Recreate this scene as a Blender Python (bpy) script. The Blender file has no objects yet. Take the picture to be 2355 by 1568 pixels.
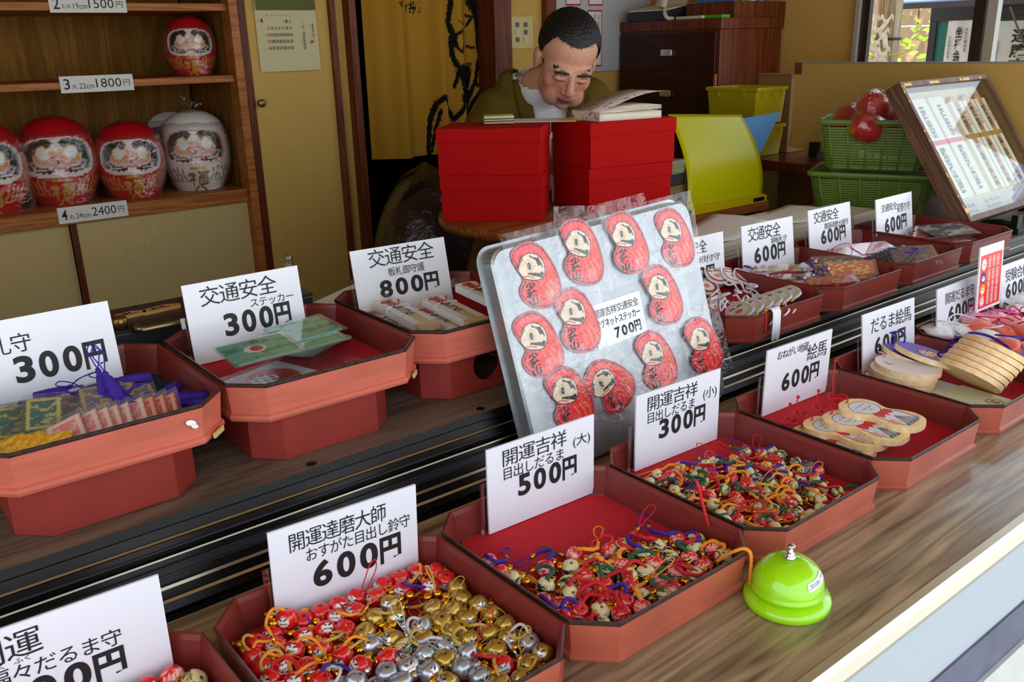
import bpy, bmesh, math, random
import numpy as np
from mathutils import Vector, Matrix

# ------------------------------------------------------------------ camera, sky, sun, exposure
S = bpy.context.scene
PI = math.pi
CAM_H = .54                      # camera height above the sales counter (counter top is z = 0)
FPX = 2050.0
YAW, PITCH, ROLL = math.radians(38.235), math.radians(18.368), math.radians(-1.503)
_f = Vector((math.sin(YAW)*math.cos(PITCH), math.cos(YAW)*math.cos(PITCH), -math.sin(PITCH)))
_r0 = Vector((math.cos(YAW), -math.sin(YAW), 0)); _u0 = _r0.cross(_f)
_r = _r0*math.cos(ROLL)+_u0*math.sin(ROLL); _u = -_r0*math.sin(ROLL)+_u0*math.cos(ROLL)
cam = bpy.data.cameras.new('camera'); cam.sensor_width = 36; cam.lens = FPX/2355*36; cam.clip_start = .02
co = bpy.data.objects.new('camera', cam); S.collection.objects.link(co)
co.matrix_world = Matrix(((_r.x, _u.x, -_f.x, 0), (_r.y, _u.y, -_f.y, 0), (_r.z, _u.z, -_f.z, CAM_H), (0, 0, 0, 1)))
S.camera = co

W = bpy.data.worlds.new('sky'); S.world = W; W.use_nodes = True
nt = W.node_tree; nt.nodes.clear()
wo = nt.nodes.new('ShaderNodeOutputWorld'); bg = nt.nodes.new('ShaderNodeBackground')
tc = nt.nodes.new('ShaderNodeTexCoord'); sx = nt.nodes.new('ShaderNodeSeparateXYZ'); rp = nt.nodes.new('ShaderNodeValToRGB')
nt.links.new(tc.outputs['Generated'], sx.inputs[0]); nt.links.new(sx.outputs['Z'], rp.inputs[0])
rp.color_ramp.elements[0].position = .0; rp.color_ramp.elements[0].color = (.78, .80, .80, 1)
rp.color_ramp.elements[1].position = .6; rp.color_ramp.elements[1].color = (.66, .80, 1.0, 1)
nt.links.new(rp.outputs[0], bg.inputs[0]); nt.links.new(bg.outputs[0], wo.inputs[0])
bg.inputs[1].default_value = 2.7
sun = bpy.data.lights.new('sun', 'SUN'); sun.energy = 5.0; sun.angle = math.radians(1); sun.color = (1, .95, .85)
so = bpy.data.objects.new('sun', sun); S.collection.objects.link(so)
so.rotation_euler = Vector((.50, .30, -.80)).to_track_quat('-Z', 'Y').to_euler()
S.view_settings.view_transform = 'Standard'; S.view_settings.look = 'None'
S.view_settings.exposure = 0.0; S.view_settings.gamma = 1; S.view_settings.use_curve_mapping = False
S.cycles.max_bounces = 6; S.cycles.diffuse_bounces = 4; S.cycles.glossy_bounces = 3
S.cycles.transmission_bounces = 4; S.cycles.transparent_max_bounces = 12
S.cycles.caustics_reflective = False; S.cycles.caustics_refractive = False
S.cycles.sample_clamp_indirect = 4

# ------------------------------------------------------------------ helpers
COL = S.collection
RND = random.Random(7)
def lin(v):
    v /= 255.0
    return v/12.92 if v <= .04045 else ((v+.055)/1.055)**2.4
def c(r, g, b): return (lin(r), lin(g), lin(b), 1)

class MB:
    """collects geometry of ONE part"""
    def __init__(s): s.v = []; s.f = []; s.m = []; s.s = []; s.M = None
    def add(s, vs, fs, m=0, sm=False, M=None):
        o = len(s.v)
        M = M if M is not None else s.M
        if M is not None: vs = [tuple(M @ Vector(p)) for p in vs]
        s.v += [tuple(p) for p in vs]; s.f += [[i+o for i in f] for f in fs]
        s.m += [m]*len(fs); s.s += [sm]*len(fs)
        return s
    def box(s, x0, y0, z0, x1, y1, z1, m=0, M=None):
        vs = [(x0,y0,z0),(x1,y0,z0),(x1,y1,z0),(x0,y1,z0),(x0,y0,z1),(x1,y0,z1),(x1,y1,z1),(x0,y1,z1)]
        return s.add(vs, [(3,2,1,0),(4,5,6,7),(0,1,5,4),(1,2,6,5),(2,3,7,6),(3,0,4,7)], m, False, M)
    def rings(s, rings, m=0, sm=True, cap0=True, cap1=True, M=None, closed=True):
        n = len(rings[0]); vs = [p for r in rings for p in r]; fs = []
        for k in range(len(rings)-1):
            for i in range(n if closed else n-1):
                j = (i+1) % n
                fs.append((k*n+i, k*n+j, (k+1)*n+j, (k+1)*n+i))
        if cap0: fs.append(tuple(range(n-1, -1, -1)))
        if cap1: fs.append(tuple(range((len(rings)-1)*n, len(rings)*n)))
        return s.add(vs, fs, m, sm, M)
    def lathe(s, prof, n=24, m=0, sm=True, M=None, cap0=True, cap1=True):
        return s.rings([[(r*math.cos(2*PI*i/n), r*math.sin(2*PI*i/n), z) for i in range(n)] for r, z in prof], m, sm, cap0, cap1, M)
    def prism(s, poly, z0, z1, m=0, sm=False, M=None):
        return s.rings([[(x,y,z0) for x,y in poly], [(x,y,z1) for x,y in poly]], m, sm, True, True, M)
    def tube(s, pts, r, n=6, m=0, sm=True, M=None, caps=True):
        pts = [Vector(p) for p in pts]; rs = r if hasattr(r, '__len__') else [r]*len(pts)
        t0 = (pts[1]-pts[0]).normalized(); a = t0.orthogonal().normalized(); rings = []
        for i, p in enumerate(pts):
            t = (pts[min(i+1,len(pts)-1)]-pts[max(i-1,0)])
            t = t.normalized() if t.length > 1e-9 else t0
            a = (a-t*a.dot(t)); a = a.normalized() if a.length > 1e-9 else t.orthogonal().normalized(); b = t.cross(a)
            rings.append([tuple(p+(a*math.cos(2*PI*k/n)+b*math.sin(2*PI*k/n))*rs[i]) for k in range(n)])
        return s.rings(rings, m, sm, caps, caps, M)
    def sphere(s, r, n=16, k=10, m=0, M=None, ctr=(0,0,0), sc=(1,1,1)):
        vs = [(ctr[0], ctr[1], ctr[2]-r*sc[2])]; fs = []
        for j in range(1, k):
            a = PI*j/k-PI/2
            for i in range(n): vs.append((ctr[0]+r*math.cos(a)*math.cos(2*PI*i/n)*sc[0], ctr[1]+r*math.cos(a)*math.sin(2*PI*i/n)*sc[1], ctr[2]+r*math.sin(a)*sc[2]))
        vs.append((ctr[0], ctr[1], ctr[2]+r*sc[2])); L = len(vs)-1
        for i in range(n):
            q = (i+1) % n
            fs.append((0, 1+q, 1+i)); fs.append((L, L-n+i, L-n+q))
            for j in range(k-2): fs.append((1+j*n+i, 1+j*n+q, 1+(j+1)*n+q, 1+(j+1)*n+i))
        return s.add(vs, fs, m, True, M)
    def grid(s, fn, nu, nv, m=0, sm=True, M=None):
        vs = [fn(i/nu, j/nv) for j in range(nv+1) for i in range(nu+1)]
        fs = [(j*(nu+1)+i, j*(nu+1)+i+1, (j+1)*(nu+1)+i+1, (j+1)*(nu+1)+i) for j in range(nv) for i in range(nu)]
        return s.add(vs, fs, m, sm, M)
    def mesh(s, name, mats):
        me = bpy.data.meshes.new(name); me.from_pydata(s.v, [], s.f)
        for m in mats: me.materials.append(m)
        me.polygons.foreach_set('material_index', s.m); me.polygons.foreach_set('use_smooth', s.s); me.update()
        return me
    def obj(s, name, mats, parent=None, loc=(0,0,0), rot=(0,0,0), bevel=0, seg=2):
        if not isinstance(mats, (list, tuple)): mats = [mats]
        return link(name, s.mesh(name, mats), parent, loc, rot, bevel, seg)

def link(name, me, parent=None, loc=(0,0,0), rot=(0,0,0), bevel=0, seg=2):
    o = bpy.data.objects.new(name, me); COL.objects.link(o)
    o.location = loc; o.rotation_euler = rot; o.parent = parent
    if bevel:
        b = o.modifiers.new('bevel', 'BEVEL'); b.width = bevel; b.segments = seg; b.limit_method = 'ANGLE'; b.angle_limit = math.radians(40)
    return o
def tag(o, label, cat, group=None, kind=None):
    o['label'] = label; o['category'] = cat
    if group: o['group'] = group
    if kind: o['kind'] = kind
    return o
def structure(o, label=None, cat=None):
    o['kind'] = 'structure'
    if label: o['label'] = label
    if cat: o['category'] = cat
    return o
def thing(name, label, cat, loc=(0,0,0), rotz=0, group=None, rot=None):
    o = bpy.data.objects.new(name, None); COL.objects.link(o); o.empty_display_size = .02
    o.location = loc; o.rotation_euler = rot if rot else (0,0,rotz)
    return tag(o, label, cat, group)
def part(name, me, parent, loc=(0,0,0), rot=(0,0,0)): return link(name, me, parent, loc, rot)
KIDS = {}
def dup(root, loc, rot, label=None, group=None, par=None):
    r_ = root.copy(); COL.objects.link(r_)
    if par is not None: r_.parent = par
    else: r_.location = loc; r_.rotation_euler = rot
    if label: r_['label'] = label
    if group: r_['group'] = group
    for ch in [x for x in bpy.data.objects if x.parent == root]: dup(ch, None, None, par=r_)
    return r_
def frame(o, e1, e2):
    """matrix with local x along e1, local y along e2, z out of the sheet"""
    e1 = Vector(e1).normalized(); e2 = Vector(e2); e2 = (e2-e1*e2.dot(e1)).normalized(); n = e1.cross(e2)
    return Matrix(((e1.x,e2.x,n.x,o[0]),(e1.y,e2.y,n.y,o[1]),(e1.z,e2.z,n.z,o[2]),(0,0,0,1)))
def catmull(P, k=6, closed=False):
    P = [Vector(p) for p in P]; n = len(P); out = []
    for i in range(n if closed else n-1):
        p0, p1, p2, p3 = (P[(i-1) % n], P[i], P[(i+1) % n], P[(i+2) % n]) if closed else (P[max(i-1,0)], P[i], P[i+1], P[min(i+2,n-1)])
        for j in range(k):
            t = j/k
            out.append(.5*((2*p1)+(p2-p0)*t+(2*p0-5*p1+4*p2-p3)*t*t+(3*p1-p0-3*p2+p3)*t**3))
    if not closed: out.append(P[-1])
    return out

# ------------------------------------------------------------------ materials
def _mat(name):
    m = bpy.data.materials.new(name); m.use_nodes = True; n = m.node_tree
    return m, n, n.nodes['Principled BSDF'], n.links
def mat(name, col, rough=.5, metal=0., spec=.5, coat=0., noise=0., nscale=40., bump=0., bscale=200., stretch=None, sheen=0., alpha=1., trans=0., dark=None):
    m, n, b, L = _mat(name)
    b.inputs['Base Color'].default_value = col; b.inputs['Roughness'].default_value = rough; b.inputs['Metallic'].default_value = metal
    b.inputs['Specular IOR Level'].default_value = spec; b.inputs['Coat Weight'].default_value = coat; b.inputs['Coat Roughness'].default_value = .08
    b.inputs['Sheen Weight'].default_value = sheen; b.inputs['Alpha'].default_value = alpha
    tcn = None
    if noise or bump:
        tcn = n.nodes.new('ShaderNodeTexCoord'); mp = n.nodes.new('ShaderNodeMapping'); L.new(tcn.outputs['Object'], mp.inputs[0])
        if stretch: mp.inputs['Scale'].default_value = stretch
    if noise:
        nz = n.nodes.new('ShaderNodeTexNoise'); nz.inputs['Scale'].default_value = nscale; nz.inputs['Detail'].default_value = 5; L.new(mp.outputs[0], nz.inputs['Vector'])
        mr = n.nodes.new('ShaderNodeMapRange'); mr.inputs[1].default_value = .3; mr.inputs[2].default_value = .7; L.new(nz.outputs[0], mr.inputs[0])
        mx = n.nodes.new('ShaderNodeMix'); mx.data_type = 'RGBA'; L.new(mr.outputs[0], mx.inputs[0])
        d = dark or tuple(x*(1-noise) for x in col[:3])+(1,)
        mx.inputs[6].default_value = d; mx.inputs[7].default_value = tuple(min(1, x*(1+noise*.4)) for x in col[:3])+(1,)
        L.new(mx.outputs[2], b.inputs['Base Color'])
    if bump:
        nb = n.nodes.new('ShaderNodeTexNoise'); nb.inputs['Scale'].default_value = bscale; nb.inputs['Detail'].default_value = 3; L.new(mp.outputs[0], nb.inputs['Vector'])
        bp = n.nodes.new('ShaderNodeBump'); bp.inputs['Strength'].default_value = bump; bp.inputs['Distance'].default_value = .002; L.new(nb.outputs[0], bp.inputs['Height'])
        L.new(bp.outputs[0], b.inputs['Normal'])
    return m
def wood(name, c1, c2, axis='X', scale=9., rough=.4, coat=0., fine=60., contrast=(.35,.65), spec=.3):
    m, n, b, L = _mat(name); b.inputs['Specular IOR Level'].default_value = spec
    tcn = n.nodes.new('ShaderNodeTexCoord'); mp = n.nodes.new('ShaderNodeMapping'); L.new(tcn.outputs['Object'], mp.inputs[0])
    k = {'X':0,'Y':1,'Z':2}[axis]; sc = [1,1,1]; sc[k] = .06; mp.inputs['Scale'].default_value = sc
    nz = n.nodes.new('ShaderNodeTexNoise'); nz.inputs['Scale'].default_value = scale; nz.inputs['Detail'].default_value = 3; nz.inputs['Distortion'].default_value = .8; L.new(mp.outputs[0], nz.inputs['Vector'])
    ml = n.nodes.new('ShaderNodeMath'); ml.operation = 'MULTIPLY'; ml.inputs[1].default_value = 9; L.new(nz.outputs[0], ml.inputs[0])
    fr = n.nodes.new('ShaderNodeMath'); fr.operation = 'PINGPONG'; fr.inputs[1].default_value = .5; L.new(ml.outputs[0], fr.inputs[0])
    n2 = n.nodes.new('ShaderNodeTexNoise'); n2.inputs['Scale'].default_value = fine*3; n2.inputs['Detail'].default_value = 4; L.new(mp.outputs[0], n2.inputs['Vector'])
    ad = n.nodes.new('ShaderNodeMath'); ad.operation = 'MULTIPLY_ADD'; ad.inputs[1].default_value = .55; L.new(fr.outputs[0], ad.inputs[0]); 
    m2 = n.nodes.new('ShaderNodeMath'); m2.operation = 'MULTIPLY'; m2.inputs[1].default_value = .75; L.new(n2.outputs[0], m2.inputs[0]); L.new(m2.outputs[0], ad.inputs[2])
    mr = n.nodes.new('ShaderNodeMapRange'); mr.inputs[1].default_value = contrast[0]; mr.inputs[2].default_value = contrast[1]; L.new(ad.outputs[0], mr.inputs[0])
    mx = n.nodes.new('ShaderNodeMix'); mx.data_type = 'RGBA'; mx.inputs[6].default_value = c1; mx.inputs[7].default_value = c2; L.new(mr.outputs[0], mx.inputs[0])
    L.new(mx.outputs[2], b.inputs['Base Color']); b.inputs['Roughness'].default_value = rough; b.inputs['Coat Weight'].default_value = coat; b.inputs['Coat Roughness'].default_value = .12
    return m
def washi(name, col, fib=.12, rough=.85):
    m, n, b, L = _mat(name)
    tcn = n.nodes.new('ShaderNodeTexCoord')
    nz = n.nodes.new('ShaderNodeTexNoise'); nz.inputs['Scale'].default_value = 16; nz.inputs['Detail'].default_value = 2; nz.inputs['Distortion'].default_value = 2.5; L.new(tcn.outputs['Object'], nz.inputs['Vector'])
    s1 = n.nodes.new('ShaderNodeMath'); s1.operation = 'SUBTRACT'; s1.inputs[1].default_value = .5; L.new(nz.outputs[0], s1.inputs[0])
    a1 = n.nodes.new('ShaderNodeMath'); a1.operation = 'ABSOLUTE'; L.new(s1.outputs[0], a1.inputs[0])
    mr = n.nodes.new('ShaderNodeMapRange'); mr.inputs[1].default_value = 0; mr.inputs[2].default_value = .012; mr.inputs[3].default_value = 1; mr.inputs[4].default_value = 0; L.new(a1.outputs[0], mr.inputs[0])
    n2 = n.nodes.new('ShaderNodeTexNoise'); n2.inputs['Scale'].default_value = 7; n2.inputs['Detail'].default_value = 4; L.new(tcn.outputs['Object'], n2.inputs['Vector'])
    mk = n.nodes.new('ShaderNodeMapRange'); mk.inputs[1].default_value = .5; mk.inputs[2].default_value = .62; L.new(n2.outputs[0], mk.inputs[0])
    mm = n.nodes.new('ShaderNodeMath'); mm.operation = 'MULTIPLY'; L.new(mr.outputs[0], mm.inputs[0]); L.new(mk.outputs[0], mm.inputs[1])
    mx = n.nodes.new('ShaderNodeMix'); mx.data_type = 'RGBA'; mx.inputs[6].default_value = col; mx.inputs[7].default_value = tuple(min(1, x+fib) for x in col[:3])+(1,); L.new(mm.outputs[0], mx.inputs[0])
    L.new(mx.outputs[2], b.inputs['Base Color']); b.inputs['Roughness'].default_value = rough; b.inputs['Specular IOR Level'].default_value = .15
    return m
def painted(name, rough=.4, coat=0., spec=.5, metal=0., sheen=0.):
    m, n, b, L = _mat(name)
    a = n.nodes.new('ShaderNodeAttribute'); a.attribute_name = 'Col'; L.new(a.outputs['Color'], b.inputs['Base Color'])
    b.inputs['Roughness'].default_value = rough; b.inputs['Coat Weight'].default_value = coat; b.inputs['Coat Roughness'].default_value = .06; b.inputs['Specular IOR Level'].default_value = spec; b.inputs['Metallic'].default_value = metal; b.inputs['Sheen Weight'].default_value = sheen
    return m
def film(name, tint=(1,1,1,1), base=.03, edge=.5, rough=.08, bump=0., bscale=60., haze=0., hcol=(.9,.92,.95,1)):
    """thin clear plastic or glass: see-through with a fresnel sheen"""
    m, n, b, L = _mat(name); out = n.nodes['Material Output']
    tr = n.nodes.new('ShaderNodeBsdfTransparent'); tr.inputs[0].default_value = tint
    gl = n.nodes.new('ShaderNodeBsdfGlossy'); gl.inputs['Roughness'].default_value = rough; gl.inputs[0].default_value = (1,1,1,1)
    lw = n.nodes.new('ShaderNodeLayerWeight'); lw.inputs[0].default_value = .35
    ma = n.nodes.new('ShaderNodeMath'); ma.operation = 'MULTIPLY_ADD'; ma.inputs[1].default_value = edge; ma.inputs[2].default_value = base; ma.use_clamp = True
    L.new(lw.outputs['Facing'], ma.inputs[0]); mx = n.nodes.new('ShaderNodeMixShader'); L.new(ma.outputs[0], mx.inputs[0]); L.new(tr.outputs[0], mx.inputs[1]); L.new(gl.outputs[0], mx.inputs[2])
    last = mx
    if haze:
        df = n.nodes.new('ShaderNodeBsdfDiffuse'); df.inputs[0].default_value = hcol; m2 = n.nodes.new('ShaderNodeMixShader'); m2.inputs[0].default_value = haze; L.new(mx.outputs[0], m2.inputs[1]); L.new(df.outputs[0], m2.inputs[2]); last = m2
    if bump:
        t = n.nodes.new('ShaderNodeTexCoord'); nb = n.nodes.new('ShaderNodeTexNoise'); nb.inputs['Scale'].default_value = bscale; nb.inputs['Detail'].default_value = 3; nb.inputs['Distortion'].default_value = 1.5; L.new(t.outputs['Object'], nb.inputs['Vector'])
        bp = n.nodes.new('ShaderNodeBump'); bp.inputs['Strength'].default_value = bump; bp.inputs['Distance'].default_value = .004; L.new(nb.outputs[0], bp.inputs['Height'])
        L.new(bp.outputs[0], gl.inputs['Normal']); L.new(bp.outputs[0], lw.inputs['Normal'])
    L.new(last.outputs[0], out.inputs[0])
    return m
def paint(me, fn):
    """fn(P[n,3]) -> [n,3] sRGB 0-255; stored as a point colour (pigment only)"""
    n = len(me.vertices); P = np.empty(n*3); me.vertices.foreach_get('co', P); P = P.reshape(-1, 3)
    C = np.asarray(fn(P), float)/255.0
    C = np.where(C <= .04045, C/12.92, ((C+.055)/1.055)**2.4)
    a = me.color_attributes.new('Col', 'FLOAT_COLOR', 'POINT'); a.data.foreach_set('color', np.concatenate([C, np.ones((n,1))], 1).ravel())
    return me
def seg_d(x, y, pts):
    """distance of points to a polyline"""
    d = np.full(x.shape, 9.)
    for (ax, ay), (bx, by) in zip(pts[:-1], pts[1:]):
        dx, dy = bx-ax, by-ay; t = np.clip(((x-ax)*dx+(y-ay)*dy)/(dx*dx+dy*dy+1e-12), 0, 1)
        d = np.minimum(d, np.hypot(x-ax-t*dx, y-ay-t*dy))
    return d
def inside(x, y, poly):
    r_ = np.zeros(x.shape, bool); n = len(poly)
    for i in range(n):
        (x0, y0), (x1, y1) = poly[i], poly[i-1]
        k = ((y0 > y) != (y1 > y)) & (x < (x1-x0)*(y-y0)/((y1-y0) if y1 != y0 else 1e-9)+x0); r_ ^= k
    return r_
def ell(x, y, cx, cy, a, b, rot=0.):
    cr, sr = math.cos(rot), math.sin(rot); u = (x-cx)*cr+(y-cy)*sr; v = -(x-cx)*sr+(y-cy)*cr
    return (u/a)**2+(v/b)**2
_TX = {}
def text_geo(s, bold=0., res=2):
    """outline of a string as a flat mesh, 1 unit high, from Blender's built-in font"""
    k = (s, bold)
    if k in _TX: return _TX[k]
    cu = bpy.data.curves.new('lettering', 'FONT'); cu.body = s; cu.resolution_u = 7 if bold >= .03 else res; cu.offset = bold; cu.fill_mode = 'FRONT'
    o = bpy.data.objects.new('lettering', cu); COL.objects.link(o)
    dg = bpy.context.evaluated_depsgraph_get(); me = bpy.data.meshes.new_from_object(o.evaluated_get(dg))
    vs = [tuple(v.co) for v in me.vertices]; fs = [tuple(p.vertices) for p in me.polygons]
    bpy.data.objects.remove(o); bpy.data.curves.remove(cu); bpy.data.meshes.remove(me)
    if vs:
        x0 = min(v[0] for v in vs); x1 = max(v[0] for v in vs); y0 = min(v[1] for v in vs); y1 = max(v[1] for v in vs)
    else: x0 = y0 = 0; x1 = y1 = 1
    _TX[k] = (vs, fs, x0, y0, x1, y1)
    return _TX[k]
def put_text(mb, s, x0, y0, x1, y1, z=.0004, m=1, bold=0., shear=0., M=None, rise=0.):
    """lettering fitted in a box of the local xy plane; rise tilts the baseline"""
    vs, fs, a0, b0, a1, b1 = text_geo(s, bold)
    sx_, sy_ = (x1-x0)/max(a1-a0, 1e-6), (y1-y0)/max(b1-b0, 1e-6)
    out = []
    for v in vs:
        u = (v[0]-a0)*sx_; w = (v[1]-b0)*sy_
        out.append((x0+u+shear*w, y0+w+rise*u, z))
    mb.add(out, fs, m, False, M)
def glyph(mb, ch, x0, y0, x1, y1, **k):
    """one character in its own cell: CJK signs keep their place in the em square, digits fill it"""
    if ch.isdigit(): return put_text(mb, ch, x0+(x1-x0)*.08, y0, x0+(x1-x0)*.92, y1, **k)
    _, _, a0, b0, a1, b1 = text_geo(ch, k.get('bold', 0.)); _, _, e0, f0, e1, f1 = text_geo('国')
    sx_, sy_ = (x1-x0)/((e1-e0)*1.06), (y1-y0)/(f1-f0)
    put_text(mb, ch, x0+(a0-e0)*sx_, y0+(b0-f0)*sy_, x0+(a1-e0)*sx_, y0+(b1-f0)*sy_, **k)
def put_chars(mb, s, x0, y0, x1, y1, **k):
    """characters spaced evenly over the box, as on hand-lettered cards"""
    n = len(s); w = (x1-x0)/n
    for i, ch in enumerate(s):
        if ch != ' ': glyph(mb, ch, x0+w*(i+.03), y0, x0+w*(i+.97), y1, **k)
def put_column(mb, s, x0, y0, x1, y1, **k):
    n = len(s); h = (y1-y0)/n
    for i, ch in enumerate(s):
        if ch != ' ': glyph(mb, ch, x0, y1-h*(i+.94), x1, y1-h*(i+.06), **k)
# ------------------------------------------------------------------ where a line of sight meets a real plane of the shop
def _ray(x, y): return _f+_r*((x-1177.5)/FPX)-_u*((y-784)/FPX)
def on_z(x, y, z): d = _ray(x, y); return Vector((0,0,CAM_H))+d*((z-CAM_H)/d.z)
def on_y(x, y, Y): d = _ray(x, y); return Vector((0,0,CAM_H))+d*(Y/d.y)
def on_x(x, y, X): d = _ray(x, y); return Vector((0,0,CAM_H))+d*(X/d.x)

# ------------------------------------------------------------------ shared materials
M_counter = wood('counter_wood', c(88,70,52), c(184,158,122), 'X', 14, .28, .3, 40, (.25,.8), .5)
M_ledge = wood('ledge_wood', c(92,74,60), c(122,102,84), 'X', 12, .45, 0, 50)
M_trimmetal = mat('brushed_trim', c(214,208,190), .3, .85)
M_white = mat('white_panel', c(166,174,180), .6)
M_stripe = mat('grey_stripe', c(92,92,112), .6, noise=.2, nscale=30)
M_slab = mat('pale_concrete', c(196,196,190), .9, noise=.1, nscale=20)
M_alu = mat('dark_bronze_aluminium', c(26,22,20), .32, .6, noise=.25, nscale=8, stretch=(.3,8,8))
M_aluline = mat('rail_ridge_highlight', c(165,150,125), .3, .9)  # paler metal stands in for the highlights along the rail ridges
M_lacquer_wood = wood('cabinet_wood', c(150,84,34), c(190,118,54), 'X', 10, .45)
M_post = wood('post_wood', c(86,36,14), c(124,58,24), 'Z', 10, .45)
M_cab_in = wood('cabinet_inside', c(112,74,26), c(142,100,42), 'Z', 8, .7, 0, 60, (.35,.65), .1)
M_fusuma = washi('fusuma_paper', c(214,176,96))
M_door = washi('cabinet_door_paper', c(206,182,124))
M_plaster = mat('beige_plaster', c(214,172,92), .9, spec=.1, noise=.06, nscale=60)
M_dark = mat('dark_room', c(24,20,18), .9)
M_tatami = mat('dark_floorboards', c(86,64,44), .7, noise=.2, nscale=12)
M_brass = mat('aged_brass', c(150,118,62), .35, .9)
M_black = mat('black_plastic', c(18,18,20), .35)
M_ink = mat('black_ink', c(26,24,26), .6)
M_redink = mat('red_ink', c(200,40,44), .6)
M_card = mat('white_card', c(236,238,246), .22, spec=.5, coat=.3)
M_paper = mat('white_paper', c(236,234,226), .8)
M_acrylic = film('clear_acrylic', (.95,.96,.96,1), .06, .5, .05)
M_bag = film('clear_bag', (.98,.98,.98,1), .05, .5, .07, bump=1.0, bscale=38, haze=.015)
M_gold = mat('gold_metal', c(238,180,50), .18, 1.0)
M_silver = mat('chrome', c(220,222,226), .2, 1.0)

# ------------------------------------------------------------------ the shell of the shop
structure(MB().box(-4, -6, -.86, 9, 7, -.8).obj('ground', M_slab))
structure(MB().box(-1.0, .93, -.56, 3.06, 3.6, -.5).obj('floor', M_tatami))
structure(MB().box(-1.2, -1.0, 1.5, 3.3, 3.7, 1.56).obj('ceiling', mat('ceiling_board', c(170,140,96), .8)))  # also runs on outdoors as an unseen eave, keeping sun off the counter
structure(MB().box(-1.0, .86, 1.0, 3.0, .93, 1.5).obj('wall_front_light_block', M_plaster))  # unseen header, brought down low to hold sky light off the interior
structure(MB().box(-1.06, .95, -.5, -1.0, 3.6, 1.5).obj('wall_left', M_plaster))
b = MB(); b.box(2.077, 2.62, -.5, 3.0, 2.72, 1.5); b.box(1.396, 2.62, -.5, 1.431, 2.72, 1.5); b.box(1.456, 2.62, 1.1, 2.0, 2.72, 1.5)
structure(b.obj('wall_back', M_plaster))
b = MB(); b.box(-1.0, 3.5, -.5, 3.0, 3.56, 1.5); b.box(-1.0, 3.06, -.5, 1.12, 3.1, 1.5)
structure(b.obj('wall_behind', M_dark))  # near-black colour stands in for the unlit room past the doorway
b = MB(); b.box(3.0, 1.80, -.5, 3.06, 3.6, 1.5); b.box(3.0, .6, -.5, 3.06, 1.80, .12); b.box(3.0, .6, 1.15, 3.06, 1.80, 1.5)
structure(b.obj('wall_right', M_plaster))
def post(n, x0, x1, y0=2.60, y1=2.70, z0=-.5, z1=1.5, m=M_post):
    return structure(MB().box(x0, y0, z0, x1, y1, z1).obj(n, m, bevel=.002))
post('trim_1', 1.376, 1.396); post('trim_2', 1.431, 1.456, 2.58); post('trim_3', 2.0, 2.077, 2.59); post('trim_4', 2.24, 2.286, 2.59)
# closet door with paper, between the cabinet and the doorway
d = MB().box(1.112, 2.615, -.5, 1.376, 2.645, 1.45).obj('door_1', M_fusuma); structure(d)
k = MB().lathe([(.004,0),(.004,.012),(.011,.014),(.012,.022),(.008,.025)], 20).obj('knob', M_brass, d, (1.125, 2.615, .394), (PI/2,0,0))
# window in the right wall
g = MB(); g.box(3.028, .62, .12, 3.032, 1.385, 1.15); structure(g.obj('window_1', film('window_glass', (.96,.98,.98,1), .02, .25, .0)))
wf = MB(); wf.box(2.99, 1.770, .1, 3.012, 1.805, 1.16); wf.box(2.995, .6, .1, 3.065, 1.8, .135); wf.box(2.995, .6, 1.13, 3.065, 1.8, 1.16); wf.box(3.0, 1.385, .1, 3.05, 1.42, 1.16)
structure(wf.obj('trim_5', mat('dark_window_frame', c(44,28,22), .4)))
wf = MB(); wf.box(2.975, 1.80, .1, 3.0, 1.815, 1.16); wf.box(3.015, 1.355, .1, 3.045, 1.385, 1.16)
structure(wf.obj('trim_6', mat('pale_window_edge', c(190,186,176), .4, .3)))  # far strip's pale colour stands for the white-lit edge; near strip is aluminium

# ------------------------------------------------------------------ counter, door track, ledge
XL, XR = -1.0, 2.98
t = thing('sales_counter', 'long dark wood-grain sales counter with a metal front edge', 'counter', (0,0,0))
wt = MB(); wt.box(XL, .356, -.03, XR, .815, 0); wt.obj('worktop', M_counter, t)
e = MB(); e.rings([[(x, y, z) for y, z in ((.356,-.028),(.3465,-.025),(.344,-.016),(.3465,-.004),(.351,.0015),(.360,.0015))] for x in (XL, XR)], 0, False, False, False, closed=False); e.obj('edge_trim', M_trimmetal, t)
MB().box(XL, .36, -.142, XR, .44, -.028).obj('front_panel', M_white, t)
MB().box(XL, .357, -.205, XR, .44, -.142).obj('stripe', M_stripe, t)
MB().box(XL, .352, -.8, XR, .46, -.205).obj('base_slab', M_slab, t)
def sill():
    A, B = Vector((.872,.084)), Vector((.826,.004)); prof = []; mats = []
    n = Vector((-(A-B).y, (A-B).x)).normalized(); n = -n if n.x > 0 else n
    def P(fr, h): q = A+(B-A)*fr+n*h; return (q.x, q.y)
    fr = [(0,.0),(0,.006),(.10,.006),(.11,.002),(.22,.001),(.225,.006),(.25,.007),(.26,.001),(.33,.0),(.335,.004),(.355,.004),(.36,-.002),(.42,-.004),(.425,.004),(.445,.004),(.45,-.003),(.52,-.004),(.525,.003),(.545,.003),(.55,-.004),(.61,-.004),(.615,.003),(.635,.003),(.64,-.004),(.72,-.005),(.725,.004),(.76,.004),(.765,-.005),(.86,-.006),(.865,.004),(.90,.005),(.91,-.004),(1.0,-.004)]
    return [P(*q) for q in fr], fr
pr, fr = sill(); b = MB()
for i in range(len(pr)-1):
    edge = fr[i][1] > .0025 and fr[i+1][1] > .0025 and fr[i+1][0]-fr[i][0] < .05
    b.add([(XL,)+pr[i], (XR,)+pr[i], (XR,)+pr[i+1], (XL,)+pr[i+1]], [(0,1,2,3)], 1 if edge and i in (5,13,25,29) else 0)
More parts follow.
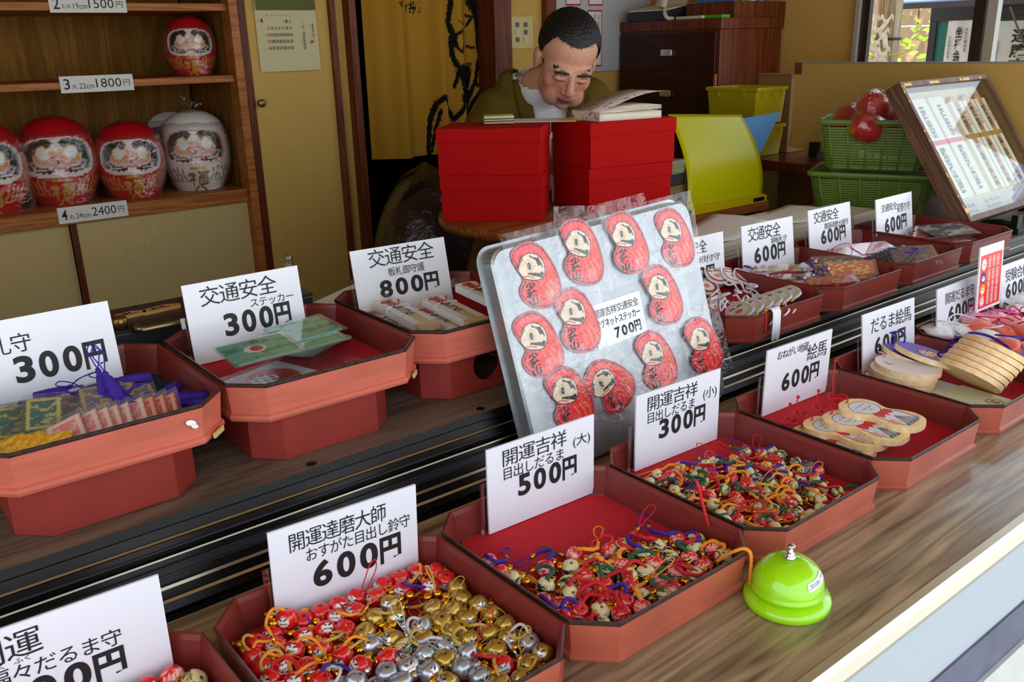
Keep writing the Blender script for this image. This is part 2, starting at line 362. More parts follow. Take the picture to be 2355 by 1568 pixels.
b.add([(XL,.826,.0),(XR,.826,.0),(XR,.90,.0),(XL,.90,.0)], [(0,1,2,3)], 0)
structure(b.obj('trim_7', [M_alu, M_aluline]))
t = thing('display_ledge', 'long grey-brown wooden ledge behind the dark door track', 'shelf', (0,0,0))
MB().box(XL, .872, .05, XR, 1.46, .0848).obj('board', M_ledge, t)
MB().box(XL, .90, -.5, XR, .93, .05).obj('front_support', M_dark, t)
MB().box(XL, 1.40, -.5, -.9, 1.45, .05).obj('leg', M_dark, t); MB().box(2.9, 1.40, -.5, 2.97, 1.45, .05).obj('leg', M_dark, t); MB().box(.6, 1.40, -.5, .66, 1.45, .05).obj('leg', M_dark, t)
for x in (.395, .64, 1.35): MB().lathe([(.006,0),(.006,.001),(.0035,.0014)], 16).obj('screw', M_alu, t, (x, .883, .0846))

# ------------------------------------------------------------------ display cabinet on the left
t = thing('display_cabinet', 'orange-brown open display cabinet with sliding doors below the shelves', 'cabinet', (0,0,0))
cx0 = -.98
MB().box(cx0, 3.0, -.5, 1.06, 3.02, 1.3).obj('back_panel', M_cab_in, t)
MB().box(1.066, 2.64, -.5, 1.08, 3.0, 1.3).obj('side_panel', M_cab_in, t)
b = MB(); b.box(1.06, 2.60, -.5, 1.084, 2.66, 1.3); b.obj('front_post', M_lacquer_wood, t); MB().box(1.084, 2.61, -.5, 1.112, 2.66, 1.3).obj('front_post', M_post, t)
for z0, z1 in ((.108,.147),(.458,.477),(.652,.672)):
    b = MB(); b.box(cx0, 2.62, z0, 1.0595, 2.70, z1); b.box(cx0, 2.70, z0, 1.066, 3.0, z1); b.obj('shelf', M_lacquer_wood, t, bevel=.0015)
for x0, x1, y in ((.554,1.060,2.636),(.05,.575,2.655),(-.5,.07,2.636)):
    dm = MB().box(x0, y, -.48, x1, y+.014, .108).obj('sliding_door', M_door, t)
    MB().box(x0, y-.004, -.48, x0+.016, y+.016, .106).obj('stile', M_post, dm)
def price_label(px, py, w, h, z, lines, label, tilt=0., ex=0.):
    x0 = on_y(px, py, 2.615).x
    b = MB(); b.rings([[(0,0,0),(w,0,0),(w,h,0),(0,h,0)], [(0,0,.0008),(w,0,.0008),(w,h,.0008),(0,h,.0008)]], 0, False)
    for s, a0, b0, a1, b1, bo in lines: put_text(b, s, a0*w, b0*h, a1*w, b1*h, z=.0012, m=1, bold=bo)
    o = b.obj('price_label', [M_paper, M_ink], None, (x0, 2.618, z), (PI/2, -tilt, 0)); tag(o, label, 'price label'); return o
L = lambda n, cm, yen: [(n,.05,.2,.13,.85,.01),('丸',.15,.22,.23,.5,0),(cm,.25,.22,.45,.55,0),(yen,.48,.25,.83,.8,.0),('円',.86,.3,.95,.68,0)]
price_label(113, 12, .19, .042, .647, [('2',.05,.2,.13,.85,.01),('丸半',.15,.22,.27,.5,0),('19cm',.3,.22,.48,.55,0),('1500',.5,.25,.83,.8,.0),('円',.86,.3,.95,.68,0)], 'white price label reading 1500 on the topmost cabinet shelf edge')
price_label(144, 226, .185, .042, .449, L('3','22cm','1800'), 'white price label reading 1800 on the middle cabinet shelf edge')
price_label(137, 514, .180, .043, .113, L('4','24cm','2400'), 'white price label reading 2400 on the lower cabinet shelf edge')

# calendar, its pin, switch plate, notices
b = MB()
w, h = .192, .42
def cal(u, v): return (u*w, v*h, .004+.012*(1-v)**2*math.sin(u*2.2))
b.grid(cal, 10, 20, 0)
b.box(.002, .172, .0165, w-.004, h, .0172, 2)
for i, row in enumerate(('12', '3456789', '')): pass
rows = [['','','','','','1','2'],['3','4','5','6','7','8','9'],['10','11','12','13','14','15','16'],['17','18','19','20','21','22','23'],['24','25','26','27','28','29','30']]
for r_, row in enumerate(rows):
    for k, s in enumerate(row):
        if s: put_text(b, s, .032+k*.0118-(.004 if len(s) > 1 else .002), .136-r_*.0185, .032+k*.0118+(.0042 if len(s) > 1 else .0022), .145-r_*.0185, z=.0166, m=3 if (k == 0 or s == '29') else 1, bold=.02)
put_text(b, '4', .010, .136, .0175, .150, z=.0166, m=1, bold=.03)
for k, s in enumerate('日月火水木金土'): put_text(b, s, .030+k*.0118, .155, .0345+k*.0118, .160, z=.0166, m=1)
put_column(b, '一日一善和敬清寂', .140, .06, .148, .14, z=.0166, m=1); put_column(b, '春風接人', .172, .08, .178, .135, z=.0166, m=1); b.box(.165, .078, .0165, .172, .086, .0168, 3)
o = b.obj('wall_calendar', [mat('calendar_paper', c(218,206,160), .8), mat('calendar_ink', c(50,52,40), .7), mat('calendar_olive', c(96,98,38), .7), mat('calendar_red', c(176,70,60), .7)], None, (1.139, 2.614, .482), (PI/2, 0, 0))
tag(o, 'white April wall calendar with an olive picture on the closet door', 'calendar')
t = thing('light_switch_plate', 'cream six-button switch plate on the wall by the doorway', 'light switch', (2.09, 2.62, .525))
MB().box(0, -.008, 0, .105, 0, .112).obj('plate', mat('cream_plastic', c(214,190,120), .4), t, bevel=.003)
for i in range(2):
    for j in range(3): MB().box(.022+i*.038, -.011, .024+j*.025, .036+i*.038, -.008, .040+j*.025).obj('button', mat('switch_button%d' % (i*3+j), [c(120,60,50),c(210,205,190),c(60,90,110)][(i+j) % 3], .4), t)
t = thing('notice_board', 'pale grey notice board hung on the back wall behind the clerk', 'notice board', (2.30, 2.612, .435))
MB().box(0, -.006, 0, .50, 0, .62).obj('panel', mat('board_grey', c(196,196,198), .5), t)
def notice(x, z, w, h, label, cols):
    b = MB(); b.box(0, 0, 0, w, .001, h, 0); b.box(.004, -.0006, .006, w-.004, 0, h-.006, 1); Mx = Matrix.Rotation(PI/2, 4, 'X')
    for (cx_, z0, z1, s) in cols: put_column(b, s, cx_-.006, z0, cx_+.006, z1, z=.0009, m=2, M=Mx)
    o = b.obj('notice', [mat('notice_red', c(190,40,52), .7), M_paper, M_ink], None, (x, 2.605, z)); tag(o, label, 'notice')
notice(2.455, .452, .075, .205, 'red-bordered vertical notice right of the clerk\'s head', [(.058,.10,.19,'お札授与'),(.038,.03,.19,'家内安全商売繁盛'),(.018,.06,.17,'交通安全祈願')])
notice(2.335, .50, .075, .16, 'red-bordered vertical notice behind the clerk\'s head', [(.055,.06,.15,'お守り'),(.03,.03,.15,'厄除祈願')])
notice(2.345, .672, .075, .12, 'red-bordered notice above the clerk\'s head', [(.05,.03,.1,'祈願'),(.028,.03,.1,'受付')])
notice(2.46, .672, .075, .12, 'red-bordered notice in the upper row above the telephone side', [(.05,.03,.1,'開運'),(.028,.03,.1,'達磨')])

# ------------------------------------------------------------------ doorway curtain with a brush drawing
def r2(zx, zy): p = on_y(780+zx*.33163, zy*.33163, 2.68); return (p.x, p.z)
STR = [([(772,-60),(762,60),(752,150),(772,220),(790,262)], 9), ([(772,250),(842,212),(862,285),(832,362),(802,332),(786,262)], 5.5), ([(770,262),(776,380),(800,450),(845,495)], 9),
 ([(808,150),(850,166),(890,158)], 2), ([(892,105),(930,118),(905,165),(893,180)], 5), ([(925,10),(960,70),(985,150),(1000,220)], 22), ([(1000,-40),(1012,120),(1005,260)], 20), ([(955,120),(968,300),(990,430),(1008,560),(975,595),(950,560)], 6),
 ([(900,320),(945,332)], 5), ([(898,440),(930,442)], 4), ([(842,490),(862,560),(882,660)], 26), ([(900,490),(890,580),(860,680)], 22), ([(812,480),(800,560),(790,600)], 6),
 ([(640,1130),(636,980),(642,830),(668,720),(710,668),(748,740),(790,830),(835,760),(880,660)], 9), ([(1000,620),(960,680),(930,740),(905,800)], 8), ([(885,790),(900,720),(925,640)], 12), ([(655,1050),(668,900),(690,760)], 5), ([(930,640),(960,560),(975,420)], 8)]
STRK = [([r2(*p) for p in pts], w*.33163*2.9/2050*2.1) for pts, w in STR]
KAN = [([(390,20),(440,15)],4),([(415,-10),(410,45)],4),([(400,40),(430,35)],4),([(460,50),(480,30),(472,80)],4),([(490,30),(545,25),(535,50),(495,55),(540,60),(530,78)],3.5),([(510,10),(505,90)],3.5),([(525,10),(525,95)],3.5)]
KANK = [([r2(*p) for p in pts], w*.0005) for pts, w in KAN]
def curtain_panel(x0, x1, zb, ph, name, parent):
    b = MB(); H = 1.15-zb
    def fn(u, v):
        x = x0+(x1-x0)*u; a = .010+.012*(1-v)
        return (x, 2.68+a*math.sin(u*10.5+ph)+.006*math.sin(u*23+ph*2), zb+H*v-.01*(1-v)*math.sin(u*PI*.5+ph))
    b.grid(fn, 110, 230, 0)
    me = b.mesh(name, [M_cloth])
    def col(P):
        x, z = P[:,0], P[:,2]; base = np.tile(np.array([[178,130,42.]]), (len(x),1)); n = np.sin(x*900)*2+np.sin(z*700)*2; base += n[:,None]
        for pts, w in STRK+KANK:
            d_ = seg_d(x, z, pts); rough = w*(1+.25*np.sin(x*700+z*400)*np.sin(z*260)); k = d_ < rough
            base[k] = (26,22,18)
        for a, bb in (((560,-20),(575,25)), ((555,45),(580,92))):
            p, q = r2(*a), r2(*bb); k = (x > p[0]) & (x < q[0]) & (z < p[1]) & (z > q[1]) & (np.sin(x*1500)+np.sin(z*1200) > -.6); base[k] = (170,60,44)
        return base
    paint(me, col); return link(name, me, parent)
M_cloth = painted('curtain_cloth', .95, spec=.1)
t = thing('doorway_curtain', 'ochre doorway curtain with a black brush-drawn bearded face', 'curtain', (0,0,0))
xs = (r2(165,300)[0]+.012, r2(700,300)[0], 2.09)
curtain_panel(xs[0], xs[1]+.004, r2(380,1085)[1], .6, 'curtain_panel', t); curtain_panel(xs[1], xs[2], .10, 2.0, 'curtain_panel', t)
MB().tube([(1.44,2.685,1.15),(2.02,2.685,1.15)], .008, 8).obj('rod', M_post, t)
# big clear bag of dark stuff on the floor beyond the table
def crumple(seed, a):
    R = random.Random(seed); K = [(R.uniform(-1,1), R.uniform(-1,1), R.uniform(-1,1), R.uniform(0,6), R.uniform(4,14)) for _ in range(9)]
    return lambda p: sum(math.sin((p[0]*k[0]+p[1]*k[1]+p[2]*k[2])*k[4]+k[3]) for k in K)/9*a
t = thing('refuse_bag', 'big clear plastic bag of dark goods on the floor under the curtain', 'bag', (1.53, 2.36, -.5))
b = MB(); f_ = crumple(3, .5)
def bagfn(r, h, nz=.25):
    def fn(u, v):
        a = u*2*PI; pr_ = math.sin(min(1, v*1.02)*PI)**.45 if 0 < v < 1 else 0.02
        d_ = Vector((math.cos(a), math.sin(a), v*2)); k = 1+nz*f_(d_*.55)
        return (r*pr_*math.cos(a)*k, r*pr_*math.sin(a)*k, .003+h*v)
    return fn
b.grid(bagfn(.185,.70,.3), 60, 40, 0); b.obj('film', film('dark_bag_film', (.8,.8,.82,1), .02, .4, .15, bump=1, bscale=30), t)
b = MB(); b.grid(bagfn(.165,.62,.15), 40, 24, 0); b.obj('contents', mat('dark_goods', c(40,36,36), .6, noise=.7, nscale=14, dark=c(84,24,26)), t)
# ------------------------------------------------------------------ lacquer trays
M_tray = mat('red_brown_lacquer', c(180,90,68), .34, noise=.18, nscale=14, coat=.3)
M_tray2 = mat('maroon_lacquer', c(124,46,34), .34, noise=.12, nscale=14, coat=.2)
M_tray3 = mat('worn_orange_lacquer', c(202,104,84), .42, noise=.25, nscale=10, stretch=(.6,3,6), coat=.1)
M_rim = mat('worn_dark_rim', c(60,44,40), .4, noise=.6, nscale=120, dark=c(30,26,28))
M_rim2 = mat('maroon_rim', c(110,52,44), .35, noise=.5, nscale=90)
M_inner = mat('inner_red_lacquer', c(122,40,32), .4, noise=.15, nscale=12)
M_felt = mat('red_felt', c(190,14,34), .95, noise=.18, nscale=420)
M_navy = mat('navy_felt', c(34,36,62), .95, noise=.2, nscale=300)
M_wornwood = mat('bare_wood_chip', c(206,170,110), .7)
def octo(a, b, ch): return [(-a+ch,-b),(a-ch,-b),(a,-b+ch),(a,b-ch),(a-ch,b),(-a+ch,b),(-a,b-ch),(-a,-b+ch)]
def tray_mesh(mats, a=.119, b=.130, ch=.031, h=.046, flare=.004):
    R = []; pr = [(.0015,0,0),(.003,.0035,0),(.003,.0075,0),(0,.009,0),(flare-.001,h-.005,0),(flare,h-.003,1),(flare+.0002,h-.001,1),(flare-.0012,h,1),(flare-.003,h-.001,2),(flare-.0045,h-.006,2),(-.005,.010,2),(-.006,.008,2)]
    rings = [[(x,y,z) for x,y in octo(a+o, b+o, ch+o*.4)] for o,z,_ in pr]
    mb = MB()
    for k in range(len(rings)-1): mb.rings([rings[k], rings[k+1]], pr[k+1][2], False, False, False)
    mb.add(rings[0], [tuple(range(7,-1,-1))], 0); mb.add(rings[-1], [tuple(range(8))], 2)
    return mb.mesh('tray_body', mats)
def felt_mesh(m, a=.119, b=.130, ch=.031):
    mb = MB(); mb.prism(octo(a-.0075, b-.0075, ch-.002), .0082, .0105); return mb.mesh('felt_lining', [m])
TM_F = tray_mesh([M_tray, M_rim, M_inner]); TM_R = tray_mesh([M_tray2, M_rim2, M_inner]); TM_L = tray_mesh([M_tray3, M_rim, M_inner])
FELT = felt_mesh(M_felt); FELTN = felt_mesh(M_navy)
def tray(x, y, z, label, tm=TM_F, felt=FELT, rot=0., ped=None, group='lacquer trays', hole=False):
    t = thing('lacquer_tray', label, 'tray', (x,y,z), rot, group)
    o = part('body', tm, t); bv = o.modifiers.new('bevel','BEVEL'); bv.width = .0006; bv.segments = 2; bv.limit_method = 'ANGLE'; bv.angle_limit = math.radians(25)
    part('felt_lining', felt, t)
    if ped:
        a, b_, ch, h = ped; mb = MB(); n = octo(a, b_, ch); top = [(q[0],q[1],0) for q in n]; bot = [(q[0],q[1],-h) for q in n]
        for i in range(8):
            j = (i+1) % 8
            if hole and i in (0, 2, 6):
                A, B = Vector(bot[i]), Vector(bot[j]); ex = (B-A); wd = ex.length; ex.normalize(); hr = .024; cx_, cz = wd/2, h*.56; N = 32
                out_ = []; inn = []
                for k in range(N):
                    an = 2*PI*(k+.5)/N; dx, dz = math.cos(an), math.sin(an)
                    sc = min((wd/2)/abs(dx) if abs(dx) > 1e-6 else 9, ((h-cz) if dz > 0 else cz)/abs(dz) if abs(dz) > 1e-6 else 9)
                    out_.append(tuple(A+ex*(cx_+dx*sc)+Vector((0,0,cz+dz*sc)))); inn.append(tuple(A+ex*(cx_+dx*hr)+Vector((0,0,cz+dz*hr))))
                nrm = ex.cross(Vector((0,0,1))); inn2 = [tuple(Vector(p)-nrm*.007) for p in inn]
                for k in range(N):
                    q = (k+1) % N; mb.add([out_[k],out_[q],inn[q],inn[k]], [(0,1,2,3)]); mb.add([inn[k],inn[q],inn2[q],inn2[k]], [(0,1,2,3)])
                for (px_, pz) in ((0,0),(wd,0),(wd,h),(0,h)):
                    pass
                cs = [A, A+ex*wd, A+ex*wd+Vector((0,0,h)), A+Vector((0,0,h))]
                for cc in cs:
                    near = sorted(range(N), key=lambda k: (Vector(out_[k])-cc).length)[:2]
                    mb.add([tuple(cc), out_[near[0]], out_[near[1]]], [(0,1,2)])
            else: mb.add([bot[i], bot[j], top[j], top[i]], [(0,1,2,3)])
        inner = [(q[0]*.93,q[1]*.93,-.001) for q in n]; mb.add(inner, [tuple(range(8))], 1)
        mb.obj('pedestal', [mat('pedestal_red', c(150,46,36), .5, noise=.15, nscale=9), M_dark], t)
    return t
FY = .610
tray(.075, FY, 0, 'red-brown lacquer tray cut off at the near left, holding 500 yen charms')
F1 = tray(.330, FY, 0, 'red-brown lacquer tray crowded with red, gold and silver bell charms')
F2 = tray(.581, FY, 0, 'red-brown lacquer tray half empty, bare red felt behind its charms')
F3 = tray(.832, FY, 0, 'red-brown lacquer tray full of small bead charms behind the green bell')
F4 = tray(1.086, FY, 0, 'red-brown lacquer tray holding wooden plaques with smiling monks')
F5 = tray(1.338, FY, 0, 'red-brown lacquer tray heaped with round wooden plaques')
F6 = tray(1.592, FY, 0, 'red-brown lacquer tray of white, pink and red cloth pouches')
F7 = tray(1.845, FY, 0, 'red-brown lacquer tray farthest along the counter, with white corded charms')
PED = (.092, .100, .030, .0655)
LZ = .151
L1 = tray(.187, 1.005, LZ, 'worn orange lacquer tray on pedestal with sleeved amulet cards', TM_L, FELTN, 0, PED)
chip = MB(); chip.sphere(.006, 10, 6, 0, None, (0,0,0), (1,.12,.55)); chip.sphere(.004, 8, 5, 0, None, (.005,0,-.003), (1,.12,.6)); chip.obj('paint_splash', mat('white_paint', c(240,240,236), .5), L1, (.076,-.1345,.028), (0,.4,0))
cw = MB(); cw.box(-.011,-.0012,-.003,.011,.0012,.003); cw.obj('bare_wood_chip', M_wornwood, L1, (.1075,-.1205,.0045), (0,0,.78))
L2 = tray(.440, 1.012, LZ, 'worn red lacquer tray on pedestal with green sticker packets', TM_L, FELT, 0, PED)
cw = MB(); cw.box(-.008,-.0012,-.003,.008,.0012,.003); cw.obj('bare_wood_chip', M_wornwood, L2, (.1075,-.1205,.0045), (0,0,.78))
L3 = tray(.693, 1.036, LZ, 'worn red lacquer tray on pedestal with a round hole, holding wrapped boards', TM_L, FELT, 0, PED, hole=True)
RZ = .0895
LOW = (.075, .03, .02, .0047)
R1 = tray(1.197, .930, RZ, 'maroon lacquer tray of white-corded shell charms beside the magnet board', TM_R, FELT, 0)
R2 = tray(1.442, .930, RZ, 'maroon lacquer tray of brocade bookmark amulets', TM_R, FELT, 0)
R3 = tray(1.690, .938, RZ, 'maroon lacquer tray of red and purple amulet packets', TM_R, FELT, 0)
R4 = tray(1.930, .945, RZ, 'maroon lacquer tray of clear packets beneath the display case', TM_R, FELT, 0)
for t_, y_ in ((R1,.035),(R2,.035),(R3,.03),(R4,.03)):
    MB().prism(octo(.08,.055,.02), -.0045, .0002).obj('foot', M_tray2, t_, (0, y_, 0))

# ------------------------------------------------------------------ price cards on clear stands
def sign(x, y, z, yaw, lean, lines, label, w=.157, h=.103, name='price_card', stand=True, cat='price card'):
    t = thing(name, label, cat, (x,y,z), 0, 'price cards', rot=(0,0,math.radians(yaw)))
    g = math.radians(lean); M = Matrix.Rotation(PI/2-g, 4, 'X')
    b = MB(); b.box(0,0,-.0025,w,h,0,0,M)
    for s, u0, v0, u1, v1, bo, mode in lines:
        k = dict(z=.0005, m=1, bold=bo, M=M)
        (put_chars if mode else put_text)(b, s, u0*w, v0*h, u1*w, v1*h, **k)
    b.obj('card', [M_card, M_ink], t)
    if stand:
        e = MB(); e.box(-.007,.0005,-.0068,w*.72,.062,-.0052,0,M); e.box(-.007,.0005,-.0052,w*.72,.003,-.0027,0,M); e.obj('clear_stand', M_acrylic, t)
    return t
B = .035
P6 = '600円'; K = '交通安全'
sign(.013,.722,.0115, -2, 0, [('開運',.06,.70,.40,.93,0,1),('福々だるま守',.12,.50,.77,.65,0,1),('ふく',.13,.66,.22,.71,0,1),('ふく',.25,.66,.34,.71,0,1),('500円',.10,.22,.77,.48,B,1)], 'white price card for 500 yen lettered 福々だるま守 at the near left')
sign(.271,.724,.0115, -3.2, -3, [('開運達磨大師',.12,.72,.78,.91,0,1),('おすがた目出し鈴守',.22,.56,.95,.70,0,1),(P6,.24,.24,.88,.53,B,1)], 'white 600 yen price card lettered 開運達磨大師 behind red and gold charms', .158)
sign(.529,.722,.0115, -2, 0, [('開運吉祥',.13,.74,.73,.93,0,1),('目出しだるま',.13,.58,.71,.72,0,1),('(大)',.79,.66,.96,.82,0,0),('500円',.25,.32,.83,.58,B,1)], 'white 500 yen price card marked 大 over the bare red felt', .158, .105)
sign(.766,.722,.0115, -2, 0, [('開運吉祥',.12,.74,.72,.93,0,1),('目出しだるま',.12,.58,.70,.72,0,1),('(小)',.79,.62,.96,.80,0,0),('300円',.25,.32,.83,.58,B,1)], 'white 300 yen price card marked 小 over small bead charms', .158, .105)
sign(1.034,.722,.0115, -1.5, -1, [('おねがい地蔵',.15,.80,.63,.93,0,1),('絵馬',.62,.62,.94,.86,0,1),(P6,.24,.28,.84,.56,B,1)], 'white 600 yen price card lettered おねがい地蔵絵馬')
sign(1.290,.713,.0115, -1, 7, [('だるま絵馬',.15,.64,.94,.88,0,1),(P6,.2,.28,.82,.56,B,1)], 'white 600 yen price card lettered だるま絵馬 behind purple plaques')
sign(1.521,.708,.0115, 0, 7, [('開運だるま守',.18,.68,.88,.87,0,1),(P6,.24,.34,.88,.62,B,1)], 'white 600 yen price card lettered 開運だるま守 partly behind a red card')
sign(1.766,.708,.0115, 0, 7, [('受験合格守',.12,.66,.92,.88,0,1),(P6,.12,.34,.8,.62,B,1)], 'white 600 yen price card lettered 受験合格守 farthest along the counter')
sign(.100,1.080,LZ+.0115, 1, 9, [('木札守',.03,.62,.44,.82,0,1),('300円',.27,.28,.92,.58,B,1)], 'white 300 yen price card at the left end of the ledge')
sign(.346,1.090,LZ+.0115, 0, 7.5, [(K,.13,.70,.79,.93,0,1),('ステッカー',.53,.57,.93,.68,0,1),('300円',.27,.27,.88,.56,B,1)], 'white 300 yen price card lettered 交通安全ステッカー behind green packets')
sign(.598,1.112,LZ+.0115, -4, 12, [(K,.17,.72,.87,.96,0,1),('板札御守護',.35,.56,.74,.68,0,1),('800円',.22,.27,.88,.52,B,1)], 'white 800 yen price card lettered 交通安全板札御守護')
sign(1.160,1.020,RZ+.0115, 0, 7, [(K,.12,.7,.7,.92,0,1),('根付守',.55,.52,.93,.64,0,1),(P6,.2,.2,.82,.46,B,1)], 'white 600 yen price card mostly hidden behind the magnet board')
sign(1.375,1.022,RZ+.0115, -1.6, 8, [(K,.12,.68,.75,.93,0,1),('錦板札守',.55,.56,.87,.67,0,1),(P6,.2,.25,.83,.55,B,1)], 'white 600 yen price card lettered 錦板札守 behind the brocade bookmarks')
sign(1.600,1.026,RZ+.0115, .6, 9, [(K,.12,.71,.71,.93,0,1),('開運達磨大師守',.36,.55,.94,.67,0,1),(P6,.25,.26,.86,.55,B,1)], 'white 600 yen price card lettered 開運達磨大師守 behind red packets')
sign(1.808,.998,RZ+.0115, 1.5, 8.6, [(K,.14,.70,.57,.86,0,1),('星祭り守',.57,.62,.94,.80,0,1),(P6,.2,.24,.83,.56,B,1)], 'white 600 yen price card lettered 星祭り守 in front of the green baskets')

# ------------------------------------------------------------------ green counter bell
bp = on_z(1809, 1376, .003)
t = thing('desk_bell', 'lime green desk bell at the near edge of the counter', 'bell', (bp.x, bp.y, 0), -.6)
M_lime = mat('lime_enamel', c(156,222,10), .12, coat=.6)
b = MB(); b.lathe([(.0405,0),(.0425,.0015),(.043,.006),(.042,.010),(.036,.0125),(.030,.0165),(.026,.017),(.006,.017)], 64); b.obj('base', M_lime, t)
b = MB(); pr = [(.0345,.0165),(.0362,.0165),(.0365,.0185),(.0352,.0205),(.0352,.0225)]+[(.0350*math.cos(a)**.8, .0225+.0275*math.sin(a)) for a in np.linspace(.1, PI/2-.12, 14)]+[(.004,.0500)]
b.lathe(pr, 64); b.obj('dome', M_lime, t)
b = MB(); b.lathe([(.0055,.0495),(.0055,.0525),(.004,.0528),(.0043,.0535),(.0043,.0560),(.0025,.0565),(.0022,.061),(.0022,.0625),(.0042,.063),(.0042,.0645),(.003,.065)], 24); b.obj('plunger', M_silver, t)
b = MB(); b.box(.020,-.004,.012,.030,.004,.0185); b.obj('striker', M_black, t, (0,0,0), (0,0,-2.6))
lab = MB(); NU = 24
def dome_pt(an, v, o=.0004):
    a = .30+v*.30; r_ = .0350*math.cos(a)**.8+o; return (r_*math.cos(an), r_*math.sin(an), .0225+.0275*math.sin(a)+o)
lab.grid(lambda u, v: dome_pt(-1.35+u*.95, v+.55*u), NU, 4, 0)
tx = MB(); put_text(tx, 'ご用の方は鳴らして下さい', .05, .2, .95, .78)
lab.add([dome_pt(-1.35+q[0]*.95, q[1]+.55*q[0], .0007) for q in tx.v], tx.f, 1)
lab.obj('paper_label', [M_paper, mat('blue_ink', c(70,90,150), .6)], t)
# ------------------------------------------------------------------ wish dolls in clear bags on the cabinet shelves
M_doll = painted('doll_paint', .25, coat=.3)
FUKU = [[(-.13,.27),(-.09,.255)],[(-.17,.235),(-.06,.235),(-.16,.14)],[(-.11,.2),(-.11,.06)],[(-.09,.18),(-.06,.15)],[(.0,.285),(.16,.285)],[(.03,.25),(.13,.25),(.12,.215),(.04,.215),(.03,.25)],[(.0,.18),(.16,.18),(.15,.08),(.01,.08),(.0,.18)],[(.08,.18),(.08,.08)],[(.0,.13),(.15,.13)],[(-.02,.05),(-.12,-.03)],[(.02,.06),(.14,-.02)]]
def doll_mesh(H, body, mark, name):
    n, k = 120, 96; prof = []
    cp = [(0,.0),(.27,.0),(.29,.012),(.33,.08),(.405,.24),(.43,.40),(.43,.56),(.405,.72),(.335,.865),(.21,.957),(.07,.996),(0,1)]
    pts = catmull([(p[0],p[1],0) for p in cp], 9); mb = MB(); R = []
    for p in pts[1:-1]: R.append([(max(p.x,.001)*H*math.sin(2*PI*i/n), -max(p.x,.001)*H*math.cos(2*PI*i/n), p.y*H) for i in range(n)])
    mb.rings(R, 0, True)
    me = mb.mesh(name, [M_doll])
    V = np.empty(len(me.vertices)*3); me.vertices.foreach_get('co', V); V = V.reshape(-1,3)
    a = np.arctan2(V[:,0], -V[:,1]); x = a*.43; z = V[:,2]/H
    face = (np.abs(x/.415)**3.2+np.abs((z-.555)/.205)**3.2) < 1
    dep = face*.010*H/.24; nose = np.exp(-((x/.05)**2+((z-.53)/.07)**2))*.03*H
    rad = np.hypot(V[:,0], V[:,1]); V2 = V.copy(); s = np.where(rad > 1e-6, (rad-dep+face*nose)/np.maximum(rad,1e-6), 1)
    V2[:,0] *= s; V2[:,1] *= s; me.vertices.foreach_set('co', V2.ravel())
    def col(P):
        C = np.tile(np.array(body, float), (len(x),1)); ax = np.abs(x)
        for pl in FUKU: C[seg_d(x, z, [(p[0]*.8, p[1]*.82+.02) for p in pl]) < .016] = mark
        C[ell(x, z, 0, .305, .11, .022) < 1] = (214,160,50)
        for b_ in (.21,.27,.33,.40,.47,.54): C[seg_d(ax, z, [(b_,.30),(b_-.012,.22),(b_-.03,.13)]) < .013] = mark
        side = (ax > .50) & (ax < .66) & (z > .38) & (z < .78) & (np.sin(x*120)*np.sin(z*95+x*40) > .25); C[side] = mark
        edge = (np.abs(x/.435)**3.2+np.abs((z-.555)/.222)**3.2) < 1; C[edge & ~face] = (250,240,232) if body[1] < 100 else (236,190,170)
        skin = np.array([244,224,214.]); g = np.clip(1.3-ell(ax, z, .17, .595, .15, .13), 0, 1)[:,None]
        f = skin*(1-g)+np.array([238,150,84.])*g; f = np.where((ell(ax, z, .05, .51, .12, .09) < 1)[:,None], f*.6+np.array([240,170,160.])*.4, f); C[face] = f[face]
        blk = face & (((ell(ax, z, .165, .575, .165, .135) > 1) & (ax > .13) & (z > .42)) | (seg_d(ax, z, [(.10,.70),(.13,.735),(.2,.72),(.3,.70)]) < .045) | (seg_d(ax, z, [(.27,.68),(.35,.60),(.36,.46)]) < .05))
        C[blk] = (26,22,24)
        C[face & (seg_d(ax, z, [(.075,.70),(.06,.715),(.08,.735),(.105,.71)]) < .018)] = (26,22,24)
        for q in (.30,.335,.37): C[face & (seg_d(ax, z, [(q-.05,.50),(q,.475),(q+.03,.50)]) < .006)] = (225,215,210)
        C[face & (ell(ax, z, .31, .475, .045, .045) < 1)] = (225,205,195); C[face & (ell(ax, z, .31, .475, .02, .02) < 1)] = (30,24,24)
        C[face & (ell(ax, z, .175, .60, .090, .088) < 1)] = (244,176,60); C[face & (ell(ax, z, .175, .60, .076, .075) < 1)] = (246,242,236)
        C[face & (np.abs(ell(ax, z, .06, .505, .065, .055)-1) < .2) & (z > .48)] = (206,60,54)
        C[face & (seg_d(ax, z, [(0,.435),(.06,.43),(.14,.405)]) < .012)] = (190,36,40)
        for q in range(5): C[face & (seg_d(ax, z, [(.06+.03*q,.40),(.16+.045*q,.372+.01*q)]) < .007)] = (30,26,28)
        return C
    return paint(me, col)
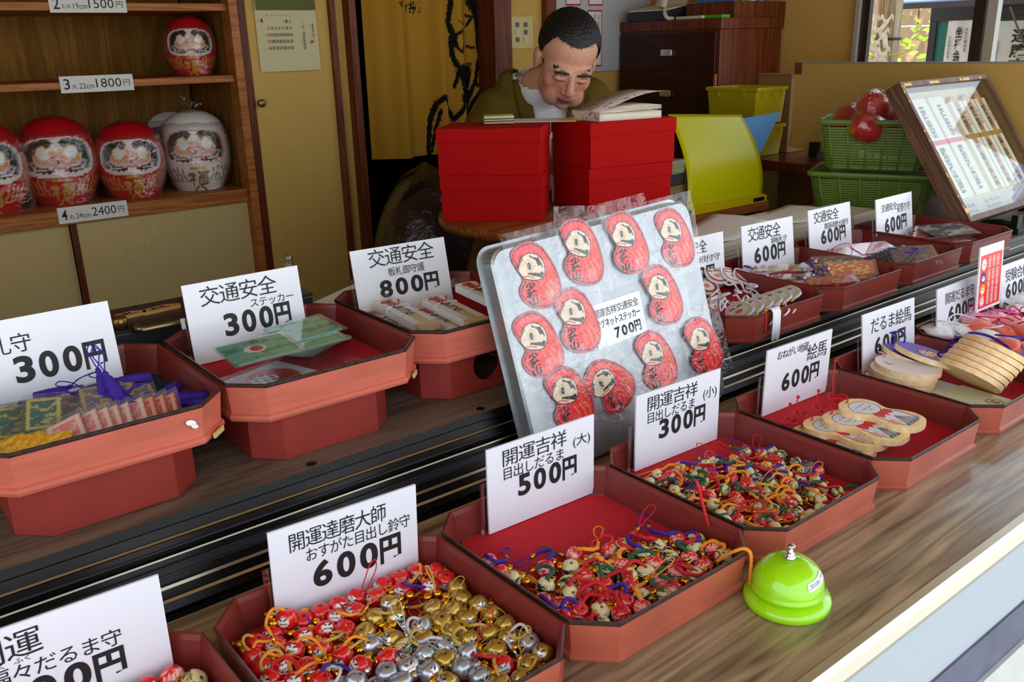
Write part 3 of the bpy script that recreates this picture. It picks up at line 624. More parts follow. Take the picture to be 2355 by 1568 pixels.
def bag_mesh(H, seed, tie=False):
    f1 = crumple(seed, 1.0); mb = MB(); nu, nv = 72, 54
    def fn(u, v):
        a = u*2*PI; zz = min(v*1.12, 1.0); base = .30+.14*math.sin(min(1, zz*1.02)*PI)**.7 if zz < .98 else .12
        if zz > .8: base *= (1-(zz-.8)/.2*.72)
        d = Vector((math.cos(a), math.sin(a), zz*2.2)); n_ = f1(d*1.0)
        r = H*(max(base, .02)+.016+.025*max(0, n_)+.010*f1(d*2.7))
        if zz < .45: r += H*.15*max(0, math.cos(a+.9+(.25 if seed % 2 else -.1)))**9*(.45-zz)/.45*1.5
        return (r*math.cos(a), r*math.sin(a), max(.0012, H*(zz*1.015+.012*f1(d*1.7)*zz)))
    mb.grid(fn, nu, nv, 0)
    if tie:
        for q in ((-.05,.16),(.08,.07),(.03,.10)):
            mb.grid(lambda u, v: (H*(q[0]*v*1.6+.05*(u-.5)*v+.01*math.sin(v*9)), H*.02*math.sin(u*5+v*4), H*(1.0+q[1]*v+.03*math.sin(u*7)*v)), 6, 10, 0)
    return mb.mesh('plastic_bag', [M_bag])
RED, GOLD, WHT, BRN = (206,18,30), (214,164,70), (240,234,224), (150,104,34)
DM = {}
def doll(px, py, z, H, body, label, dy=0., seed=1, tie=False, turn=0., group='wish dolls in the cabinet'):
    p = on_z(px, py, z); y = p.y+H*.27+dy; x = p.x*(y/p.y)
    t = thing('wish_doll', label, 'doll', (x, y, z), -math.atan2(x, y)+turn, group)
    key = (round(H,3), body)
    if key not in DM: DM[key] = doll_mesh(H, body, BRN if body == WHT else GOLD, 'doll_body')
    part('body', DM[key], t); part('plastic_bag', bag_mesh(H, seed, tie), t)
    return t
SZ2, SZ1 = .1475, .4775
doll(-14, 494, SZ2, .24, RED, 'red wish doll in a clear bag cut off at the left, lower cabinet shelf', .0, 2)
doll(152, 471, SZ2, .238, RED, 'large red wish doll in a clear bag above the 2400 label', 0, 3)
doll(315, 456, SZ2, .214, RED, 'red wish doll in a clear bag next to the white doll', 0, 5)
doll(462, 438, SZ2, .232, WHT, 'white wish doll with a brown lucky character, bag tied on top', 0, 7, True)
doll(402, 436, SZ2, .225, WHT, 'white wish doll half hidden behind the front white doll', .215, 6)
doll(120, 462, SZ2, .205, RED, 'red wish doll hidden behind the large red doll above the 2400 label', .215, 8)
doll(446, 174, SZ1, .166, RED, 'red wish doll in front on the upper cabinet shelf', .0, 9)
doll(400, 171, SZ1, .164, RED, 'red wish doll in shade behind another on the upper cabinet shelf', .14, 10)

# ------------------------------------------------------------------ round table, red boxes and what lies on them
tc_ = Vector((1.335, 1.55, .176))
t = thing('round_table', 'round brown wooden table carrying the red boxes', 'table', (tc_.x, tc_.y, -.5))
M_table = wood('table_wood', c(120,60,28), c(160,92,46), 'X', 8, .35, .2)
MB().lathe([(.235,.650),(.248,.653),(.252,.663),(.251,.673),(.247,.676)], 72).obj('tabletop', M_table, t)
MB().lathe([(.03,.04),(.026,.3),(.035,.641)], 24).obj('column', M_table, t)
b = MB(); b.lathe([(.18,0),(.17,.02),(.05,.04),(.03,.05)], 40); b.obj('base', M_table, t)
M_redbox = mat('red_cardboard', c(178,9,9), .75, spec=.12, noise=.06, nscale=80)
def red_box(x, y, z, yaw, label, w=.225, d=.165, h=.099):
    t = thing('red_box', label, 'box', (x,y,z), math.radians(yaw), 'red lidded boxes on the round table')
    b = MB(); b.box(.002,.002,0,w-.002,d-.002,h-.004); b.obj('body', M_redbox, t, bevel=.001)
    b = MB(); b.box(-.0005,-.0005,h-.030,w+.0005,d+.0005,h); b.obj('lid', M_redbox, t, bevel=.0012)
    return t
BL = (1.080, 1.614, -48); BR = (1.366, 1.440, -10)
red_box(BL[0]+.003, BL[1]-.002, .1763, BL[2]+1, 'red lidded box at the bottom of the stack on the doorway side', .222)
red_box(BL[0], BL[1], .2757, BL[2], 'red lidded box under the wallet, top of its stack')
red_box(BR[0]+.002, BR[1]+.006, .1763, BR[2]-2, 'red lidded box at the bottom of the stack beside the yellow folder')
red_box(BR[0], BR[1], .2757, BR[2], 'red lidded box under the open book, top of its stack', .235)
ZT = .3752
def flat_on(px, py, z): p = on_z(px, py, z); return p
def sheet(name, pxs, z, m, label, cat, th=.0008):
    P = [on_z(x, y, z) for x, y in pxs]; o0 = P[0]; b = MB()
    b.rings([[tuple(q-o0) for q in P], [tuple(q-o0+Vector((0,0,th))) for q in P]], 0, False)
    o = b.obj(name, m, None, tuple(o0)); tag(o, label, cat); return o
def printed(name, base, dark, sc=300, thr=.56):
    m, n, bb, L = _mat(name); tcn = n.nodes.new('ShaderNodeTexCoord'); mp = n.nodes.new('ShaderNodeMapping'); mp.inputs['Scale'].default_value = (.5,1,1); nz = n.nodes.new('ShaderNodeTexNoise'); nz.inputs['Scale'].default_value = sc; nz.inputs['Detail'].default_value = 4
    L.new(tcn.outputs['Object'], mp.inputs[0]); L.new(mp.outputs[0], nz.inputs['Vector']); mr = n.nodes.new('ShaderNodeMapRange'); mr.inputs[1].default_value = thr; mr.inputs[2].default_value = thr+.03; L.new(nz.outputs[0], mr.inputs[0])
    mx = n.nodes.new('ShaderNodeMix'); mx.data_type = 'RGBA'; mx.inputs[6].default_value = base; mx.inputs[7].default_value = dark; L.new(mr.outputs[0], mx.inputs[0]); L.new(mx.outputs[2], bb.inputs['Base Color']); bb.inputs['Roughness'].default_value = .7
    return m
# loose sheets bridging the two stacks, wallet, thick book
def slab_at(name, ctr, w, d, h, yaw, m, label, cat, bevel=0):
    b = MB(); b.box(-w/2,-d/2,0,w/2,d/2,h); o = b.obj(name, m, None, ctr, (0,0,math.radians(yaw)), bevel); tag(o, label, cat); return o
pw = on_z(1150, 282, ZT+.002)
ps = on_z(1215, 279, ZT); slab_at('paper_sheet', (ps.x+.02, ps.y+.01, ZT+.0002), .20, .10, .0008, -44, M_paper, 'white paper sheet lying under the wallet on a red box', 'paper')
slab_at('yellow_card', (1.425, 1.535, ZT+.0002), .10, .06, .0010, -20, mat('yellow_card', c(226,206,40), .5), 'yellow card sticking out from under the open book', 'card')
t = thing('wallet', 'small beige snap wallet lying on a red box', 'wallet', (pw.x, pw.y+.005, ZT+.0011), math.radians(-36))
M_beige = mat('beige_leather', c(214,196,138), .35, coat=.3)
b = MB(); b.rings([[(x, y, z) for y, z in [(-.026+.0*0,.0),(.026,.0),(.030,.004),(.031,.009),(.030,.014),(.026,.0175),(-.026,.0175),(-.029,.016),(-.029,.002)]] for x in (-.033,.033)], 0, True); b.obj('leather_case', M_beige, t, bevel=.0015)
b = MB(); b.box(-.0335,-.027,.0045,.0335,-.0292,.0075); b.box(-.0335,-.027,.0095,.0335,-.0292,.0125); b.obj('inner_edge', M_black, t)
pb = on_z(1370, 272, ZT)
t = thing('open_book', 'thick white paperback with its cover curling up on a red box', 'book', (1.400, 1.445, ZT), math.radians(-11))
M_page = mat('page_edges', c(236,228,204), .8, noise=.25, nscale=300, stretch=(.02,.02,3))
M_pink = printed('printed_cover', c(232,212,204), c(150,100,100), 90, .60)
w_, d_ = .165, .115
def leafstack(b, lift0, lift1, th, m):
    n = 16; R = []
    for i in range(n+1):
        u = i/n; zz = lift0*math.sin(u*PI*.5)+lift1*u*u; R.append([(u*w_, 0, zz), (u*w_, d_, zz), (u*w_, d_, zz+th), (u*w_, 0, zz+th)])
    b.rings(R, m, True)
b = MB(); leafstack(b, .0, .0, .016, 0); b.obj('pages', [M_page], t)
b = MB(); 
for k in range(4): leafstack(b, .0035+.003*k, .0-.0005*k, .0012, 0)
b.obj('lifting_pages', [M_page], t, (0,0,.0165))
b = MB(); R = []
for i in range(21):
    u = i/20; zz = .019+.035*math.sin(u*PI*.5)+.004*u; R.append([(u*w_*.97, -.001, zz), (u*w_*.97, d_, zz), (u*w_*.97, d_, zz+.0006), (u*w_*.97, -.001, zz+.0006)])
b.rings(R, 0, True); b.box(-.0015,-.001,0,0,d_,.020); b.obj('cover', [M_pink], t)
q_ = on_z(1274, 470, .2); slab_at('envelope', (q_.x*1.09, q_.y*1.09, .1765), .010, .002, .15, -40, M_paper, 'white envelope standing in the gap between the two red stacks', 'paper')
# ------------------------------------------------------------------ the clerk, seated behind the round table
def remesh(mb, voxel, smooth=3):
    me = mb.mesh('tmp', []); o = bpy.data.objects.new('tmp', me); COL.objects.link(o)
    r_ = o.modifiers.new('r','REMESH'); r_.mode = 'VOXEL'; r_.voxel_size = voxel; r_.use_smooth_shade = True
    if smooth: s_ = o.modifiers.new('s','SMOOTH'); s_.factor = .5; s_.iterations = smooth
    dg = bpy.context.evaluated_depsgraph_get(); out = bpy.data.meshes.new_from_object(o.evaluated_get(dg))
    bpy.data.objects.remove(o); bpy.data.meshes.remove(me)
    return out
def caps(mb, A, B, ra, rb, n=14, M=None):
    A, B = Vector(A), Vector(B); k = 7; pts = [A.lerp(B, i/k) for i in range(k+1)]; rs = [ra+(rb-ra)*i/k for i in range(k+1)]
    mb.tube(pts, rs, n, M=M); mb.sphere(ra, n, 8, ctr=tuple(A), M=M); mb.sphere(rb, n, 8, ctr=tuple(B), M=M)
def el(mb, ctr, rad, M=None, n=20, k=12): mb.sphere(1, n, k, ctr=ctr, sc=rad, M=M)
HC = Vector((.0, .0, .11))
HM = Matrix.Translation((.020, -.055, .998)) @ Matrix.Rotation(math.radians(9), 4, 'Y') @ Matrix.Rotation(math.radians(15), 4, 'Z') @ Matrix.Rotation(math.radians(31), 4, 'X') @ Matrix.Diagonal((.97,.97,.92,1)) @ Matrix.Translation(-HC)
HMI = HM.inverted()
def head(mb, M):
    el(mb, (0,.018,.152), (.077,.092,.084), M, 32, 20); el(mb, (0,-.03,.10), (.066,.058,.07), M, 28, 16)
    el(mb, (0,-.034,.057), (.060,.051,.056), M, 24, 14); el(mb, (0,-.058,.022), (.030,.026,.022), M); el(mb, (0,-.072,.017), (.018,.014,.014), M)
    for s in (-1,1):
        el(mb, (s*.040,-.048,.084), (.024,.024,.032), M); el(mb, (s*.028,-.080,.128), (.027,.012,.009), M); el(mb, (s*.045,-.016,.043), (.018,.034,.028), M); el(mb, (s*.028,-.052,.038), (.030,.034,.034), M)
        el(mb, (s*.031,-.0775,.108), (.0165,.0115,.0105), M); el(mb, (s*.0125,-.094,.073), (.0085,.010,.0075), M)
        el(mb, (s*.077,.012,.098), (.008,.019,.031), M); el(mb, (s*.081,.018,.108), (.007,.016,.020), M)
    mb.tube([(0,-.083,.124),(0,-.094,.106),(0,-.104,.088),(0,-.107,.078)], [.008,.0085,.0105,.0125], 12, M=M); el(mb, (0,-.106,.0765), (.0125,.011,.010), M)
    el(mb, (0,-.0885,.0505), (.024,.0105,.0062), M); el(mb, (0,-.086,.0405), (.020,.011,.0070), M); el(mb, (0,-.072,.050), (.030,.016,.026), M)
def hand(mb, W, D, side):
    """palm and five bent fingers resting on the table; W wrist, D direction"""
    D = Vector(D).normalized(); U = Vector((0,0,1)); Sd = D.cross(U).normalized()*side; W = Vector(W)
    R = Matrix((( D.x, Sd.x, 0, 0),(D.y, Sd.y, 0, 0),(0,0,1,0),(0,0,0,1))); M = Matrix.Translation(W) @ R
    el(mb, (.045,0,0), (.050,.040,.015), M); 
    for k, (ln, y) in enumerate(((.066,-.030),(.076,-.010),(.071,.011),(.056,.030))):
        p0 = (.082-.004*abs(k-1), y*.95, .004); p1 = (.082+ln*.45, y*1.08, .012); p2 = (.082+ln*.78, y*1.12, .004); p3 = (.082+ln, y*1.13, -.008)
        mb.tube(catmull([p0,p1,p2,p3], 4), [.0095]*4+[.0088]*4+[.0080]*5, 10, M=M); mb.sphere(.0080, 10, 6, ctr=p3, M=M)
    mb.tube(catmull([(.020,-.030,-.002),(.045,-.052,-.002),(.066,-.060,-.003),(.082,-.058,-.005)], 4), [.013]*4+[.011]*4+[.009]*5, 10, M=M); mb.sphere(.009, 10, 6, ctr=(.082,-.058,-.005), M=M)
NB = Vector((-.050, .035, .955))            # base of the neck, heights above the shop floor
SHL, SHR = Vector((-.165,.045,.865)), Vector((.075,.075,.885))
ELL, ELR = Vector((-.245,.0,.72)), Vector((.125,.01,.73))
WRL, WRR = Vector((-.135,-.165,.712)), Vector((.035,-.165,.712))
PEL = Vector((-.055,.13,.50)); CH = Vector((-.055,.075,.78))
def torso(mb, g=0.):
    for k in range(9):
        u = k/8; p = PEL.lerp(CH, u); el(mb, tuple(p), (.155+.012*u+g, .105+.012*u+g, .11+g))
    caps(mb, SHL+Vector((.03,.01,.0)), SHR+Vector((-.03,.01,.0)), .060+g, .060+g); caps(mb, SHL+Vector((.02,.02,.0)), NB+Vector((-.03,.03,-.035)), .052+g, .042+g); caps(mb, SHR+Vector((-.02,.02,.0)), NB+Vector((.03,.03,-.03)), .052+g, .042+g)
    el(mb, tuple((SHL+SHR)/2+Vector((0,.03,-.04))), (.125+g,.08+g,.08+g))
    caps(mb, NB+Vector((-.07,.02,-.03)), NB+Vector((.07,.03,-.03)), .038+g, .038+g)
def build_clerk():
    root = thing('person', 'man in an olive work jacket over a white shirt, reading with bowed head', 'person', (1.635, 1.845, -.5), -math.atan2(1.635, 1.845))
    mb = MB(); head(mb, HM)
    nk = HM @ Vector((0,.012,.045)); caps(mb, nk, NB+Vector((0,.01,-.03)), .054, .060, 18)
    torso(mb)
    for Sh, El, Wr, sd, d in ((SHL,ELL,WRL,-1,(.75,-.62,0)),(SHR,ELR,WRR,1,(-.72,-.66,0))):
        caps(mb, Sh, El, .052, .042); caps(mb, El, Wr, .040, .027); hand(mb, Wr, d, sd)
    for sx_ in (-.10, .10):
        kn = Vector((-.055+sx_*1.2, -.20, .47)); an = Vector((-.055+sx_*1.1, -.03, .08)); caps(mb, PEL+Vector((sx_,0,0)), kn, .082, .058); caps(mb, kn, an, .056, .036); caps(mb, an+Vector((0,.02,-.035)), an+Vector((0,-.15,-.045)), .034, .026)
    me = remesh(mb, .0032, 4)
    SK = np.array([222,164,136.])
    def col(P):
        Q = np.array(HMI); H = P @ Q[:3,:3].T+Q[:3,3]; x, y, z = H.T; ax = np.abs(x); C = np.tile(SK, (len(x),1)); front = (y < -.02) & (z > -.02) & (z < .26)
        C[:] += (np.sin(x*310+z*170)*np.sin(z*250-y*130)*4)[:,None]
        ck = front & (ell(ax, z, .045, .072, .028, .026) < 1); C[ck] += (8,-12,-10)
        ns = front & (ell(ax, z, 0, .078, .016, .014) < 1); C[ns] += (6,-12,-10)
        beard = front & (z < .062) & (z > -.01) & (y < -.03); C[beard] -= (22,12,2)
        lp = front & (y < -.075) & ((ell(ax, z, 0, .0505, .023, .0052) < 1) | (ell(ax, z, 0, .0405, .019, .0062) < 1)); C[lp] = (172,98,88)
        C[front & (y < -.07) & (seg_d(ax, z, [(0,.0458),(.012,.0462),(.023,.0445)]) < .0016)] = (96,48,44)
        br = front & (seg_d(ax, z, [(.014,.1265),(.030,.1315),(.048,.128)]) < .0042+.0012*np.sin(x*900)); C[br] = (40,30,28)
        C[front & (y < -.05) & (seg_d(ax, z, [(.017,.1035),(.031,.0995),(.046,.1035)]) < .0018)] = (52,34,32)
        C[front & (y < -.05) & (seg_d(ax, z, [(.019,.117),(.031,.1185),(.045,.114)]) < .001)] = (150,98,80)
        C[front & (ell(ax, z, .0075, .0700, .0042, .0024) < 1) & (y < -.08)] = (84,44,40)
        sc_ = (z > .15) & (ell(ax, y, 0, .02, .078, .10) < 1.2) & (z > .185+.3*(y+.085)) ; C[sc_ & (y > -.07)] = (70,56,50)
        C[(seg_d(x, z, [(-.02,.19),(-.019,.1905)]) < .0018) & front] = (110,66,56)
        return C
    paint(me, col); me.materials.clear(); me.materials.append(painted('skin', .5, spec=.4)); part('body', me, root)
    # short black hair
    hb = MB(); el(hb, (0,.020,.155), (.0815,.0965,.0885), None, 40, 26); hm = remesh(hb, .0028, 1)
    bm = bmesh.new(); bm.from_mesh(hm); kill = []
    rr = random.Random(4)
    for v in bm.verts:
        x, y, z = v.co; ax = abs(x); t_ = rr.random()
        if y < -.035: lim = .196-.35*max(0, -.05-y)*0-.10*max(0, .03-ax)+.10*max(0, ax-.045)
        elif y < .0: lim = .196-(y+.035)/.035*.085
        elif y < .035: lim = .128
        else: lim = .128-(y-.035)/.06*.085
        lim += (t_-.5)*.009
        if z < lim: kill.append(v)
        else: v.co += v.normal*(rr.random()-.35)*.0028
    bmesh.ops.delete(bm, geom=kill, context='VERTS'); bm.transform(HM); bm.to_mesh(hm); bm.free()
    hm.materials.clear(); hm.materials.append(mat('black_hair', c(24,20,20), .55, noise=.4, nscale=400)); 
    ho = part('hair', hm, root)
    # white shirt, jacket with open neck, collar bands, trousers
    mb = MB(); torso(mb, .006); caps(mb, NB+Vector((0,.0,-.035)), NB+Vector((0,.0,-.01)), .066, .064, 18); sm = remesh(mb, .006, 3)
    bm = bmesh.new(); bm.from_mesh(sm); bmesh.ops.delete(bm, geom=[v for v in bm.verts if v.co.z > .945+(v.co.y-.0)*.55], context='VERTS'); bm.to_mesh(sm); bm.free()
    sm.materials.clear(); sm.materials.append(mat('white_cotton', c(232,232,236), .9)); part('shirt', sm, root)
    mb = MB(); torso(mb, .016)
    for Sh, El, Wr in ((SHL,ELL,WRL),(SHR,ELR,WRR)): caps(mb, Sh, El, .070, .070); caps(mb, El, El.lerp(Wr,.68), .066, .048)
    jm = remesh(mb, .006, 5); bm = bmesh.new(); bm.from_mesh(jm); cxv = -.022; zb = .66
    def vhalf(z): return max(0, (z-zb))*.235
    bmesh.ops.delete(bm, geom=[v for v in bm.verts if (v.co.y < .06 and abs(v.co.x-cxv) < vhalf(v.co.z)) or v.co.z < .44 or ((v.co-NB).length < .075 and v.co.z > .93)], context='VERTS'); 
    for v in bm.verts: v.co += v.normal*(math.sin(v.co.x*46+v.co.z*31)*math.sin(v.co.z*37+v.co.y*22))*.004
    bm.to_mesh(jm); bm.free()
    M_olive = mat('olive_cloth', c(104,86,30), .9, spec=.1, noise=.14, nscale=24, bump=.25, bscale=500)
    jm.materials.clear(); jm.materials.append(M_olive); jo = part('jacket', jm, root); sd = jo.modifiers.new('solid','SOLIDIFY'); sd.thickness = .003; sd.offset = 0
    from mathutils.bvhtree import BVHTree
    bm = bmesh.new(); bm.from_mesh(jm); tree = BVHTree.FromBMesh(bm); bm.free()
    for s in (-1,1):
        cb = MB(); R = []
        for i in range(15):
            z = zb-.06+i*(.952-zb+.06)/14; row = []
            for j in range(5):
                x = cxv+s*(vhalf(z)-.004+j*.0095)+(.012*s*-1 if z < zb else 0); hit = tree.ray_cast(Vector((x+s*.012, -.6, z)), Vector((0,1,0)))
                y = hit[0].y if hit[0] else .02
                row.append((x, min(y, .07)-.006, z))
            R.append(row)
        vs = [p for r_ in R for p in r_]; cb.add(vs, [(i*5+j, i*5+j+1, (i+1)*5+j+1, (i+1)*5+j) for i in range(14) for j in range(4)], 0, True)
        o = cb.obj('collar_band', M_olive, root); sd = o.modifiers.new('solid','SOLIDIFY'); sd.thickness = .004; sd.offset = 0
    mb = MB(); caps(mb, NB+Vector((-.02,.055,-.01)), NB+Vector((.045,.05,-.005)), .030, .030); el(mb, tuple(NB+Vector((.0,.062,-.02))), (.075,.03,.045)); nm = remesh(mb, .005, 4); nm.materials.clear(); nm.materials.append(M_olive); part('nape_collar', nm, root)
    mb = MB()
    for sx_ in (-.10, .10):
        kn = Vector((-.055+sx_*1.2, -.20, .47)); an = Vector((-.055+sx_*1.1, -.03, .14)); caps(mb, PEL+Vector((sx_,0,0)), kn, .097, .074); caps(mb, kn, an, .072, .055)
    tm = remesh(mb, .007, 4); tm.materials.clear(); tm.materials.append(M_olive); part('trousers', tm, root)
    st = thing('stool', 'dark stool under the seated clerk', 'stool', tuple(root.matrix_basis @ Vector((-.055,.15,0))), 0)
    MB().lathe([(.15,.29),(.17,.30),(.17,.345),(.15,.355)], 32).obj('seat', M_dark, st); MB().lathe([(.13,0),(.12,.02),(.03,.05),(.03,.29)], 24).obj('leg', M_dark, st)
build_clerk()
# ------------------------------------------------------------------ right side of the room: drawers, bench, screen, crates, baskets
M_rose = wood('rosewood', c(84,34,14), c(120,56,26), 'Z', 9, .35, .2)
M_rose_shaded = wood('shaded_drawer_front', c(44,14,7), c(64,24,12), 'Y', 12, .4, .1)  # rosewood with shade in its colour, for the face turned from daylight
t = thing('chest_of_drawers', 'dark reddish-brown chest of drawers in the far corner', 'chest of drawers', (2.63, 2.115, -.5))
MB().box(0,0,0,.355,.485,1.075).obj('carcass', M_rose, t, bevel=.002)
MB().box(-.006,-.006,1.075,.36,.487,1.112).obj('top_board', M_rose, t, bevel=.002)
for k in range(7):
    z1 = 1.068-k*.145
    if z1-.14 < .02: break
    d = MB().box(-.012,.012,z1-.140,.0,.478,z1).obj('drawer', M_rose_shaded, t, bevel=.002)
    MB().box(-.024,.205,z1-.082,-.012,.258,z1-.058).obj('handle', M_silver, d, bevel=.003)
    if k: MB().box(-.014,.004,z1-.140,-.004,.012,z1).obj('edge_strip', M_lacquer_wood, d)
p = on_y(1699, 93, 2.119); o = MB().box(0,0,0,.092,.0008,.064).obj('note_paper', mat('pink_grey_paper', c(214,190,186), .8), None, (p.x, 2.1182, p.z)); tag(o, 'blank pinkish note stuck on the side of the chest of drawers', 'note')
ztop = .612
t = thing('telephone', 'white cordless telephone base with handset on the chest of drawers', 'telephone', (2.70, 2.46, ztop), .1)
M_phone = mat('ivory_plastic', c(214,204,184), .4); M_navyp = mat('navy_plastic', c(40,46,66), .4)
b = MB(); b.rings([[(x, y, z) for x, z in ((-.08,0),(.10,0),(.10,.055),(-.08,.03))] for y in (-.09, .10)], 0, False); b.obj('base', M_navyp, t, bevel=.003)
b = MB(); b.rings([[(x, y, z) for x, z in ((-.075,.033),(.095,.058),(.095,.064),(-.075,.040))] for y in (-.085,.095)], 0, False); b.obj('keypad_plate', M_phone, t, bevel=.002)
b = MB(); b.tube(catmull([(-.09,-.075,.045),(-.07,-.07,.075),(0,-.06,.088),(.07,-.05,.090),(.095,-.045,.075)], 6), [.014]*6+[.013]*6+[.013]*6+[.016]*7, 12); b.obj('handset', M_phone, t)
b = MB(); b.tube(catmull([(-.085,-.08,.04),(-.11,-.10,.02),(-.105,-.11,.006),(-.075,-.11,.006)], 6), .007, 8); b.obj('cord', M_phone, t)
b = MB(); b.rings([[(x, y, z) for x, z in ((.07,.06),(.08,.058),(.12,.12),(.112,.123))] for y in (-.06,.08)], 0, False); b.obj('display_flap', M_phone, t)
slab_at('paper_stack', (2.68, 2.26, ztop+.0004), .09, .14, .010, -8, M_page, 'small stack of cream papers at the front of the chest top', 'paper')
t = thing('letter_tray', 'reddish wooden tray standing at the corner of the chest top', 'tray', (2.70, 2.115, ztop+.0005), 0)
b = MB(); w_, d_, h_ = .30, .22, .055; b.box(0,0,0,w_,d_,.006); b.box(0,0,.006,w_,.008,h_); b.box(0,d_-.008,.006,w_,d_,h_); b.box(0,.008,.006,.008,d_-.008,h_); b.box(w_-.008,.008,.006,w_,d_-.008,h_); b.obj('tray_body', M_rose, t, bevel=.001)
for i, (cl, hh, lb) in enumerate(((c(70,120,200),.085,'blue file standing in the wooden tray'),(c(96,170,40),.08,'green booklet standing in the wooden tray'),(c(226,224,214),.075,'white booklets standing in the wooden tray'),(c(120,170,210),.09,'pale blue folder standing at the far end of the wooden tray'))):
    slab_at('file', (2.735+.05*i, 2.22, ztop+.0068), .03, .16, hh, 0, mat('file%d' % i, cl, .5), lb, 'file')
slab_at('green_booklet', (2.665, 2.165, ztop+.0004), .05, .08, .010, 5, mat('green_cover', c(88,170,30), .5), 'bright green booklet lying on the chest top beside the wooden tray', 'booklet')

# bench along the right wall, screen standing on it, crates, carton
t = thing('low_bench', 'long reddish-brown bench along the right wall', 'bench', (2.42, 1.25, -.5))
MB().box(0,0,.640,.54,.85,.672).obj('bench_top', M_rose, t, bevel=.003)
for y, z0 in ((.02,.5855), (.30,0)): MB().box(.03,y,z0,.07,y+.05,.64).obj('leg', M_post, t); MB().box(.46,y,z0,.50,y+.05,.64).obj('leg', M_post, t)
MB().box(.02,.79,0,.50,.84,.64).obj('end_panel', M_fusuma, t)
MB().box(.03,.35,.30,.50,.79,.33).obj('lower_shelf', M_post, t)
t = thing('paper_screen', 'tan paper-covered low screen with a torn corner, under the window', 'screen', (2.60, .965, .1725))
M_tan = washi('tan_paper', c(206,166,92), .08)
b = MB()
def scr(u, v): return (-.002-.012*max(0,(u-.7)/.3)*max(0,1-v*6)*math.sin(u*40), 0.815*u, .036+.252*v-.02*max(0,1-v*8)*abs(math.sin(u*9)))
b.grid(scr, 60, 14, 0); b.obj('paper_face', M_tan, t)
MB().box(.0,0,.04,.020,0.815,.288).obj('board', M_tan, t)
MB().box(-.003,0,.2885,.021,0.816,.2915).obj('top_edge', mat('grey_edge', c(150,146,140), .5), t)
MB().box(-.0036,0.79,.254,.022,0.8165,.290).obj('corner_patch', mat('brown_patch', c(110,66,40), .6), t)
MB().box(-.02,.7,0,.04,.73,.045).obj('foot', M_dark, t); MB().box(-.01,.05,-.0875,.03,.08,.045).obj('foot', M_dark, t)
t = thing('cardboard_box', 'brown cardboard box wedged between the screen and the drawers', 'box', (2.61, 1.80, .1725))
M_kraft = mat('kraft', c(150,106,66), .8, noise=.1, nscale=40)
MB().box(0,0,0,.12,.13,.25).obj('carton', M_kraft, t, bevel=.002); MB().box(-.004,-.002,.25,.06,.13,.255).obj('flap', M_kraft, t)
M_ycr = mat('yellow_plastic', c(196,178,24), .35, alpha=.85)
def crate(x, y, z, w, d, h, label, yaw=0):
    t = thing('plastic_crate', label, 'crate', (x,y,z), yaw, 'yellow crates in front of the drawers'); b = MB()
    o0 = [(0,0),(w,0),(w,d),(0,d)]
    def ring(k, z): return [(w/2+(q[0]-w/2)*k, d/2+(q[1]-d/2)*k, z) for q in o0]
    b.rings([ring(.90,0),ring(.98,h-.012),ring(1.04,h-.012),ring(1.04,h),ring(.97,h),ring(.89,.003)], 0, False, True, True); b.obj('shell', M_ycr, t, bevel=.002)
    for u in (.2,.5,.8): MB().box(w*u-.004,-.006,h*.75,w*u+.004,.004,h*.97).obj('rib', M_ycr, t)
    for u in (.25,.75): MB().box(-.006,d*u-.004,h*.75,.004,d*u+.004,h*.97).obj('rib', M_ycr, t)
p = on_z(1665, 300, .165)
crate(2.435, 1.80, .1725, .155, .20, .10, 'translucent yellow crate at the bottom beside the bench')
crate(2.430, 1.80, .2760, .160, .20, .115, 'translucent yellow crate on top of another, in front of the drawers')
t = thing('side_table', 'dark wooden side table carrying the yellow and blue folders', 'table', (1.74, 1.50, -.5))

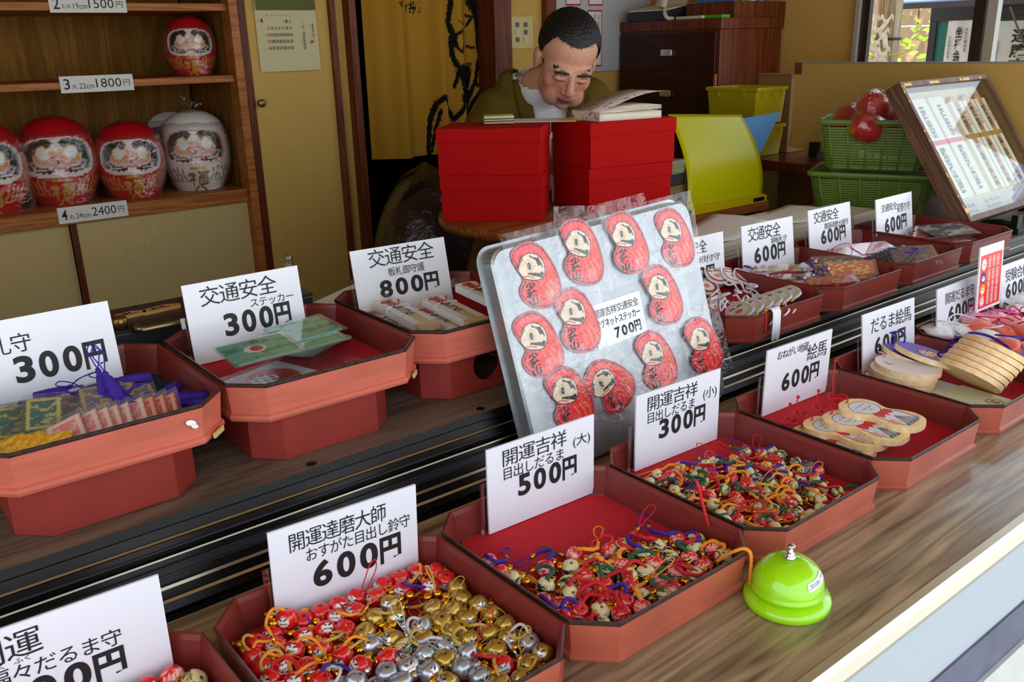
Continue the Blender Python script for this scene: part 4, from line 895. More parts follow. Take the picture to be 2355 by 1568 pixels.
# green baskets with bagged dolls
M_green = mat('green_plastic', c(116,146,58), .42, noise=.06, nscale=30)
def basket(x, y, z, yaw, label, L_=.30, Wd=.215, H=.118):
    t = thing('plastic_basket', label, 'basket', (x,y,z), yaw, 'green plastic baskets on the ledge'); b = MB()
    def ring(k, z, o=0):
        a, bb = L_/2*k+o, Wd/2*k+o; r_ = .022; P = []
        for cx_, cy_, a0 in ((a-r_,bb-r_,0),(-a+r_,bb-r_,90),(-a+r_,-bb+r_,180),(a-r_,-bb+r_,270)):
            for q in range(5): an = math.radians(a0+q*22.5); P.append((cx_+r_*math.cos(an), cy_+r_*math.sin(an), z))
        return P
    b.rings([ring(.86,0),ring(.85,.006)], 0, True, True, False); 
    nr = 15
    for k in range(nr):      # slats with real gaps between them
        z0 = .008+k*(H-.026)/nr; z1 = z0+(H-.026)/nr*.74; k0 = .86+.14*z0/H; k1 = .86+.14*z1/H
        b.rings([ring(k0,z0),ring(k1,z1),ring(k1,z1,-.0025),ring(k0,z0,-.0025),ring(k0,z0)], 0, False, False, False)
    b.rings([ring(.985,H-.014),ring(1,H-.012),ring(1,H-.012,.008),ring(1,H-.002,.009),ring(1,H,.006),ring(1,H,0),ring(1,H-.003,-.002),ring(.98,H-.016,-.0025)], 0, True, False, False)
    b.rings([ring(.852,.006,-.001),ring(.852,.007,-.001)], 0, False, True, True)
    b.obj('slatted_body', M_green, t)
    r_ = MB()
    for sgn in (-1, 1):
        for u in (-.42,-.25,-.08,.08,.25,.42):
            for e0, e1 in (((u*L_*.86, sgn*Wd/2*.86),(u*L_, sgn*Wd/2)),): r_.tube([(e0[0],e0[1]+sgn*.0005,.002),(e1[0],e1[1]+sgn*.0005,H-.012)], .0026, 6)
        for u in (-.36,-.12,.12,.36): r_.tube([(sgn*(L_/2*.86+.0005),u*Wd*.86,.002),(sgn*(L_/2+.0005),u*Wd,H-.012)], .0026, 6)
    r_.obj('uprights', M_green, t)
    return t
B1 = (2.255, 1.275); yw = math.radians(-66)
basket(B1[0], B1[1], .0853, yw, 'lower green plastic basket standing on the ledge behind the price cards')
basket(B1[0]+.012, B1[1]+.006, .2075, yw, 'upper green plastic basket filled with bagged red dolls', .275, .20, .128)
for (dx, dy, dz, H, rx, sd, lb) in ((-.055,.085,.300,.095,1.1,21,'small bagged red doll lying at the far end of the upper basket'),(.0,.01,.325,.095,-.6,22,'small bagged red doll topmost in the upper basket'),(-.04,-.030,.298,.09,.9,23,'small bagged red doll face up at the rim of the upper basket'),(.04,.075,.300,.09,.5,25,'small bagged red doll at the back rim of the upper basket'),(.045,-.05,.296,.09,-.8,26,'small bagged red doll half behind the display case')):
    t = thing('small_doll', lb, 'doll', (B1[0]+dx, B1[1]+dy, .0+dz), 0, 'dolls in the green basket', rot=(rx, .3*sd%1, -.7+sd))
    key = (H, RED)
    if key not in DM: DM[key] = doll_mesh(H, RED, GOLD, 'doll_body')
    part('body', DM[key], t); part('plastic_bag', bag_mesh(H*1.05, sd), t)

# folders leaning on the side table, papers beside them
MB().box(.0,0,.584,.372,.19,.608).obj('tabletop', M_table, bpy.data.objects['side_table'], bevel=.002)
for q in ((.01,.01),(.325,.01),(.01,.15),(.325,.15)): MB().box(q[0],q[1],0,q[0]+.035,q[1]+.035,.584).obj('leg', M_post, bpy.data.objects['side_table'])
# ------------------------------------------------------------------ folders and papers on the side table
t = thing('yellow_folder', 'translucent yellow plastic folder curling over on the side table', 'folder', (0,0,0))
A0, A1 = on_z(1577, 487, .1095), on_z(1752, 452, .1095); A0 = Vector((1.782,1.520,.1095)); A1 = Vector((2.098,1.520,.1095))
B0, B1 = on_y(1536, 262, 1.630), on_y(1704, 263, 1.630)
def yf(u, v):
    a = A0.lerp(A1, u); b_ = B0.lerp(B1, u); s_ = v**1.7; p = a.lerp(b_, v); p.y = a.y+(b_.y-a.y)*s_-.012*math.sin(v*PI); p.x = a.x+(b_.x-a.x)*s_+.006*math.sin(v*PI); return tuple(p)
b = MB(); b.grid(yf, 16, 24, 0); o = b.obj('cover_sheet', mat('yellow_pp', c(206,202,0), .3, spec=.25, alpha=.9), t)
o.modifiers.new('s','SOLIDIFY').thickness = .0012
b = MB(); b.rings([[tuple(A0+Vector((0,y,z))), tuple(A1+Vector((0,y,z)))] for y, z in ((0,.002),(-.02,0),(-.02,.016),(0,.020))], 0, False, False, False, closed=False)
o = b.obj('bottom_fold', mat('yellow_pp2', c(220,196,10), .22, alpha=.9), t); o.modifiers.new('s','SOLIDIFY').thickness = .0012
MB().box(A1.x-.06, 1.4985, .113, A1.x-.012, 1.4995, .124).obj('black_tag', M_black, t)
b = MB(); P = [on_y(x, y, 1.645) for x, y in ((1796,257),(1742,364),(1690,466),(1622,468),(1610,290))]
P[2].z = P[3].z = .1095
b.rings([[tuple(q) for q in P], [tuple(q+Vector((0,.0015,0))) for q in P]], 0, False); o = b.obj('blue_folder', mat('blue_pp', c(100,160,214), .4)); tag(o, 'light blue plastic folder with one corner sticking out behind the yellow one', 'folder')
for k, (h0, h1, cl, lb) in enumerate(((.1088,.135,c(120,92,66),'brown paper bundle at the bottom beside the yellow folder'),(.1355,.160,c(96,70,40),'ragged tan papers in the pile left of the yellow folder'),(.1605,.185,c(150,116,74),'folded kraft paper in the pile left of the yellow folder'),(.1855,.215,c(52,48,46),'black album in the pile left of the yellow folder'),(.2155,.25,c(150,150,110),'pale green book on top of the pile left of the yellow folder'))):
    slab_at('paper_pile', (1.765, 1.60, h0), .075-.004*k, .12, h1-h0-.0006, -4+3*k, mat('pile%d' % k, cl, .8, noise=.5, nscale=90, stretch=(.1,.1,6)), lb, 'papers')

# ------------------------------------------------------------------ things standing on the ledge behind the trays
M_stack = mat('stacked_paper', c(226,220,200), .8, noise=.28, nscale=160, stretch=(.02,.02,4))
def paper_stack(x, y, w, d, h, yaw, label, curl=.0):
    t = thing('paper_stack', label, 'paper', (x, y, .0853), math.radians(yaw), 'paper stacks on the ledge')
    n = 5; R = random.Random(int(x*1000)); b = MB()
    for k in range(n):
        dx, dy = R.uniform(-.004,.004), R.uniform(-.004,.004); b.box(-w/2+dx,-d/2+dy,h*k/n,w/2+dx,d/2+dy,h*(k+1)/n-.0003)
    b.obj('sheets', M_stack, t)
    if curl:
        b = MB(); b.grid(lambda u, v: (-w/2+w*u, -d/2+d*v, h+.0005+curl*abs(u-.45)**1.5*2.4+.003*math.sin(v*4)), 14, 6, 0); o = b.obj('top_sheet', M_paper, t); o.modifiers.new('s','SOLIDIFY').thickness = .0008
paper_stack(1.535, 1.240, .24, .15, .050, 4, 'stack of pale paper sheets with a curling top sheet behind the maroon trays', .022)
paper_stack(1.790, 1.225, .20, .14, .056, -3, 'stack of pale paper sheets behind the card lettered 錦板札守', .010)
paper_stack(1.985, 1.195, .11, .12, .052, 2, 'narrow stack of pale paper sheets beside the green baskets')
t = thing('receipt_slips', 'fanned white paper slips left of the 800 yen card', 'paper', (.755, 1.395, .0853), math.radians(15)); b = MB()
for k in range(16):
    a = math.radians(-6+k*1.3); R_ = Matrix.Rotation(a, 4, 'Z'); b.box(-.085, -.045, .0024*k, .07, .045, .0024*k+.0006, 0, R_)
b.obj('slips', M_paper, t)
M_dgreen = mat('dark_green_lacquer', c(34,46,40), .4, noise=.2, nscale=8); M_dbrown = mat('dark_brown_board', c(52,38,34), .35, noise=.3, nscale=6, stretch=(.3,4,4))
t = thing('document_chest', 'dark green low chest with a brass handle between two price cards', 'chest', (.14, 1.185, .0853))
MB().box(0,0,0,.42,.115,.110).obj('body', M_dgreen, t, bevel=.002); MB().box(.0,-.001,.1103,.42,.115,.1145).obj('top_board', M_dbrown, t)
b = MB(); b.tube([(.165,.004,.118),(.165,-.014,.116),(.170,-.018,.1155),(.30,-.018,.1155),(.305,-.014,.116),(.305,.004,.118)], .0048, 8); b.obj('handle', mat('pewter_handle', c(150,138,108), .3, .9), t)
for x in (.150,.318): MB().lathe([(.010,.1145),(.010,.128),(.007,.131)], 20).obj('handle_mount', M_brass, t, (x,.012,0))
for k, (x, w_, s, lb) in enumerate(((.297,.040,'札','small tan wooden tag lettered with one character on the dark green chest'),(.333,.052,'お礼','wider tan wooden tag lettered お礼 beside the handle of the dark green chest'))):
    b = MB(); b.prism([(0,0),(w_,0),(w_+.004,.010),(w_-.012,.021),(.004,.019)], 0, .004); put_text(b, s, w_*.25, .004, w_*.75, .016, z=.0044, m=1, bold=.02)
    o = b.obj('wooden_tag', [mat('tan_tag', c(206,154,90), .6), M_ink], None, (x+.0, 1.235-.012*k*0, .0853+.1146), (0,0,.12)); tag(o, lb, 'tag')
t = thing('pen_stand', 'black pen stand holding pens behind the green packets card', 'pen holder', (.545, 1.285, .0853)); b = MB()
b.box(-.035,-.02,0,.035,.02,.004); b.box(-.035,-.02,.004,-.032,.02,.10); b.box(.032,-.02,.004,.035,.02,.10); b.box(-.035,-.02,.004,.035,-.017,.10); b.box(-.035,.017,.004,.035,.02,.10); b.obj('cup', M_black, t)
def pen(dx, dy, h, tip, label, tilt):
    p = thing('pen', label, 'pen', (.545+dx, 1.285+dy, .0853+.0045), 0, 'pens in the stand', rot=(tilt[0], tilt[1], 0))
    MB().lathe([(.004,.004),(.005,.01),(.005,h*.75)], 14).obj('barrel', M_black, p); MB().lathe([(.0058,h*.75),(.0058,h*.95),(.004,h)], 14).obj('cap', tip, p); MB().box(.0055,-.0012,h*.8,.0075,.0012,h*.97).obj('clip', M_silver, p)
pen(.022, 0, .152, M_acrylic, 'clear capped pen standing tallest in the pen stand', (.03,.02)); pen(-.006, .004, .125, M_black, 'black pen in the middle of the pen stand', (-.04,.05)); pen(-.022, -.003, .125, M_black, 'black pen at the cabinet side of the pen stand', (.02,-.02))

# ------------------------------------------------------------------ magnet sticker board: an upturned metal tray leaning on the ledge
MO = Vector((.669, .79, .0015)); ln, rl = math.radians(15.52), math.radians(2.85)
E1 = Vector((1,0,0)); E2 = Vector((0, math.sin(ln), math.cos(ln))); ME1 = E1*math.cos(rl)+E2*math.sin(rl); ME2 = -E1*math.sin(rl)+E2*math.cos(rl)
MM = frame(MO, ME1, ME2); MMI = MM.inverted(); MN = ME1.cross(ME2)
MW, MH = .378, .307
def on_board(px, py, off=.0):
    d = _ray(px, py); o0 = Vector((0,0,CAM_H)); q = MO+MN*off; return MMI @ (o0+d*((q-o0).dot(MN)/d.dot(MN)))
M_steel = mat('galvanised_steel', c(176,182,186), .42, .85, noise=.12, nscale=60)
def rrect(w, h, r_, z, n=6):
    P = []
    for cx_, cy_, a0 in ((w-r_,h-r_,0),(r_,h-r_,90),(r_,r_,180),(w-r_,r_,270)):
        for q in range(n+1): a = math.radians(a0+q*90/n); P.append((cx_+r_*math.cos(a), cy_+r_*math.sin(a), z))
    return P
t = thing('magnet_board', 'upturned galvanised metal tray leaning by the ledge, covered with bagged stickers', 'board', (0,0,0)); t.matrix_world = MM
def inset(P, k): cx_, cy_ = MW/2, MH/2; return [(cx_+(p[0]-cx_)*(1-k*2/MW), cy_+(p[1]-cy_)*(1-k*2/MH), p[2]) for p in P]
b = MB(); o_ = rrect(MW, MH, .022, 0)
b.rings([inset([(p[0],p[1],-.024) for p in o_], -.006), inset([(p[0],p[1],-.024) for p in o_], -.002), [(p[0],p[1],-.003) for p in o_], inset([(p[0],p[1],0) for p in o_], .003)], 0, False, False, True)
b.obj('steel_tray', M_steel, t)
a_, c_ = on_board(1371, 705, .001), on_board(1466, 760, .001)
b = MB(); lw, lh = .098, .060; b.box(0,0,0,lw,lh,.0006)
put_chars(b, '開運吉祥交通安全', .004, .041, lw-.006, .052, z=.0009, m=1); put_chars(b, 'マグネットステッカー', .004, .026, lw-.006, .037, z=.0009, m=1, bold=.01); put_chars(b, '700円', .034, .006, lw-.010, .021, z=.0009, m=1, bold=.03)
lo = b.obj('price_sticker', [M_card, M_ink]); lo.matrix_world = MM @ Matrix.Translation((a_.x-.012, c_.y-.006, .0004)); tag(lo, 'white paper price sticker reading 700 yen on the metal board', 'price label')
BEAN = [(.36,1.),(.55,.985),(.74,.88),(.88,.70),(.97,.48),(1.,.28),(.94,.11),(.78,.015),(.55,.0),(.30,.05),(.12,.15),(.03,.28),(.05,.39),(.13,.455),(.165,.50),(.14,.555),(.095,.62),(.06,.70),(.015,.79),(.03,.90),(.17,.975)]
BN = [(p.x, p.y) for p in catmull([(x,y,0) for x,y in BEAN], 4, True)]
SW, SH = .072, .091
M_stick = painted('sticker_print', .28, coat=.3)
def sticker_mesh():
    mb = MB(); n = 72; poly = [(x*SW-SW/2, y*SH-SH/2) for x, y in BN]; C0 = (0.02*SW, -.02*SH); K = 44; N = len(poly)
    vs = [(C0[0],C0[1],.0012)]; fs = []
    dense = []
    for i in range(N):
        for q in range(3): f = q/3; a0, a1 = poly[i], poly[(i+1) % N]; dense.append((a0[0]+(a1[0]-a0[0])*f, a0[1]+(a1[1]-a0[1])*f))
    N = len(dense)
    for k in range(1, K+1):
        for p in dense: vs.append((C0[0]+(p[0]-C0[0])*k/K, C0[1]+(p[1]-C0[1])*k/K, .0012))
    for i in range(N): fs.append((0, 1+i, 1+(i+1) % N))
    for k in range(K-1):
        for i in range(N): a0 = 1+k*N+i; a1 = 1+k*N+(i+1) % N; fs.append((a0, a0+N, a1+N, a1))
    o = len(vs)
    for p in dense: vs.append((p[0],p[1],0))
    for i in range(N): a0 = 1+(K-1)*N+i; a1 = 1+(K-1)*N+(i+1) % N; fs.append((a0, o+i, o+(i+1) % N, a1))
    fs.append(tuple(range(o+N-1, o-1, -1)))
    mb.add(vs, fs, 0, False); me = mb.mesh('sticker_face', [M_stick, M_ink, mat('outline_white', c(240,225,215), .5)])
    FACE = [(.155,.545),(.105,.62),(.13,.69),(.19,.74),(.22,.80),(.40,.835),(.56,.80),(.68,.70),(.70,.58),(.66,.48),(.55,.43),(.38,.445),(.20,.50)]
    FC = [(p.x,p.y) for p in catmull([(x,y,0) for x,y in FACE], 4, True)]
    def col(P):
        x = P[:,0]/SW+.5; y = P[:,1]/SH+.5; C = np.tile(np.array([246,34,40.]), (len(x),1))
        de = seg_d(x, y, BN+[BN[0]]); C[de < .055] = (122,20,46); C[de < .028] = (200,60,70)
        for pl in ([(.52,.36),(.60,.25),(.60,.12)],[(.66,.36),(.74,.25),(.74,.13)],[(.78,.36),(.86,.27),(.87,.18)]): C[seg_d(x, y, pl) < .012] = (214,150,90)
        sd = (seg_d(x, y, [(.74,.74),(.82,.58),(.84,.44)]) < .035) & (np.sin(x*130)*np.sin(y*110) > .1); C[sd] = (206,120,60)
        f = inside(x, y, FC); C[f] = (232,214,186)
        C[(seg_d(x, y, FC+[FC[0]]) < .010)] = (60,30,34)
        C[f & (ell(x, y, .36,.655,.085,.10) < 1)] = (214,178,110); C[f & (ell(x, y, .36,.655,.062,.075) < 1)] = (240,226,200); C[f & (ell(x, y, .36,.655,.045,.06) < 1)] = (34,40,54)
        for k in range(5):
            a = seg_d(x, y, [(.42+.03*k,.79-.012*k),(.52+.028*k,.74-.018*k),(.60+.012*k,.65-.012*k)]); C[f & (a < (.014 if k in (0,4) else .007))] = (40,30,32)
            a = seg_d(x, y, [(.30+.02*k,.555-.006*k),(.45+.02*k,.53-.012*k),(.60,.50-.010*k)]); C[f & (a < (.014 if k in (0,4) else .007))] = (40,30,32)
        C[f & (ell(x, y, .585,.685,.04,.06) < 1)] = (36,28,30); C[f & (ell(x, y, .60,.50,.05,.035) < 1)] = (36,28,30)
        for pl in ([(.17,.755),(.20,.79)],[(.22,.76),(.25,.80)],[(.15,.74),(.24,.76)]): C[seg_d(x, y, pl) < .010] = (40,30,32)
        C[f & (seg_d(x, y, [(.17,.535),(.30,.52),(.42,.475)]) < .008)] = (210,50,60)
        return C
    paint(me, col); return me
SME = sticker_mesh(); tm_ = MB(); put_column(tm_, '少林山', .185*SW-SW/2, .10*SH-SH/2, .40*SW-SW/2, .43*SH-SH/2, z=.0016, m=0, bold=.045); TME = tm_.mesh('lettering', [M_ink])
def wrap_mesh(seed, w=.094, h=.116):
    f1 = crumple(seed, 1.0); mb = MB(); mb.grid(lambda u, v: (w*(u-.5), h*(v-.5), .0042+.0026*f1((u*1.6,v*1.6,.2))+.0012*f1((u*5,v*5,.7))+(.006*max(0,v-.9)/.1*f1((u*3,0,.4)))), 26, 26, 0)
    return mb.mesh('plastic_sleeve', [M_sleeve])
M_sleeve = film('sleeve_film', (.99,.99,.995,1), .012, .30, .05, bump=.8, bscale=60, haze=.008)
WR = [wrap_mesh(40+k) for k in range(4)]
for i, (zx, zy, rot, lb) in enumerate(((435,540,0,'in the top row nearest the 800 yen card'),(722,392,-9,'second in the top row'),(1012,330,0,'third in the top row'),(1325,298,0,'at the top corner nearest the maroon trays'),(693,830,-2,'directly left of the paper price sticker'),(1237,665,0,'right of the paper price sticker'),(450,985,2,'at the board edge above the ledge'),(1203,1085,4,'above the 300 yen card on the metal board'),(1500,992,4,'at the lower edge nearest the maroon trays'),(905,1243,36,'turned sideways near the bottom'),(645,1330,3,'lowest, half hidden behind the 500 yen card'))):
    q = on_board(1080+zx*.35714, 440+zy*.35714, .001)
    t = thing('wish_doll_sticker', 'red wish-doll sticker in a clear sleeve '+lb, 'sticker', (0,0,0), 0, 'stickers on the metal board')
    t.matrix_world = MM @ Matrix.Translation((q.x, q.y, .0006+.0016*(i % 3))) @ Matrix.Rotation(math.radians(rot), 4, 'Z')
    part('sticker', SME, t); part('lettering', TME, t); part('plastic_sleeve', WR[i % 4], t, (0, .004, 0))

# ------------------------------------------------------------------ glazed display case leaning on a black easel
CO = Vector((2.060, .923, .13)); cy_, cl_ = math.radians(1.8), math.radians(33.97)
CE1 = Vector((math.cos(cy_), math.sin(cy_), 0)); cn = Vector((-math.sin(cy_), math.cos(cy_), 0)); CE2 = Vector((0,0,1))*math.cos(cl_)+cn*math.sin(cl_)
CM = frame(CO, CE1, CE2); CW, CHt = .472, .366
M_case = wood('case_wood', c(84,60,46), c(120,88,66), 'Y', 10, .4); M_goldchip = mat('worn_gold', c(222,176,76), .4, .3)
t = thing('display_case', 'glazed brown wooden case leaning back beside the green baskets', 'display case', (0,0,0)); t.matrix_world = CM
b = MB(); fr = .014; D0 = -.036
b.rings([[(x, y, z) for x, y in ((q,q),(CW-q,q),(CW-q,CHt-q),(q,CHt-q))] for q, z in ((0,D0),(0,.004),(fr,.004),(fr,D0),(0,D0))], 0, False, False, False); b.obj('frame', M_case, t, bevel=.0015)
MB().box(fr,fr,D0,CW-fr,CHt-fr,D0+.004).obj('back_panel', mat('cream_mount', c(226,214,170), .8), t)
MB().box(fr,fr,-.0015,CW-fr,CHt-fr,.0).obj('glass', film('case_glass', (.97,.98,.98,1), .035, .16, .01), t)
g_ = MB(); R = random.Random(5)
for k in range(18):
    v = R.uniform(.02,.97)*CHt; w_ = R.uniform(.002,.005); h_ = R.uniform(.004,.018); x_ = 0 if k % 2 else fr-w_; g_.box(x_-.0004 if x_ == 0 else x_, v, .0035, x_+w_, min(v+h_, CHt), .0045)
for k in range(6): u = R.uniform(.02,.9)*CW; g_.box(u, CHt-fr*.9, .0038, u+R.uniform(.01,.04), CHt-fr*.4, .0045)
g_.box(-.0004, .022, .003, .013, .034, .0046); g_.obj('worn_gold_edge', M_goldchip, t)
M_ofpaper = mat('wrapping_paper', c(238,234,216), .7); M_ofwood = mat('plain_wood', c(214,160,104), .6, noise=.15, nscale=20, stretch=(6,.4,6)); M_band = mat('red_band', c(226,70,80), .6); M_gband = mat('tan_band', c(176,132,64), .6)
def ofuda(u0, u1, wrapped, lab, v0=.17, v1=.90):
    w_ = (u1-u0)*CW; h_ = (v1-v0)*CHt; b = MB()
    if wrapped:
        b.box(0,0,0,w_,h_,.010,0); b.box(-.0008,h_*.53,-.0005,w_+.0008,h_*.575,.0106,2); put_column(b, '奉修護摩供家内安全', w_*.36, h_*.60, w_*.66, h_*.92, z=.0104, m=3, bold=.02); put_column(b, '諸願成就守護少林山達磨寺', w_*.36, h_*.04, w_*.66, h_*.50, z=.0104, m=3, bold=.02)
    else:
        b.prism([(w_*.2,0),(w_*.8,0),(w_*.8,h_*.96),(w_*.5,h_),(w_*.2,h_*.96)], .002, .010, 1); b.box(0,0,0,w_*.30,h_*.93,.0115,0); b.box(w_*.72,0,0,w_,h_*.93,.0115,0); b.box(-.0008,h_*.53,-.0002,w_+.0008,h_*.575,.0125,2)
        put_column(b, '奉修大般若祈祷', w_*.32, h_*.60, w_*.70, h_*.90, z=.0104, m=3, bold=.04); put_column(b, '交通安全身上安全守護攸', w_*.32, h_*.04, w_*.70, h_*.51, z=.0104, m=3, bold=.04); put_column(b, '少林山達磨', w_*.76, h_*.66, w_*.93, h_*.86, z=.012, m=4)
    o = b.obj('prayer_board', [M_ofpaper, M_ofwood, M_band if wrapped else M_gband, M_ink, M_redink]); o.matrix_world = CM @ Matrix.Translation((u0*CW, v0*CHt, D0+.0051)); tag(o, lab, 'prayer board', 'boards in the display case')
ofuda(.115,.285, True, 'paper-wrapped prayer board with a red band, nearest the baskets in the case'); ofuda(.315,.475, True, 'paper-wrapped prayer board with a red band, second from the baskets in the case')
ofuda(.52,.655, False, 'wooden prayer board with a tan band next to the paper-wrapped pair'); ofuda(.67,.80, False, 'wooden prayer board with a tan band in the middle of its three'); ofuda(.815,.94, False, 'wooden prayer board with a tan band farthest from the baskets')
b = MB(); b.box(0,0,0,CW*.86,.040,.0008); put_chars(b, '祈祷札', .03, .020, .12, .030, z=.0012, m=1); put_chars(b, '五千円', .16, .020, .25, .030, z=.0012, m=1); put_chars(b, '御申込', .03, .006, .12, .015, z=.0012, m=1); put_chars(b, '受付所', .16, .006, .25, .015, z=.0012, m=1)
o = b.obj('caption_strip', [mat('grey_strip', c(196,192,178), .7), M_ink]); o.matrix_world = CM @ Matrix.Translation((fr+.012, fr+.004, D0+.0045)); tag(o, 'pale lettered caption strip along the bottom inside the glazed case', 'label')
t = thing('easel', 'black plastic easel under the glazed display case', 'easel', (0,0,.0853)); ez = MB()
for x in (2.23, 2.47):
    p = CO+CE1*(x-CO.x); q = p+CE2*.10-CE1.cross(CE2)*.044
    e0 = p-CE1.cross(CE2)*.043+CE2*.0; ez.tube([(p.x, p.y-.035, .012), (p.x, p.y-.03, .022), (p.x, p.y+.0, .022), (e0.x, e0.y+.008, e0.z-.0853-.004), (q.x, q.y+.012, q.z-.0853-.02)], .008, 8)
    ez.box(p.x-.014, p.y-.05, 0, p.x+.014, p.y-.01, .014)
    ez.box(p.x-.012, p.y-.045, .012, p.x+.012, p.y-.030, .045)
ez.obj('frame', M_black, t)
# ------------------------------------------------------------------ bell charms in the front trays
M_bead = painted('bead_enamel', .16, coat=.5); M_beadm = painted('bead_metallic', .3, metal=.75, coat=.2)
def bead_mesh(r, kind):
    mb = MB(); mb.sphere(1, 40, 28); me_v = np.array(mb.v); e = 2.5
    n_ = (np.abs(me_v)**e).sum(1)**(1/e); V = me_v/n_[:,None]; V[:,2] *= .95
    top = np.hypot(V[:,0], V[:,1]) < .2; V[top & (V[:,2] > 0), 2] -= .12
    mb.v = [tuple(p*r) for p in V]
    me = mb.mesh('bead', [M_beadm if kind in ('gold','silver') else M_bead])
    R = random.Random(hash(kind) % 97+3); 
    lines = [[(R.uniform(-2.6,2.6), R.uniform(-.8,.8)) for _ in range(4)] for _ in range(11)]
    def col(P):
        x, y, z = (P/r).T; a = np.arctan2(x, -y)
        base = {'red':(214,16,24),'gold':(196,160,72),'silver':(176,182,190),'redline':(216,26,36),'cream':(222,212,160),'plain':(228,222,180)}[kind]
        C = np.tile(np.array(base, float), (len(x),1))
        if kind in ('red','gold','silver'):
            q = ell(a, z, 0, -.08, .52, .46); C[q < 1.25] = (30,26,26); C[q < 1.0] = (236,230,224)
            for s in (-1,1):
                C[ell(a, z, s*.2, .02, .11, .13) < 1] = (30,26,26); C[ell(a, z, s*.2, .0, .06, .07) < 1] = (240,236,230); C[(q < 1) & (seg_d(a, z, [(s*.1,.22),(s*.3,.26)]) < .045)] = (30,26,26)
                C[(q < 1) & (seg_d(a, z, [(s*.08,-.22),(s*.3,-.26),(s*.36,-.12)]) < .04)] = (40,32,32)
            C[(q < 1) & (ell(a, z, 0, -.18, .07, .05) < 1)] = (210,60,60)
            if kind != 'red':
                for b_ in (2.0,2.35,2.7): C[seg_d(np.abs(a), z, [(b_,.25),(b_+.05,-.2)]) < .05] = (40,34,28)
            else: C[(np.abs(a) > 1.1) & (np.abs(a) < 1.7) & (np.abs(z) < .5) & (np.sin(a*26)*np.sin(z*21) > .55)] = (206,150,60)
        elif kind in ('redline','cream'):
            lc = (246,190,180) if kind == 'redline' else (40,44,34)
            for pl in lines: C[seg_d(a, z, pl[:3]) < .035] = lc
            C[np.abs(np.hypot(a-.1, z*1.1)-.55) < .045] = lc; C[np.abs(np.hypot(np.abs(a-.1)-.22, z-.1)-.10) < .035] = lc
            C[z < -.80] = (240,238,228)
        C[(np.hypot(x, y) < .20) & (z > 0)] = (60,24,24) if kind[:3] == 'red' else (70,66,60)
        return C
    return paint(me, col)
def bell_mesh(r, m):
    mb = MB(); mb.sphere(r, 14, 10); mb.lathe([(r*1.0,-.0004),(r*1.07,0),(r*1.0,.0004)], 14, 0, True, None, False, False); mb.tube([(r*.25*math.cos(a), 0, r*1.15+r*.25*math.sin(a)) for a in np.linspace(0, 2*PI, 9)], r*.09, 5)
    mb.box(-r*.8,-r*.08,-r*1.005,r*.8,r*.08,-r*.5,1); return mb.mesh('bell', [m, M_black])
_SP = {}
def strap_mesh(seed, m, cr, ln, r0, clasp, key):
    """braided cord, metal clasp and thin loop; odd variants lie on top of the heap, the last four slip down between the beads"""
    R = random.Random(seed); mb = MB(); low = key[2] >= 6; P = [(0,0,r0*.75),(r0*.7,0,r0*(.55 if low else 1.25))]; a = 0; x, y = r0*.7, 0
    n = 5; curv = R.choice((-1,1))*R.uniform(.25,.75)
    for k in range(n):
        a += curv+R.uniform(-.3,.3); x += ln/n*math.cos(a); y += ln/n*math.sin(a); z = r0*(-.15-.12*k) if low else r0*(1.15-.2*k)+R.uniform(-.15,.3)*r0; P.append((x,y,max(z, -r0*.75)))
    pts = catmull(P, 5); mb.tube(pts, [cr*(1+.10*(i % 2)) for i in range(len(pts))], 7)
    d = (pts[-1]-pts[-2]).normalized(); e = pts[-1]; mb.tube([e, e+d*.006], cr*1.1, 8, 1)
    e = e+d*.006; s = Vector((-d.y, d.x, 0)); L_ = R.uniform(.024,.036); up = R.uniform(.15,.5) if seed % 5 == 0 and not low else R.uniform(-.25,.1)
    lp = [e, e+d*L_*.4+s*.005+Vector((0,0,up*L_*.4)), e+d*L_*.85+s*.0055+Vector((0,0,up*L_)), e+d*L_+Vector((0,0,up*L_*1.1)), e+d*L_*.85-s*.0045+Vector((0,0,up*L_)), e+d*L_*.4-s*.003+Vector((0,0,up*L_*.45)), e]
    q = [Vector((p.x,p.y,max(p.z,-r0*.8))) for p in catmull(lp, 5)]; mb.tube(q, cr*.36, 5); _SP[key] = [(p.x,p.y) for p in (pts+q)[::3]]; return mb.mesh('strap', [m, clasp])
CORD = {k: mat('cord_'+k, v, .6, bump=.6, bscale=900) for k, v in dict(red=c(206,18,30), orange=c(244,150,32), purple=c(58,20,150), green=c(20,92,58), gold=c(206,164,70), silver=c(206,204,200)).items()}
_CH = {}
def best_strap(pos, strapc, sv, r, cr, ln, tray_, yaw):
    """turn the cord so that it stays inside its tray"""
    tx, best = tray_.location.x, None
    pool = (range(6) if sv < 6 else range(6, 10))
    for j, v in enumerate([sv]+list(pool)):
        ks = ('s', strapc, v, round(r,4))
        if ks not in _CH: _CH[ks] = strap_mesh(v*7+len(strapc), CORD[strapc], cr, ln, r, M_silver if strapc == 'silver' else M_gold, ks)
        for q in range(12):
            y_ = yaw+q*PI/6; c_, s_ = math.cos(y_), math.sin(y_); bad = 0
            for px, py in _SP[ks]:
                wx, wy = pos[0]+px*c_-py*s_-tx, pos[1]+px*s_+py*c_-FY; bad += max(0, abs(wx)-.107)+max(0, wy-.095)+max(0, -wy-.119)+max(0, abs(wx)+abs(wy)-.205)*.7
            if best is None or bad < best[0]-1e-6: best = (bad, y_, ks)
            if bad == 0: return y_, ks
    return best[1], best[2]
